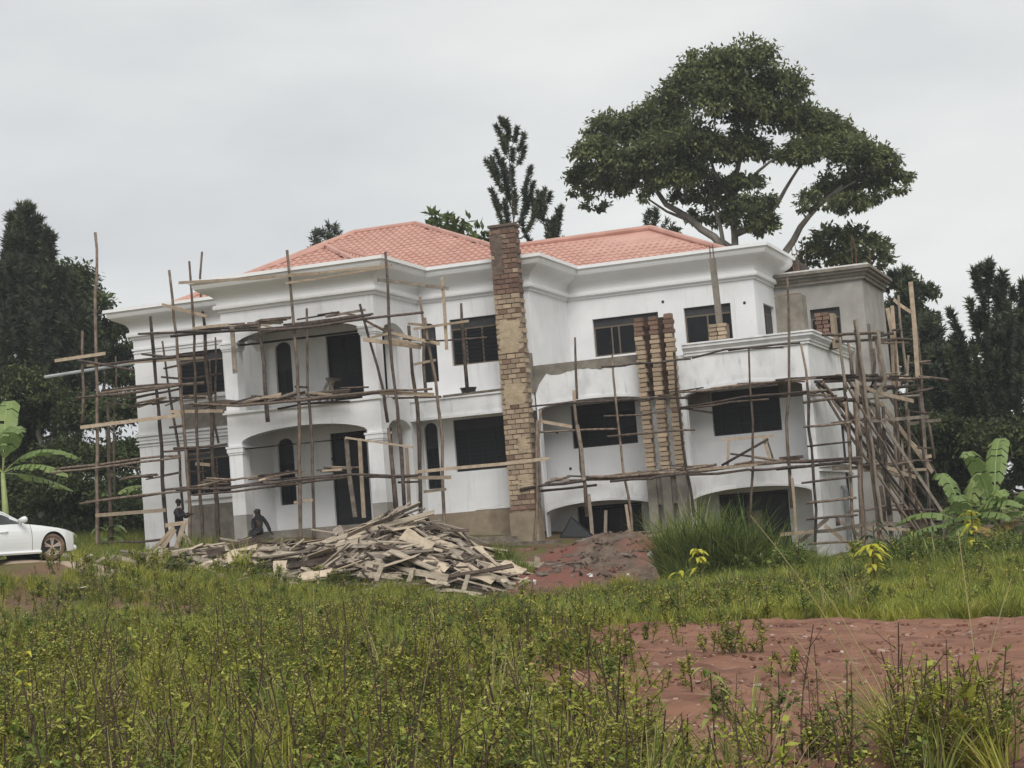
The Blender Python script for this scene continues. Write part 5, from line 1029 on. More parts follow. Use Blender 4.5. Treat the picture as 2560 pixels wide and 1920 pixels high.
for a, b, wd, lab in (((-19.6, 52.6, 1.62), (-17.9, 52.6, 1.58), .1, 'grey plank bridging the gap at the foot of the tall brick column'), ((-8.7, 55.2, .75), (-5.9, 56.0, .95), .09, 'long pale sawn plank lying in the grass right of the scaffold'), ((-6.9, 57.6, 1.0), (-5.4, 57.9, 1.05), .09, 'shorter pale plank lying behind the long one near the banana plants'), ((-20.6, 52.4, 1.8), (-19.3, 52.8, 1.75), .2, 'flat grey sheet lying beside the tall brick column')):
    mb = MB(); mb.board(a, b, wd, .04, roll=.2); tag(mb.build('plank', M['sawn' if 'pale' in lab else 'board_grey'], origin=a), lab, 'plank')
dr = empty('rusty_drum', (-19.0, 51.9, 1.0), 'rusty brown drum lying under the planks by the brick column', 'drum')
mb = MB(); mb.tube([(-19.4, 51.9, 1.2), (-18.5, 51.9, 1.2)], .27, 16); mb.build('shell', M['rust'], dr, smooth=False)
for x in (-19.35, -18.95, -18.55):
    mb = MB(); mb.tube([(x-.015, 51.9, 1.2), (x+.015, 51.9, 1.2)], .285, 16); mb.build('rim', M['rust'], dr)
# ------------------------------------------------------------------ car
cz = 2.13
car = empty('car', (-28.66, 41.72, cz), 'white sedan with muddy wheels cut off by the left edge of the picture', 'car'); 
car.rotation_euler = (0, 0, math.radians(69))
def cbuild(mb, name, m, parent=None, smooth=False):
    o = mb.build(name, M[m] if isinstance(m, str) else m, None, smooth, origin=(0, 0, 0)); o.parent = parent or car; return o
TOP = [(.86, .5), (.8, .6), (.6, .7), (.2, .8), (-.3, .885), (-.75, .945), (-1.5, .965), (-2.6, .985), (-2.95, 1.02), (-3.3, 1.03), (-3.66, .98)]
HW = [(.86, .42), (.8, .62), (.68, .76), (.4, .86), (-.5, .89), (-2.5, .89), (-3.3, .83), (-3.55, .72), (-3.66, .5)]
def ip(tab, x):
    t = sorted(tab); return float(np.interp(x, [a for a, b in t], [b for a, b in t]))
def bot(x):
    b = .2 if x < .6 else .2+.1*(x-.6)/.26
    for c in (0, -2.73):
        if abs(x-c) < .385: b = max(b, .34+math.sqrt(.385**2-(x-c)**2))
    return b
xs_ = sorted(set(list(np.linspace(-3.66, .86, 76))+[c+.384*k for c in (0, -2.73) for k in (-1, -.98, -.9, .9, .98, 1)]))
def side_pt(x, t, s):
    zb, zt_ = bot(x), ip(TOP, x); zt_ = max(zt_, zb+.06); z = zb+(zt_-zb)*t; h = ip(HW, x)
    u = (z-.2)/(.95-.2); bulge = .93+.07*math.sin(min(1, max(0, u))*PI*.85+.25)-.1*max(0, u-.75)*2
    return (x, s*h*bulge, z)
def in_seam(x0, x1): return any(x0 < q < x1 for q in ())
NT = 8; body = MB(); door_ = {1: MB(), -1: MB()}
for s in (1, -1):
    for i in range(len(xs_)-1):
        a, b = xs_[i], xs_[i+1]; mid = (a+b)/2
        tgt = door_[s] if -1.72 < mid < -.66 else body
        for k in range(NT):
            q = [side_pt(a, k/NT, s), side_pt(b, k/NT, s), side_pt(b, (k+1)/NT, s), side_pt(a, (k+1)/NT, s)]
            tgt.quad(*(q if s < 0 else q[::-1]))
for i in range(len(xs_)-1):     # bonnet, boot lid, nose
    a, b = xs_[i], xs_[i+1]; mid = (a+b)/2
    if not (mid > -.8 or mid < -2.9): continue
    for k in range(8):
        def tp(x, f_): 
            p = side_pt(x, 1, 1); y = p[1]*f_; return (x, y, p[2]+.05*(1-f_*f_)*(1 if x < .6 else .3))
        f0, f1 = -1+k/4, -1+(k+1)/4
        body.quad(tp(a, f0), tp(b, f0), tp(b, f1), tp(a, f1))
for x, d in ((.86, 1), (-3.66, -1)):
    q = [side_pt(x, 0, -1), side_pt(x, 0, 1), side_pt(x, 1, 1), side_pt(x, 1, -1)]; body.quad(*q)
cbuild(body, 'body', 'carpaint', smooth=True)
for s in (1, -1):
    o = cbuild(door_[s], 'door', 'carpaint', smooth=True)
    h = MB(); h.tube([(-1.6, s*.885, .76), (-1.52, s*.92, .77), (-1.42, s*.92, .77), (-1.36, s*.885, .765)], .017, 6); cbuild(h, 'handle', 'carpaint', o)
    for x in (-.655, -1.73):
        g = MB(); g.tube([tuple(Vector(side_pt(x, t, s))*1.0+Vector((0, s*.002, 0))) for t in np.linspace(.02, 1, 9)], .006, 4); cbuild(g, 'seam', 'black', o)
    g = MB(); g.tube([(-2.3, s*.86, .22), (-.4, s*.86, .22)], .05, 6); cbuild(g, 'sill', 'carpaint')
und = MB(); und.box(-3.5, .62, -.6, .6, .22, .8); 
for c in (0, -2.73): und.tube([(c, -.78, .34), (c, .78, .34)], .38, 20)
cbuild(und, 'underbody', 'black')
ROOF = [(-.62, .95), (-.95, 1.13), (-1.3, 1.3), (-1.6, 1.385), (-2.0, 1.42), (-2.4, 1.39), (-2.8, 1.25), (-3.15, 1.04)]
gx_ = np.linspace(-3.15, -.62, 44); cab = MB(); gl = {}; scr = MB(); rl = MB()
def gp(x, t, s):      # belt to roof edge
    zb = ip(TOP, x)-.01; zr = max(ip(ROOF, x)-.05, zb+.001); return (x, s*(.8-.2*t), zb+(zr-zb)*t)
for i in range(len(gx_)-1):
    a, b = gx_[i], gx_[i+1]; mid = (a+b)/2
    for s in (1, -1):
        for k in range(6):
            h = ip(ROOF, mid)-.05-ip(TOP, mid)
            top = k == 5 or h < .1 or (k >= 4 and h < .22)
            tg = cab if top else (rl if abs(mid+1.78) < .05 else gl.setdefault((s, mid > -1.78), MB()))
            q = [gp(a, k/6, s), gp(b, k/6, s), gp(b, (k+1)/6, s), gp(a, (k+1)/6, s)]; tg.quad(*(q if s < 0 else q[::-1]))
    for k in range(6):
        f0, f1 = -1+k/3, -1+(k+1)/3
        def rp_(x, f_): e = gp(x, 1, 1); return (x, e[1]*f_, e[2]+.055*(1-f_**4))
        edge_ = k in (0, 5) and False
        tg = scr if (mid > -1.5 or mid < -2.5) else cab
        tg.quad(rp_(a, f0), rp_(b, f0), rp_(b, f1), rp_(a, f1))
cbuild(cab, 'roof', 'carpaint', smooth=True); [cbuild(g_, 'side_window', 'carglass', smooth=True) for g_ in gl.values()]; cbuild(scr, 'windscreen', 'carglass', smooth=True); cbuild(rl, 'door_pillar', 'black')
for s in (1, -1):
    g = MB(); g.tube([gp(x, 1.02, s) for x in np.linspace(-.66, -1.7, 12)], .032, 6); cbuild(g, 'windscreen_pillar', 'carpaint', smooth=True)
    mr = MB(); mr.tube([(-1.02, s*.88, 1.03), (-.98, s*1.0, 1.045), (-.97, s*1.08, 1.05), (-.98, s*1.12, 1.04)], [.05, .085, .085, .05], 8); mo = cbuild(mr, 'wing_mirror', 'carpaint', smooth=True)
    st = MB(); st.tube([(-.9, s*.8, .97), (-.98, s*.93, 1.0)], .022, 6); cbuild(st, 'mirror_arm', 'black', mo)
    hl = MB(); hl.tube([(.5, s*.77, .64), (.68, s*.7, .61), (.78, s*.58, .57)], [.03, .07, .05], 8); cbuild(hl, 'headlight', 'lamp', smooth=True)
    tl = MB(); tl.tube([(-3.4, s*.77, .83), (-3.6, s*.66, .82)], [.06, .07], 8); cbuild(tl, 'tail_light', 'redlamp')
fb = MB(); fb.tube([(.74, -.66, .28), (.87, -.4, .27), (.9, 0, .27), (.87, .4, .27), (.74, .66, .28)], .085, 8); cbuild(fb, 'bumper', 'carpaint', smooth=True)
for c in (0, -2.73):
    for s in (1, -1):
        wh = bpy.data.objects.new('wheel', None); COL.objects.link(wh); wh.parent = car; wh.location = (c, s*.76, .33)
        wh.rotation_euler = (0, 0, math.radians(-22) if c == 0 else 0)
        ty = MB(); N = 28; prof_ = [(-.1, .225), (-.11, .29), (-.09, .325), (-.03, .335), (.03, .335), (.09, .325), (.11, .29), (.1, .225)]
        for j in range(N):
            for k in range(len(prof_)-1):
                def wp(jj, kk): t = 2*PI*jj/N; y, r = prof_[kk]; return (r*math.cos(t), y, r*math.sin(t))
                ty.quad(wp(j, k), wp(j+1, k), wp(j+1, k+1), wp(j, k+1))
        cbuild(ty, 'tyre', 'tyre', wh, smooth=True)
        ri = MB()
        for sd_ in (s,):
            for k in range(5):
                for dd in (-.16, .16):
                    t = 2*PI*k/5+.3; ri.board((.03*math.cos(t), sd_*.075, .03*math.sin(t)), (.225*math.cos(t+dd), sd_*.085, .225*math.sin(t+dd)), .04, .03)
            ri.tube([(0, sd_*.06, 0), (0, sd_*.095, 0)], .05, 10)
            for j in range(24):
                t0, t1 = 2*PI*j/24, 2*PI*(j+1)/24
                ri.quad((.205*math.cos(t0), sd_*.09, .205*math.sin(t0)), (.205*math.cos(t1), sd_*.09, .205*math.sin(t1)), (.232*math.cos(t1), sd_*.1, .232*math.sin(t1)), (.232*math.cos(t0), sd_*.1, .232*math.sin(t0)))
        cbuild(ri, 'rim', 'rim', wh)
        hb = MB(); hb.tube([(0, -.08, 0), (0, .05*s, 0)], .2, 16); cbuild(hb, 'brake_disc', 'black', wh)
# ------------------------------------------------------------------ people
def skinned(name, J, E, m, parent, sub=2):
    "J: name -> (x,y,z,r[,r2]); one continuous skin surface"
    keys = list(J); me = bpy.data.meshes.new(name)
    me.from_pydata([J[k][:3] for k in keys], [(keys.index(a), keys.index(b)) for a, b in E], [])
    o = bpy.data.objects.new(name, me); COL.objects.link(o)
    sk = o.modifiers.new('skin', 'SKIN'); sk.use_smooth_shade = True; sk.branch_smoothing = .4
    for i, k in enumerate(keys):
        r = J[k][3]; me.skin_vertices[0].data[i].radius = (r, J[k][4] if len(J[k]) > 4 else r)
    me.skin_vertices[0].data[0].use_root = True
    ss = o.modifiers.new('sub', 'SUBSURF'); ss.levels = sub; ss.render_levels = sub
    dg = bpy.context.evaluated_depsgraph_get(); dg.update()
    nm_ = bpy.data.meshes.new_from_object(o.evaluated_get(dg)); bpy.data.objects.remove(o)
    nm_.materials.clear(); nm_.materials.append(M[m]); nm_.polygons.foreach_set('use_smooth', [True]*len(nm_.polygons))
    return link_mesh(name, nm_, parent)
def head(parent, hx, hy, hz, yaw, hair=True, r=.1):
    "face parts on top of the continuous body head"
    Rz = Matrix.Rotation(yaw, 3, 'Z'); c = Vector((hx, hy, hz))
    def P(x, y, z): return tuple(c+Rz @ Vector((x, y, z)))
    b = MB(); b.tube([P(.085, 0, .03), P(.112, 0, -.005), P(.09, 0, -.02)], [.008, .016, .01], 6); b.build('nose', M['skin'], parent, origin=None)
    for s in (1, -1):
        b = MB(); b.tube([P(.082, s*.034, .026), P(.092, s*.034, .026)], [.01, .008], 6); b.build('eye', M['hair'], parent)
        b = MB(); b.tube([P(0, s*.072, -.03), P(-.01, s*.086, 0), P(0, s*.074, .03)], [.01, .016, .01], 5); b.build('ear', M['skin'], parent)
    b = MB(); b.tube([P(.083, -.022, -.05), P(.094, 0, -.052), P(.083, .022, -.05)], .008, 5); b.build('mouth', M['rust'], parent)
    if hair:
        b = MB(); N = 10
        for i in range(5):
            for j in range(N):
                def sp(a, t): 
                    th = PI/2*a/5*1.15; return P(-.014+.096*math.sin(th)*math.cos(t), .084*math.sin(th)*math.sin(t), .02+.108*math.cos(th))
                t0, t1 = 2*PI*j/N, 2*PI*(j+1)/N; b.quad(sp(i, t0), sp(i+1, t0), sp(i+1, t1), sp(i, t1))
        b.build('hair', M['hair'], parent, smooth=True)
def hand(parent, p, d, up, m='skin'):
    p = Vector(p); d = Vector(d).normalized(); up = Vector(up).normalized(); s_ = d.cross(up).normalized()
    b = MB(); b.tube([p, p+d*.05, p+d*.085], [.026, .036, .03], 6)
    for k, ln in enumerate((.062, .075, .07, .052)):
        q = p+d*.08+s_*(k-1.5)*.019; b.tube([q, q+d*ln*.55-up*.006, q+d*ln-up*.03], [.0095, .009, .006], 5)
    q = p+d*.03-s_*.03; b.tube([q, q+d*.03-s_*.025, q+d*.06-s_*.025-up*.01], [.012, .011, .008], 5)
    b.build('hand', M[m], parent)
px, py = -30.35, 52.05; pz = 2.2
p1 = empty('person', (px, py, pz), 'person in dark jacket standing sideways among poles at the left end', 'person')
J = dict(pelvis=(0, 0, .84, .13, .1), chest=(0, 0, 1.14, .15, .11), sh=(0, 0, 1.31, .1, .08), neck=(.01, 0, 1.41, .052), hd=(.02, 0, 1.5, .082), crown=(.015, 0, 1.565, .08),
         sl=(0, .17, 1.29, .062), el=(.1, .23, 1.05, .047), wl=(.32, .16, 1.13, .035), sr=(0, -.17, 1.29, .062), er=(.12, -.23, 1.06, .047), wr=(.34, -.14, 1.15, .035),
         hl=(0, .09, .76, .095), kl=(.05, .1, .44, .064), al=(-.03, .1, .09, .045), fl=(.14, .1, .04, .04), hr=(0, -.09, .76, .095), kr=(.02, -.1, .44, .064), ar=(.0, -.1, .09, .045), fr=(.17, -.1, .04, .04))
E = [('pelvis', 'chest'), ('chest', 'sh'), ('sh', 'neck'), ('neck', 'hd'), ('hd', 'crown'), ('sh', 'sl'), ('sl', 'el'), ('el', 'wl'), ('sh', 'sr'), ('sr', 'er'), ('er', 'wr'), ('pelvis', 'hl'), ('hl', 'kl'), ('kl', 'al'), ('al', 'fl'), ('pelvis', 'hr'), ('hr', 'kr'), ('kr', 'ar'), ('ar', 'fr')]
skinned('body', J, E, 'skin', p1)
JJ = {k: (v[0], v[1], v[2]-(.02 if k == 'sh' else 0), v[3]+.018, (v[4] if len(v) > 4 else v[3])+.018) for k, v in J.items() if k in ('pelvis', 'chest', 'sh', 'sl', 'el', 'wl', 'sr', 'er', 'wr')}
for k, e_ in (('wl', 'el'), ('wr', 'er')): JJ[k] = tuple(JJ[e_][i]*.15+JJ[k][i]*.85 for i in range(3))+JJ[k][3:]
skinned('jacket', JJ, [e_ for e_ in E if e_[0] in JJ and e_[1] in JJ], 'cloth_dark', p1)
JJ = {k: (v[0], v[1], v[2]+(.05 if k in ('al', 'ar') else 0), v[3]+.016, (v[4] if len(v) > 4 else v[3])+.016) for k, v in J.items() if k in ('pelvis', 'hl', 'kl', 'al', 'hr', 'kr', 'ar')}
skinned('trousers', JJ, [e_ for e_ in E if e_[0] in JJ and e_[1] in JJ], 'cloth_navy', p1)
mb = MB(); mb.tube([(px+.005+.07*math.cos(t), py+.066*math.sin(t), pz+1.37+.02*math.cos(t)) for t in np.linspace(.3, 2*PI-.3, 12)], .013, 6); mb.build('collar', M['cloth_white'], p1)
head(p1, px+.02, py, pz+1.525, 0); hand(p1, (px+.32, py+.16, pz+1.13), (1, -.1, .1), (0, 0, 1)); hand(p1, (px+.34, py-.14, pz+1.15), (1, .1, .15), (0, 0, 1))
for s in ('l', 'r'):
    y = J['f'+s][1]; x = J['a'+s][0]; mb = MB(); mb.tube([(px+x-.06, py+y, pz+.05), (px+x+.06, py+y, pz+.055), (px+x+.2, py+y, pz+.04)], [.05, .052, .04], 8); mb.build('shoe', M['black'], p1)
px, py, pz = -27.25, 51.5, 2.5
p2 = empty('person', (px, py, pz), 'hooded person in black sitting at the porch edge right of the front pillar', 'person')
J = dict(pelvis=(0, 0, .13, .14, .12), chest=(-.01, -.01, .38, .14, .11), sh=(-.02, -.02, .53, .09, .075), neck=(-.02, -.03, .61, .055), hd=(-.03, -.05, .69, .085), crown=(-.02, -.04, .75, .078), crown2=(-.015, -.035, .785, .04),
         sl=(.09, .1, .5, .058), el=(.22, .12, .28, .046), wl=(.33, .06, .07, .034), sr=(-.12, -.1, .5, .058), er=(-.13, -.17, .27, .046), wr=(-.03, -.27, .2, .034),
         hl=(.06, -.1, .1, .09), kl=(.06, -.42, .1, .066), al=(.04, -.46, -.3, .045), fl=(.04, -.6, -.34, .04), hr=(-.08, -.1, .1, .09), kr=(-.08, -.42, .1, .066), ar=(-.1, -.46, -.3, .045), fr=(-.1, -.6, -.34, .04))
E2 = E+[('crown', 'crown2')]
skinned('body', J, E2, 'skin', p2)
JJ = {k: v[:3]+(v[3]+.018, (v[4] if len(v) > 4 else v[3])+.018) for k, v in J.items() if k in ('pelvis', 'chest', 'sh', 'neck', 'hd', 'crown', 'crown2', 'sl', 'el', 'wl', 'sr', 'er', 'wr')}
for k in ('hd', 'crown', 'crown2', 'neck'): v = JJ[k]; JJ[k] = (v[0]-.0, v[1]+.035, v[2]+.01, v[3]+.004, v[4]+.004)
skinned('hooded_jacket', JJ, [e_ for e_ in E2 if e_[0] in JJ and e_[1] in JJ], 'cloth_dark', p2)
JJ = {k: v[:3]+(v[3]+.015, (v[4] if len(v) > 4 else v[3])+.015) for k, v in J.items() if k in ('pelvis', 'hl', 'kl', 'al', 'hr', 'kr', 'ar')}
skinned('trousers', JJ, [e_ for e_ in E if e_[0] in JJ and e_[1] in JJ], 'cloth_dark', p2)
head(p2, px-.03, py-.05, pz+.7, -PI/2-.4, False); hand(p2, (px+.33, py+.06, pz+.07), (.6, -.2, -.5), (.3, 0, 1)); hand(p2, (px-.03, py-.27, pz+.2), (.3, -1, 0), (0, 0, 1))
bs = empty('basin', (-21.3, 54.7, 6.34), 'black plastic basin standing on the balcony band left of the brick column', 'basin')
mb = MB(); mb.tube([(-21.3, 54.7, 6.345), (-21.3, 54.7, 6.56)], [.19, .25], 14); mb.build('bowl', M['black'], bs, smooth=False)
mb = MB(); mb.tube([(-21.3, 54.7, 6.56), (-21.3, 54.7, 6.585)], .27, 14); mb.build('rim', M['black'], bs)
ts = empty('trestle', (-25.4, 53.2, 6.3), 'grey wooden trestle on the upper porch in front of the black door', 'trestle')
for a, b in (((-25.9, 53.2, 6.3), (-25.35, 53.2, 7.2)), ((-25.2, 53.2, 6.3), (-25.35, 53.25, 7.2)), ((-25.75, 53.5, 6.3), (-25.3, 53.4, 7.15))):
    mb = MB(); mb.board(a, b, .08, .05); mb.build('leg', M['board_grey'], ts)
mb = MB(); mb.board((-25.4, 53.1, 7.2), (-25.3, 53.9, 7.2), .08, .08); mb.build('beam', M['board_grey'], ts)
# ------------------------------------------------------------------ foliage
def leaf_mesh(name, base, d, nrm, L, Wd, v, mats, parent=None, origin=(0, 0, 0), fold=0.):
    """N leaves: kite-shaped quads from base along d, width along nrm x d; v random per leaf"""
    N = len(base); d = d/np.linalg.norm(d, axis=1, keepdims=True)
    s = np.cross(nrm, d); s /= np.linalg.norm(s, axis=1, keepdims=True)+1e-9
    up = np.cross(d, s)
    L = np.broadcast_to(L, N)[:, None]; Wd = np.broadcast_to(Wd, N)[:, None]
    p0 = base; p1 = base+d*L*.45+s*Wd/2+up*Wd*fold; p3 = base+d*L*.45-s*Wd/2+up*Wd*fold; p2 = base+d*L
    V = np.stack([p0, p1, p2, p3], 1).reshape(-1, 3)-np.array(origin)
    me = bpy.data.meshes.new(name); me.vertices.add(4*N); me.vertices.foreach_set('co', V.ravel().astype(np.float32))
    me.loops.add(4*N); me.loops.foreach_set('vertex_index', np.arange(4*N, dtype=np.int32))
    me.polygons.add(N); me.polygons.foreach_set('loop_start', np.arange(0, 4*N, 4, dtype=np.int32))
    at = me.attributes.new('v', 'FLOAT', 'POINT'); at.data.foreach_set('value', np.repeat(v, 4).astype(np.float32))
    me.materials.append(mats); me.update(calc_edges=True)
    o = link_mesh(name, me, parent)
    if parent is None: o.location = origin
    return o
def unit(n): v = rng.normal(size=(n, 3)); return v/np.linalg.norm(v, axis=1, keepdims=True)
def crown(name, lobes, m, parent, clump=26, density=46., leaf=(.26, .13), droop=.5, flat=.75, shrink=1.):
    O = np.array(origin_of(parent)); B, D, Nn, V = [], [], [], []
    for (x, y, z, r, den) in lobes:
        r *= shrink
        nc = max(6, int(density*r*r*den)); u = unit(nc); u[:, 2] = np.where(u[:, 2] < -.35, -u[:, 2]*.6, u[:, 2])
        rad = r*rng.uniform(.45, 1.02, nc)**.6
        c = np.array([x, y, z])+u*rad[:, None]*np.array([1, 1, flat])
        tone = rng.uniform(0, 1, nc)
        k = clump; cc = np.repeat(c, k, 0); uu = np.repeat(u, k, 0)
        off = rng.normal(size=(nc*k, 3))*np.array([.17, .17, .1])*max(.6, min(1.3, r))
        d = unit(nc*k)*.9+uu*.6; d[:, 2] -= droop
        n = np.tile(np.array([0, 0, 1.]), (nc*k, 1))+unit(nc*k)*.6
        B.append(cc+off); D.append(d); Nn.append(n); V.append(np.clip(np.repeat(tone, k)*.55+rng.uniform(0, .45, nc*k), 0, 1))
    B, D, Nn, V = map(np.concatenate, (B, D, Nn, V))
    return leaf_mesh(name, B-0, D, Nn, rng.uniform(.75, 1.25, len(B))*leaf[0], rng.uniform(.75, 1.25, len(B))*leaf[1], V, M[m], parent, O)
def tree(data, name, label, group, leafm, bark='bark', **k):
    l0 = data['limbs'][0][0][0]; t = empty(name, (l0[0], l0[1], g1(l0[0], l0[1])), label, 'tree', group)
    for i, (P, r0, r1) in enumerate(data['limbs']):
        if i == 0 and P[0][2] > g1(*P[0][:2])-.2: P = [[P[0][0]+.1, P[0][1], g1(*P[0][:2])-.3]]+P
        Q = crooked(P, .04); n = len(Q); mb = MB(); mb.tube(Q, [r0+(r1-r0)*j/(n-1) for j in range(n)], 8); mb.build('trunk' if i == 0 else 'branch', M[bark], t, smooth=True)
    crown('crown', data['lobes'], leafm, t, **k)
    return t
tree(BIG, 'broadleaf_tree', 'huge spreading umbrella shaped tree rising behind the right roof', 'trees behind the house', 'bigleaf', clump=34, density=54, leaf=(.24, .12), droop=.6, flat=.85, shrink=1.)
tree(TOWERTREE, 'broadleaf_tree', 'open rounded tree just behind the grey stair tower', 'trees behind the house', 'bigleaf', clump=26, density=40, leaf=(.3, .15))
tree(RTREE, 'broadleaf_tree', 'narrow dark tree right of the grey stair tower', 'trees behind the house', 'darkleaf', clump=26, density=40, leaf=(.3, .14))
tree(LTREE, 'broadleaf_tree', 'round topped dense tree behind the left end of the house', 'trees behind the house', 'darkleaf', clump=32, density=44, leaf=(.26, .12))
tree(LTREE2, 'thicket_tree', 'dark low thicket behind the white car at the left', 'trees behind the house', 'darkleaf', clump=34, density=60, leaf=(.22, .1))
tree(LBUSH, 'thicket_tree', 'dark bushes between the banana plants left of the house', 'trees behind the house', 'darkleaf', clump=34, density=60, leaf=(.2, .1))
tree(RBUSH, 'thicket_tree', 'dark bushy undergrowth behind the right banana plants', 'trees behind the house', 'darkleaf', clump=34, density=50, leaf=(.22, .1))
tree(PAPAYA, 'papaya_tree', 'sparse light leaved tree peeping over the roof beside the brick column', 'trees behind the house', 'lightleaf', clump=9, density=26, leaf=(.42, .2))
def pine(name, label, p0, p1, r, blen, n, plume=.26, lo=.3, den=75, up=.75, sub=0, needle=(.3, .05), shape=.75):
    p0 = Vector(p0); p1 = Vector(p1); z0 = g1(p0.x, p0.y); base = Vector((p0.x, p0.y, min(z0, p0.z)))
    t = empty(name, base, label, 'tree', 'pines and conifers')
    mb = MB(); Q = crooked([base-Vector((0, 0, .3)), p0.lerp(p1, .01) if p0.z > z0+1 else base.lerp(p1, .5), p1], .02); k = len(Q)
    mb.tube(Q, [r*(1-.93*i/(k-1)) for i in range(k)], 7); mb.build('trunk', M['pinebark'], t, smooth=True)
    H = (p1-p0).length; B, D, V = [], [], []; br = MB()
    def tuft(P, rad, dens, tone):
        for a, b in zip(P[:-1], P[1:]):
            m_ = max(3, int((b-a).length*dens)); tt = rng.uniform(0, 1, m_)[:, None]; c = np.array(a)*(1-tt)+np.array(b)*tt
            ax = np.array((b-a).normalized()); q = unit(m_)*.85+ax*.75; B.append(c); D.append(q); V.append(np.clip(tone+rng.uniform(-.3, .3, m_), 0, 1))
    for i in range(n):
        f = lo+(1-lo)*(i/n)**.9; h = p0.lerp(p1, f); a = random.uniform(0, 2*PI); L = blen*(1-((f-lo)/(1-lo)))**shape*random.uniform(.7, 1.15)+.25
        dr = Vector((math.cos(a), math.sin(a), 0)); P = [h]
        for j in range(1, 6):
            s = j/5; P.append(h+dr*L*(s**.8)*.8+Vector((0, 0, L*up*(s**1.7)-.05*L*math.sin(PI*s))))
        br.tube(P, [.05*(1-.8*j/5)*max(.5, L/2.2) for j in range(6)], 4)
        tone = random.uniform(.2, .8); tuft(P[2:], plume, den, tone)
        for q in range(sub):
            st = P[random.randint(2, 4)]; sd2 = (dr+Vector((random.gauss(0, .7), random.gauss(0, .7), .5))).normalized(); l2 = L*random.uniform(.25, .5)
            SP = [st, st+sd2*l2*.5, st+sd2*l2*.85+Vector((0, 0, l2*.35))]; tuft(SP, plume, den, tone)
    tuft([p0.lerp(p1, .88), p0.lerp(p1, .95), p1], plume, den, .4)
    br.build('branches', M['pinebark'], t)
    B, D, V = map(np.concatenate, (B, D, V)); N = len(B)
    leaf_mesh('needles', B, D, unit(N), rng.uniform(.7, 1.3, N)*needle[0], needle[1], V, M['needle'], t, np.array(base))
P_ = PINES
pine('pine_tree', 'slim pine with upswept plumes standing behind the tall brick column', P_['MID'][0], P_['MID'][1], .12, 1.75, 27, lo=.1, den=330, needle=(.24, .045), up=1.0)
pine('pine_tree', 'smaller pine just right of the tall brick column', P_['MID2'][0], P_['MID2'][1], .1, 1.3, 16, lo=.1, den=260, needle=(.24, .05), up=1.2)
pine('pine_tree', 'thin pine tip showing over the left slope of the roof', P_['TIP0'][0], P_['TIP0'][1], .08, .7, 12, lo=.2, den=130)
pine('pine_tree', 'bushy pine tip right of the thin one over the left roof slope', P_['TIP1'][0], P_['TIP1'][1], .08, .9, 16, lo=.2, den=140)
pine('pine_tree', 'small dark pine tip at the end of the right roof ridge', P_['TIP2'][0], P_['TIP2'][1], .08, 1.0, 14, lo=.2, den=140)
pine('pine_tree', 'big bushy pine at the far left above the white car', P_['LEFT'][0], P_['LEFT'][1], .3, 5.2, 105, lo=.08, den=190, sub=2, needle=(.36, .065), shape=1.05, up=1.3)
pine('pine_tree', 'tallest dark pine near the right edge', P_['R1'][0], P_['R1'][1], .2, 3.0, 40, lo=.05, den=260, sub=1, up=1.35, needle=(.3, .06), shape=.9)
pine('pine_tree', 'dark pine cut by the right edge of the picture', P_['R2'][0], P_['R2'][1], .2, 3.0, 44, lo=.05, den=250, sub=1, up=1.25, needle=(.3, .06), shape=.9)
pine('pine_tree', 'lower dark pine between the scaffold and the tallest pine', P_['R3'][0], P_['R3'][1], .16, 2.5, 42, lo=.03, den=230, sub=1, up=1.2, needle=(.32, .06))
pine('pine_tree', 'dense dark conifer right behind the grey stair tower', P_['R4'][0], P_['R4'][1], .2, 2.5, 90, lo=.05, den=95, sub=3, needle=(.36, .06))
pine('pine_tree', 'dark conifer with bare top right of the scaffold poles', P_['R5'][0], P_['R5'][1], .18, 2.0, 70, lo=.05, den=90, sub=3, needle=(.36, .06))
M['elephant'] = leaf_mat('elephant_grass', [(0, (.035, .06, .018)), (.35, (.09, .13, .035)), (.75, (.2, .25, .06)), (.93, (.36, .38, .13)), (1, (.48, .42, .2))], .35)
M['rib'] = mat('banana_midrib', (.25, .32, .12), (.33, .38, .16), 5, .5)
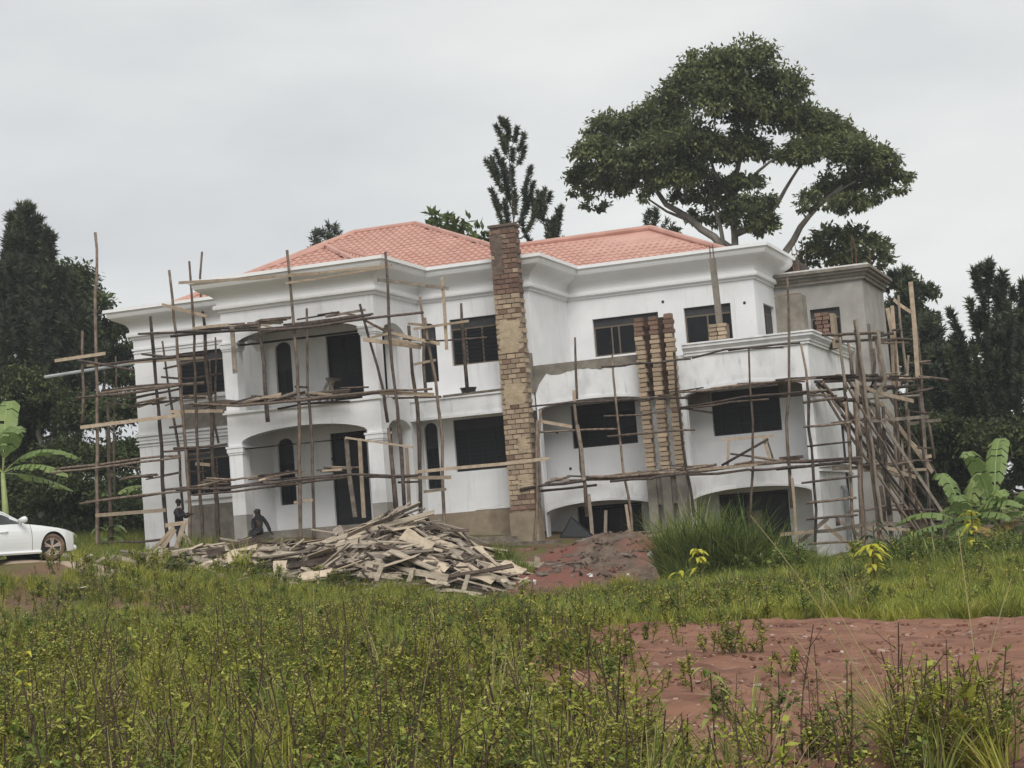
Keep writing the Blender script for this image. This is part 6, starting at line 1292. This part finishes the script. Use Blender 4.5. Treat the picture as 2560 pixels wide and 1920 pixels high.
# ------------------------------------------------------------------ banana plants
def banana(x, y, label, leaves, stem_h, stem_r=.1, dry=1, scale=1.):
    z = g1(x, y); t = empty('banana_plant', (x, y, z), label, 'banana plant', 'banana plants round the house')
    mb = MB(); mb.tube([(x, y, z-.1), (x+.03, y, z+stem_h*.5), (x, y, z+stem_h)], [stem_r, stem_r*.85, stem_r*.5], 8); mb.build('stem', M['rib'], t, smooth=True)
    for i, (az, L, rise, wd) in enumerate(leaves):
        L *= scale; wd *= scale*1.1
        V, Fc, at = [], [], []; N = 14; dr = np.array([math.cos(az), math.sin(az), 0]); sd_ = np.array([-math.sin(az), math.cos(az), 0])
        P = []
        for j in range(N+1):
            s = j/N; P.append(np.array([x, y, z+stem_h])+dr*L*s*(.55 if rise > 1 else .9)+np.array([0, 0, L*(rise*s-(.95*rise*.55+.28)*s*s)]))
        tear = [random.random() < .55 for _ in range(2*N)]
        rib = MB(); rib.tube(P, [.022*(1-.75*j/N) for j in range(N+1)], 5)
        isdry = dry and i >= len(leaves)-dry
        tone = random.uniform(.2, .9)
        for s2 in (1, -1):
            for j in range(2, N):
                s0, s1 = j/N, (j+1)/N
                def w_(s): return wd*min(1, (s-.12)*5 if s > .12 else 0)*(1-max(0, s-.55)**2*3.6)
                w0, w1 = max(.01, w_(s0)), max(.01, w_(s1)); dz = -.22-.35*random.random()
                g = random.uniform(.6, .9) if tear[j+(N if s2 > 0 else 0)] else 1.0
                e0 = P[j]+sd_*s2*w0+np.array([0, 0, dz*w0]); e1 = P[j+1]*(g)+P[j]*(1-g)+sd_*s2*w1+np.array([0, 0, dz*w1])
                m0 = P[j]+sd_*s2*w0*.5+np.array([0, 0, .02]); m1 = P[j+1]*g+P[j]*(1-g)+sd_*s2*w1*.5+np.array([0, 0, .02])
                q1 = P[j+1]*g+P[j]*(1-g)
                for quad in ((P[j], q1, m1, m0), (m0, m1, e1, e0)):
                    n0 = len(V); V += [tuple(q-np.array([x, y, z])) for q in quad]; Fc.append((n0, n0+1, n0+2, n0+3)); at += [np.clip(tone+random.uniform(-.15, .15), 0, 1)]*4
        me = bpy.data.meshes.new('leaf'); me.from_pydata(V, [], Fc); me.materials.append(M['banana_dry' if isdry else 'banana']); a = me.attributes.new('v', 'FLOAT', 'POINT'); a.data.foreach_set('value', at)
        lo = link_mesh('leaf', me, t); rib.build('midrib', M['rib'], lo)
def bl(n, L, wd, a0=None, rises=(1.6, .9, 1.2, .6)):
    a0 = random.uniform(0, 6) if a0 is None else a0
    return [(a0+i*2.4+random.uniform(-.3, .3), L*random.uniform(.8, 1.1), rises[i % len(rises)]*random.uniform(.85, 1.15), wd) for i in range(n)]
banana(-39.6, 56, 'tall banana plant with torn leaves cut by the left edge', [(.15, 2.9, .75, .3), (.0, 2.7, .35, .3), (-.5, 2.6, 1.5, .36), (1.9, 2.8, 2.2, .36), (.6, 2.4, -.05, .3), (3.4, 2.6, 1.0, .33), (2.6, 2.2, .5, .3)], 2.75, .14, 1, 1.12)
banana(-37.6, 60, 'young banana plant behind the left scaffold poles', bl(7, 2.0, .27), 1.2)
banana(-35.8, 60.5, 'banana plant close to the left corner of the house', bl(7, 2.1, .27), 1.4)
banana(-6.6, 55.6, 'banana plant with drooping leaves beside the leaning poles', [(3.0, 1.7, .7, .2), (3.4, 1.6, .25, .18), (.9, 1.5, 1.9, .25), (-.4, 1.5, 1.0, .22), (4.6, 1.3, 1.4, .22), (2.5, 1.4, 2.1, .22), (1.7, 1.3, .9, .2), (5.7, 1.3, .7, .2), (2.0, 1.2, .3, .17), (5.4, 1.2, .1, .16)], 1.05, .09, 1, 1.4)
banana(-5.8, 55.8, 'upright banana plant with bright young leaves at the right', [(1.3, 1.9, 2.4, .22), (4.2, 1.7, 2.3, .22), (.1, 1.7, .9, .22), (2.9, 1.5, .8, .2), (-.6, 1.5, .5, .2), (2.0, 1.7, 1.6, .22), (5.1, 1.5, 1.3, .2), (3.4, 1.4, .5, .18), (3.9, 1.3, .2, .18)], 1.15, .1, 0, 1.35)
banana(-4.1, 56.6, 'low banana plant leaning out of the right edge', [(2.9, 1.6, 1.2, .22), (1.0, 1.5, 1.8, .22), (4.4, 1.4, .8, .2), (3.6, 1.4, .4, .2), (5.6, 1.3, .9, .2)], .9, .09, 1, 1.3)
banana(-5.0, 56.2, 'banana plant with a dead brown leaf at the right edge', [(3.2, 1.9, .9, .22), (2.7, 1.7, .4, .2), (.6, 1.7, 1.6, .24), (5.0, 1.5, 1.2, .22), (3.6, 1.4, -.1, .2), (4.0, 1.5, .1, .22)], 1.1, .1, 2, 1.4)
# ------------------------------------------------------------------ single plants in the meadow
def blades(mb_, at_, x, y, z, n, h, spread, wd, lean=.5, seg=5, tone=(0, 1)):
    for i in range(n):
        a = random.uniform(0, 2*PI); L = h*random.uniform(.6, 1.1); r0 = random.random()**.5*spread; bx, by = x+r0*math.cos(a), y+r0*math.sin(a)
        a2 = a+random.gauss(0, .7); ln = lean*random.uniform(.3, 1.4); wv = wd*random.uniform(.7, 1.2); px_, py_ = -math.sin(a2), math.cos(a2); tv = random.uniform(*tone)
        fa = random.uniform(-.6, .6); px_, py_ = px_*math.cos(fa)-py_*math.sin(fa), px_*math.sin(fa)+py_*math.cos(fa)
        n0 = len(mb_.v)
        for j in range(seg+1):
            s = j/seg; out_ = L*ln*s**1.8; up_ = L*(s-.42*ln*s**2.6); w_ = wv*(1-s**2)*.5+.001
            c = (bx+math.cos(a2)*out_, by+math.sin(a2)*out_, z+up_)
            mb_.v += [(c[0]-px_*w_, c[1]-py_*w_, c[2]), (c[0]+px_*w_, c[1]+py_*w_, c[2])]; at_ += [tv, tv]
            if j: mb_.f.append((n0+2*j-2, n0+2*j-1, n0+2*j+1, n0+2*j)); mb_.m.append(0)
def plant_mesh(name, mb_, at_, m, parent=None, origin=None):
    o = mb_.build(name, M[m], parent, origin=origin); a = o.data.attributes.new('v', 'FLOAT', 'POINT'); a.data.foreach_set('value', at_); return o
def clump(x, y, label, n, h, spread, wd, m, lean=.5, name='grass_clump'):
    mb_, at_ = MB(), []; K = max(1, n//45)
    for k in range(K):       # a clump is many small tufts, each with its own tone, height and lean
        a = random.uniform(0, 2*PI); r = spread*random.random()**.5; t = random.uniform(0, .7); cx_, cy_ = x+r*math.cos(a), y+r*math.sin(a)
        blades(mb_, at_, cx_, cy_, g1(cx_, cy_)-.05, n//K, h*random.uniform(.6, 1.08), spread*.3, wd, lean*random.uniform(.6, 1.5), 6, (t, min(1, t+.35)))
    return tag(plant_mesh(name, mb_, at_, m, origin=(x, y, g1(x, y))), label, 'grass clump')
for x_, y_, lab, n_, h_, sp_, wd_, ln_ in ((-12.65, 46.0, 'tall upright clump of elephant grass just right of the soil mound', 620, 2.3, .6, .038, .4), (-11.95, 46.2, 'tallest clump of elephant grass before the brick pier', 700, 2.5, .65, .038, .5), (-11.2, 46.3, 'dense arching elephant grass under the right terrace arch', 760, 2.45, .75, .038, .65),
        (-10.4, 46.0, 'drooping elephant grass left of the scaffold foot', 700, 2.1, .75, .036, .9), (-9.6, 45.6, 'low drooping grass at the right end of the elephant grass', 460, 1.4, .7, .034, 1.0), (-11.6, 45.2, 'short overhanging grass in front of the elephant grass', 520, 1.3, .9, .034, 1.05)):
    clump(x_, y_, lab, n_, h_, sp_, wd_, 'elephant', ln_)
clump(-14.0, 45.2, 'small bright round grass tuft right of the soil mound', 350, .75, .35, .02, 'grass', .5)
clump(-18.4, 48.6, 'grass tuft growing right of the timber heap', 260, 1.2, .35, .025, 'grass_dk', .45)
clump(-17.6, 47.5, 'leafy tuft between the timber heap and the soil mound', 240, .9, .45, .03, 'grass_dk', .7)
def rosette(x, y, label, n, L, wd, m, stem=.5, name='yellow_plant', cat='plant', group=None, droop=.8):
    z = g1(x, y); t = empty(name, (x, y, z), label, cat, group)
    mb_ = MB(); mb_.tube([(x, y, z-.05), (x+.02, y, z+stem)], [.025, .015] if y > 25 else [.006, .004], 5); mb_.build('stem', M['stem'], t)
    q, at_ = MB(), []
    for k in range(n):
        a = random.uniform(0, 2*PI); zz = z+stem*random.uniform(.3, 1.05); l = L*random.uniform(.7, 1.1); rise = random.uniform(.2, 1.1); px_, py_ = -math.sin(a), math.cos(a); n0 = len(q.v); tv = random.random()
        for j in range(6):
            s = j/5; out_ = l*s*.85; up_ = l*(rise*s-droop*(rise+.4)*s*s); w_ = wd*math.sin(PI*min(1, s*.9+.08))*.5+.002
            c = (x+math.cos(a)*out_, y+math.sin(a)*out_, zz+up_); q.v += [(c[0]-px_*w_, c[1]-py_*w_, c[2]), (c[0]+px_*w_, c[1]+py_*w_, c[2])]; at_ += [tv, tv]
            if j: q.f.append((n0+2*j-2, n0+2*j-1, n0+2*j+1, n0+2*j)); q.m.append(0)
    plant_mesh('leaves', q, at_, m, t)
rosette(-6.75, 40.0, 'large yellow leaved shrub in the meadow at the right', 34, .5, .11, 'yellow', .85)
rosette(-11.35, 43.2, 'yellow leaved shrub against the elephant grass', 22, .44, .1, 'yellow', 1.0)
rosette(-11.2, 41.0, 'low yellow leaved plant left of the elephant grass foot', 20, .42, .09, 'yellow', .6)
rosette(-5.1, 44.0, 'tall yellow green shrub below the right banana plants', 36, .4, .11, 'yellow', 1.35)
rosette(-10.6, 15.2, 'pale yellow green plant among the weeds left of centre', 16, .17, .04, 'yellow', .75)
rosette(-7.95, 47.6, 'dark maize plant before the foot of the scaffold', 16, .85, .09, 'corn', 1.2, 'maize_plant')
rosette(-7.4, 50.5, 'light maize plant at the right foot of the scaffold', 14, .7, .08, 'grass_dk', 1.0, 'maize_plant')
rosette(-12.1, 33.0, 'spiky light green plant in the grass left of the red earth', 22, .4, .05, 'grass', .65, 'spiky_plant')
rosette(-2.95, 11.2, 'fresh green shoot with whorled leaves standing before the red earth', 26, .16, .035, 'grass_dk', .8, 'leafy_shoot')
for x, y, lab in ((-35.6, 53.4, 'broad leaved taro plant between the car and the left scaffold poles'), (-34.6, 54.6, 'taro plant close behind the tallest left scaffold pole'), (-37.0, 54.0, 'taro plant in the shade behind the bonnet of the white car'), (-38.3, 53.0, 'low broad leaved plant above the roof of the white car')):
    rosette(x, y, lab, 12, .95, .42, 'banana', .75, 'taro_plant')
# long straw coloured stalks arching over the red earth
for i, (x, y, h, lx) in enumerate(((-2.05, 12.4, 2.0, -.85), (-1.95, 12.3, 1.45, -.5), (-1.55, 12.9, 1.75, -.05), (-1.35, 13.0, 1.7, .5), (-1.6, 12.6, 1.4, .35), (-2.3, 12.6, 1.1, -.45), (-1.2, 13.1, 1.3, .75), (-5.3, 12.0, 1.2, .2), (-4.35, 11.0, 1.1, .15))):
    z = g1(x, y); mb_ = MB(); P = [Vector((x+lx*s**1.4, y+.1*s, z+h*(s-.1*s*s))) for s in np.linspace(0, 1, 9)]
    mb_.tube(P, [.0045*(1-.7*k/8)+.0012 for k in range(9)], 4); at_ = [random.random()]*len(mb_.v)
    tag(plant_mesh('grass_stalk', mb_, at_, 'straw', origin=(x, y, z)), 'thin straw coloured grass stalk arching up in front of the red earth', 'grass stalk', 'straw stalks over the red earth')
# ------------------------------------------------------------------ scattered ground cover (stuff, instanced)
PROTO = bpy.data.collections.new('prototypes')      # not linked to the scene: sources of the scatter only
def proto(o):
    for c in list(o.users_collection): c.objects.unlink(o)
    PROTO_CUR.objects.link(o); return o
def scatter(name, coll, P, rotz, tilt, scl, label, cat):
    n = len(P); me = bpy.data.meshes.new(name); me.from_pydata(P.tolist(), [], [])
    r = np.stack([rng.normal(0, tilt, n), rng.normal(0, tilt, n), rotz], 1)
    a = me.attributes.new('rot', 'FLOAT_VECTOR', 'POINT'); a.data.foreach_set('vector', r.ravel().astype(np.float32))
    a = me.attributes.new('scl', 'FLOAT', 'POINT'); a.data.foreach_set('value', scl.astype(np.float32))
    a = me.attributes.new('idx', 'INT', 'POINT'); a.data.foreach_set('value', rng.integers(0, 1000, n).astype(np.int32))
    o = link_mesh(name, me)
    ng = bpy.data.node_groups.new(name, 'GeometryNodeTree'); ng.interface.new_socket('Geometry', in_out='INPUT', socket_type='NodeSocketGeometry'); ng.interface.new_socket('Geometry', in_out='OUTPUT', socket_type='NodeSocketGeometry')
    N = ng.nodes; gi = N.new('NodeGroupInput'); go = N.new('NodeGroupOutput'); ip_ = N.new('GeometryNodeInstanceOnPoints'); ci = N.new('GeometryNodeCollectionInfo')
    ci.inputs['Collection'].default_value = coll; ci.inputs['Separate Children'].default_value = True; ci.inputs['Reset Children'].default_value = True
    def na(nm_, ty):
        q = N.new('GeometryNodeInputNamedAttribute'); q.data_type = ty; q.inputs['Name'].default_value = nm_; return q.outputs['Attribute']
    e2r = N.new('FunctionNodeEulerToRotation')
    L = ng.links; L.new(gi.outputs[0], ip_.inputs['Points']); L.new(ci.outputs['Instances'], ip_.inputs['Instance']); ip_.inputs['Pick Instance'].default_value = True
    L.new(na('idx', 'INT'), ip_.inputs['Instance Index']); L.new(na('rot', 'FLOAT_VECTOR'), e2r.inputs[0]); L.new(e2r.outputs[0], ip_.inputs['Rotation']); L.new(na('scl', 'FLOAT'), ip_.inputs['Scale'])
    L.new(ip_.outputs['Instances'], go.inputs[0])
    md = o.modifiers.new('scatter', 'NODES'); md.node_group = ng
    return tag(o, label, cat, kind='stuff')
def weed_proto(h, nb, nl, ls, m, flowers=0, bare=0.):
    st = MB(); B, D = [], []
    top = Vector((random.gauss(0, .1)*h, random.gauss(0, .1)*h, h)); P = [top*s+Vector((math.sin(s*4)*.03*h, math.cos(s*3)*.02*h, 0)) for s in np.linspace(0, 1, 7)]
    st.tube(P, [.0085*(1-.7*k/6)+.002 for k in range(7)], 4)
    twigs = [P[1:]]
    for b in range(nb):
        s = random.uniform(.15, .85); c = top*s; a = random.uniform(0, 2*PI); L = h*random.uniform(.22, .5)*(1.1-s*.5)
        e = c+Vector((math.cos(a)*L*.7, math.sin(a)*L*.7, L*random.uniform(.35, .9))); mid = c.lerp(e, .5)+Vector((0, 0, -.03*L)); st.tube([c, mid, e], [.0045, .0032, .002], 3); twigs.append([c, mid, e])
    for k in range(nl):
        tw = random.choice(twigs); i = random.randint(0, len(tw)-2); p = Vector(tw[i]).lerp(Vector(tw[i+1]), random.random()) 
        if p.z < bare*h: continue
        B.append(p); a = random.uniform(0, 2*PI); D.append((math.cos(a), math.sin(a), random.gauss(.15, .45)))
    o1 = st.build('weed_stem', M['stem'], origin=(0, 0, 0))
    N = len(B); B = np.array([b[:] for b in B]); D = np.array(D)
    lv = leaf_mesh('weed_leaf', B, D, np.tile([0, 0, 1.], (N, 1))+unit(N)*.45, rng.uniform(.6, 1.3, N)*ls, rng.uniform(.6, 1.2, N)*ls*.55, rng.uniform(0, 1, N), M[m], fold=.12)
    # join stem + leaves into one prototype
    bm = bmesh.new(); 
    me = lv.data; me.materials.append(M['stem'])
    bm.from_mesh(me); nf = len(bm.faces); bm.from_mesh(o1.data); bm.faces.ensure_lookup_table()
    for f in bm.faces[nf:]: f.material_index = 1
    if flowers:
        me.materials.append(M['flower'])
        for k in range(flowers):
            p = Vector(random.choice(twigs)[-1])
            for j in range(5):
                a = 2*PI*j/5; vs = [bm.verts.new(q) for q in (p, p+Vector((math.cos(a-.5)*.012, math.sin(a-.5)*.012, .006)), p+Vector((math.cos(a)*.02, math.sin(a)*.02, .004)), p+Vector((math.cos(a+.5)*.012, math.sin(a+.5)*.012, .006)))]
                f = bm.faces.new(vs); f.material_index = 2
    bm.to_mesh(me); bm.free(); me.update(); bpy.data.objects.remove(o1)
    return proto(lv)
def grass_proto(n, h, spread, wd, m, lean):
    mb_, at_ = MB(), []; blades(mb_, at_, 0, 0, 0, n, h, spread, wd, lean, 4); return proto(plant_mesh('grass_tuft', mb_, at_, m, origin=(0, 0, 0)))
C1 = bpy.data.collections.new('weed_sources'); PROTO_CUR = C1
for k in range(6): weed_proto(random.uniform(.75, 1.05), 9, (230, 150, 190, 120, 210, 170)[k], (.05, .044, .06, .04, .052, .046)[k], 'weed', flowers=(0, 0, 1, 0, 0, 0)[k], bare=(.1, .3, .1, .35, .15, .1)[k])
for k in range(2): weed_proto(random.uniform(.7, .95), 8, 170, .07, 'weed2', bare=.1)
weed_proto(1.1, 6, 60, .045, 'weed', bare=.4); weed_proto(1.15, 6, 16, .035, 'weed', bare=.6)
grass_proto(40, .85, .1, .011, 'grass', .45); grass_proto(30, .75, .08, .012, 'grass_dk', .5); grass_proto(16, 1.05, .1, .008, 'straw', .4)
weed_proto(.8, 7, 60, .1, 'weed', bare=.15); weed_proto(.9, 5, 90, .035, 'straw', bare=.5)
C2 = bpy.data.collections.new('low_weed_sources'); PROTO_CUR = C2
for k in range(3): weed_proto(random.uniform(.35, .5), 7, 110, .05, 'weed', bare=.02)
weed_proto(.4, 7, 100, .06, 'weed2', bare=.02)
C6 = bpy.data.collections.new('slope_weed_sources'); PROTO_CUR = C6
for k in range(3): weed_proto(random.uniform(.6, .85), 9, 150, .085, 'weed2', bare=.03)
weed_proto(.7, 9, 140, .08, 'weed', bare=.03)
for k in range(2): grass_proto(40, .95, .3, .03, 'elephant', .75)
C3 = bpy.data.collections.new('grass_sources'); PROTO_CUR = C3
for k in range(4): grass_proto(34, .42, .16, .013, 'grass', .65)
grass_proto(34, .5, .18, .013, 'grass_dk', .6)
C4 = bpy.data.collections.new('rank_grass_sources'); PROTO_CUR = C4
for k in range(2): grass_proto(40, .8, .22, .018, 'grass_dk', .6)
for k in range(2): grass_proto(36, .75, .2, .016, 'grass', .6)
def wedge(n, y0, y1, marg=.03):
    "random points on the ground inside the camera's view, uniform per area"
    y = np.sqrt(rng.uniform(y0**2, y1**2, n)); lo, hi = math.tan(math.radians(-39))-marg, math.tan(math.radians(1.5))+marg*2
    x = y*rng.uniform(lo, hi, n); return x, y
def vnoise(x, y, s, seed=0):
    return np.sin(x*s+seed)*np.sin(y*s*1.2+seed*1.7)+.6*np.sin(x*s*2.3+y*s*1.4+seed*2.1)+.4*np.sin(x*s*.7-y*s*3.1+seed)
def on_road(x, y, pad=0.):
    ne_, fa_ = road_edges(x); fade = -.335*y+.6*np.sin(y*1.3)+.4*np.sin(y*3.7)-.1
    return (x > fade+pad) & (y > ne_+pad) & (y < fa_-pad)
def pack(x, y, dz=-.03): return np.stack([x, y, gz(x, y)+dz], 1)
# tall weeds of the foreground
def weeds_at(n, y0, y1, f):
    x, y = wedge(n, y0, y1); k = (rng.uniform(0, 1, n) < f(x, y)) & ~(on_road(x, y, -.2) & ~((y < 14) & (x/y < -.17) & (rng.uniform(0, 1, n) < .6))); return x[k], y[k]
def fdens(x, y):
    d = np.clip(.62+.5*vnoise(x, y, .9, 1), .05, 1)*np.where(y < 9.5, 1, np.where(y < 14, .8, .24))
    u = x/y                                   # bearing: the weeds thin out towards the red earth on the right
    d = d*np.where(u > -.3, .8, 1)*np.where(u > -.17, .3, 1)*np.where(u > -.11, .4, 1)
    return np.where((y > 21) & (vnoise(x, y, .5, 4) > -.4), 0, d)
x, y = weeds_at(7600, 4.8, 30, fdens)
hs = np.interp(y, [4.8, 7, 10, 14, 30], [.6, .7, .84, .88, .8])*np.where(x > -.22*y, .85, 1.0)*(1+.12*vnoise(x, y, 1.3, 8))
scatter('weeds', C1, pack(x, y), rng.uniform(0, 2*PI, len(x)), .13, rng.uniform(.7, 1.15, len(x))*hs, 'tall tangled leafy weeds filling the foreground', 'weeds')
# a denser weedy clump in front of the road at the right
x = rng.normal(-1.82, .27, 60); y = rng.normal(12.5, .5, 60)
scatter('weed_patch', C1, pack(x, y), rng.uniform(0, 2*PI, len(x)), .15, rng.uniform(.55, .95, len(x)), 'leafy weed patch standing before the red earth at the right', 'weeds')
x = rng.normal(-1.85, .22, 16); y = rng.normal(12.9, .4, 16)
scatter('grass_patch', C4, pack(x, y), rng.uniform(0, 2*PI, len(x)), .15, rng.uniform(.6, 1.1, len(x)), 'rank grass in the weed patch at the right', 'grass')
# low weeds between, and on the transition to the meadow
x, y = wedge(13800, 4.6, 44)
keep = ~on_road(x, y, .0) & (rng.uniform(0, 1, len(x)) < np.clip(.5+.45*vnoise(x, y, .7, 2), .03, 1)*np.where(x/y > -.17, .25, 1)) & (y < 43+.06*x) & ~((x+.5*vnoise(x, y, 1.9, 2) < -26.2) & (y+.5*vnoise(x, y, 1.4, 7) > 41.0-.12*(x+30)))
x, y = x[keep], y[keep]
scatter('low_weeds', C2, pack(x, y), rng.uniform(0, 2*PI, len(x)), .15, rng.uniform(.6, 1.2, len(x)), 'low leafy weeds covering the ground between the taller stems', 'weeds')
# meadow grass
x, y = wedge(34500, 4.6, 46)
keep = ~on_road(x, y, -.1) & (rng.uniform(0, 1, len(x)) < np.clip(.58+.42*vnoise(x, y, .45, 3), .06, 1)*np.where((y > 14) & (y < 26), .55, 1)*np.where((x/y > -.17) & (y < 14), .12, 1))
keep &= ~((y > 33) & (x < -.56*y) & (vnoise(x, y, .6, 6) > .45))
keep &= ~((x+.5*vnoise(x, y, 1.9, 2) < -26.2) & (y+.5*vnoise(x, y, 1.4, 7) > 41.0-.12*(x+30)))
x, y = x[keep], y[keep]
scatter('grass', C3, pack(x, y), rng.uniform(0, 2*PI, len(x)), .12, rng.uniform(.55, 1.05, len(x))*np.where(y > 26, 1.0, .85), 'light green meadow grass below the house', 'grass')
# rank grass on the right slope up to the scaffold and round the house foot
x, y = wedge(17200, 40, 68)
keep = (x > -.285*y) & (y < 66) & ~((x < -10.0) & (y > 53.6)) & ~((x < -9.8) & (y > 49) & (y < 53) & (x < -13)) & ~((y > 54) & (x < -8.2))
keep &= ~((x < -13.0) & (y > 44.5))
x2, y2 = x[keep], y[keep]
scatter('rank_grass', C4, pack(x2, y2), rng.uniform(0, 2*PI, len(x2)), .15, rng.uniform(.45, .95, len(x2))*np.where(y2 > 49, .7, 1), 'rank grass on the slope at the foot of the right scaffold', 'grass')
x, y = wedge(12000, 41, 62, .02)
keep = (x < -.42*y) & ((y > 44.2-.12*(x+30)) | (rng.uniform(0, 1, len(x)) < .05)) & (vnoise(x, y, .6, 5) > -.35) & ~((x > -33.6) & (y > 52.5)) & ~((x > -29.2) & (y > 49.3)) & ~((x > -29.5) & (y > 45) & (y < 50))
x2, y2 = x[keep], y[keep]
scatter('rank_grass', C4, pack(x2, y2), rng.uniform(0, 2*PI, len(x2)), .15, rng.uniform(.35, .85, len(x2)), 'rough grass around the car and behind it', 'grass')

# clods and ruts on the red earth
C7 = bpy.data.collections.new('clod_sources'); PROTO_CUR = C7
for k in range(4):
    mb = MB(); mb.box(-.5, .5, -.4, .4, -.3, .3); mb.v = [tuple(c*random.uniform(.5, 1.15) for c in v) for v in mb.v]; proto(mb.build('clod', M['road'], origin=(0, 0, 0)))
x, y = wedge(26000, 9, 27); k = on_road(x, y, .05) & (rng.uniform(0, 1, len(x)) < np.clip(.35+.5*vnoise(x, y*2.5, .8, 5), .04, 1)); x, y = x[k], y[k]
scatter('clods', C7, pack(x, y, .03), rng.uniform(0, 2*PI, len(x)), .3, rng.uniform(.015, .09, len(x))*rng.uniform(.3, 1, len(x)), 'crumbled clods lying all over the red earth', 'clods')
# stones on the red earth
C5 = bpy.data.collections.new('stone_sources'); PROTO_CUR = C5
M['stone'] = mat('pale_stone', (.3, .2, .16), (.5, .4, .33), 12, .95, rand=.3)
for k in range(3):
    mb = MB(); mb.box(-.5, .5, -.4, .4, -.25, .25)
    mb.v = [tuple(c*random.uniform(.6, 1.1) for c in v) for v in mb.v]; o = mb.build('stone', M['stone'], origin=(0, 0, 0)); proto(o)
x, y = wedge(6000, 9, 27); k = on_road(x, y, .05) & (rng.uniform(0, 1, len(x)) < np.clip(.4+.5*vnoise(x, y, .6, 9), .05, 1)); x, y = x[k], y[k]
scatter('stones', C5, pack(x, y, .035), rng.uniform(0, 2*PI, len(x)), .2, rng.uniform(.015, .08, len(x))*rng.uniform(.3, 1, len(x)), 'small pale stones and wood chips littering the red earth', 'stones')
# weeds creeping over the low foot of the timber heap
x = rng.uniform(-28, -20.5, 420); y = rng.uniform(43.2, 46.2, 420); k = rng.uniform(0, 1, 420) < np.clip(.5+.5*vnoise(x, y, 1.1, 3), .1, 1)*np.where(x > -22.5, .5, 1); x, y = x[k], y[k]
scatter('weeds', C2, pack(x, y), rng.uniform(0, 2*PI, len(x)), .15, rng.uniform(.7, 1.7, len(x)), 'green weeds creeping over the foot of the timber heap', 'weeds')
clump(-24.6, 45.3, 'tall thin grass growing up through the left of the timber heap', 46, 1.75, .45, .022, 'grass', .35)
clump(-26.9, 45.0, 'fine grass tuft at the far left of the timber heap', 60, 1.1, .4, .018, 'grass', .5)
tag(MB().board((-25.6, 38.2, 1.3), (-24.9, 38.3, 1.36), .12, .03, roll=1).build('board', M['board_pale'], origin=(-25.3, 38.2, 1.25)), 'broken pale board lying on the bare bank below the car', 'board')

# ------------------------------------------------------------------ thin air: far trees pale slightly
hz_m = bpy.data.materials.new('haze'); hz_m.use_nodes = True; hn = hz_m.node_tree.nodes; hl_ = hz_m.node_tree.links
for n in list(hn):
    if n.type != 'OUTPUT_MATERIAL': hn.remove(n)
pv = hn.new('ShaderNodeVolumePrincipled'); pv.inputs['Color'].default_value = (.9, .93, 1, 1); pv.inputs['Density'].default_value = .00048; pv.inputs['Anisotropy'].default_value = 0
hl_.new(pv.outputs['Volume'], [n for n in hn if n.type == 'OUTPUT_MATERIAL'][0].inputs['Volume'])
hb_ = MB().box(-760, 890, -130, 1150, -1.4, 24.2).build('haze', hz_m, origin=(0, 0, 0)); tag(hb_, 'thin pale haze', 'haze', kind='stuff')

# leafy weeds along the ragged road edge and on the right slope
x = rng.uniform(-9.5, 2, 900); ne_, fa_ = road_edges(x); far_ = rng.uniform(0, 1, 900) < .6
y = np.where(far_, fa_+rng.normal(.1, .3, 900), ne_+rng.normal(-.1, .5, 900)); k = (y > 9) & (rng.uniform(0, 1, 900) < np.clip(.5+.5*vnoise(x, y, 1.7, 2), .05, 1)); x, y = x[k], y[k]
scatter('grass', C3, pack(x, y), rng.uniform(0, 2*PI, len(x)), .2, rng.uniform(.3, .9, len(x)), 'ragged grass fringe along the red earth', 'grass')
y = rng.uniform(12, 26.4, 900); x = y*rng.uniform(-.36, -.2, 900); k = on_road(x, y, -1.5) & (vnoise(x, y, 1.6, 3) > .55+5*(x/y+.27)); x, y = x[k], y[k]
scatter('low_weeds', C2, pack(x, y, .0), rng.uniform(0, 2*PI, len(x)), .2, rng.uniform(.35, 1.0, len(x)), 'low weeds spreading into the left end of the red earth', 'weeds')
x, y = wedge(7000, 38, 57); k = (x/y > -.25) & ((x > -8.6) | (y < 45.5)) & (vnoise(x, y, .8, 4) > -.05) & (rng.uniform(0, 1, 7000) < np.where(y < 42, .35, .8)); x, y = x[k], y[k]
scatter('weeds', C6, pack(x, y), rng.uniform(0, 2*PI, len(x)), .15, rng.uniform(.6, 1.3, len(x))*np.where(y < 43, .7, 1.1), 'rough leafy weeds on the slope below the right banana plants', 'weeds')
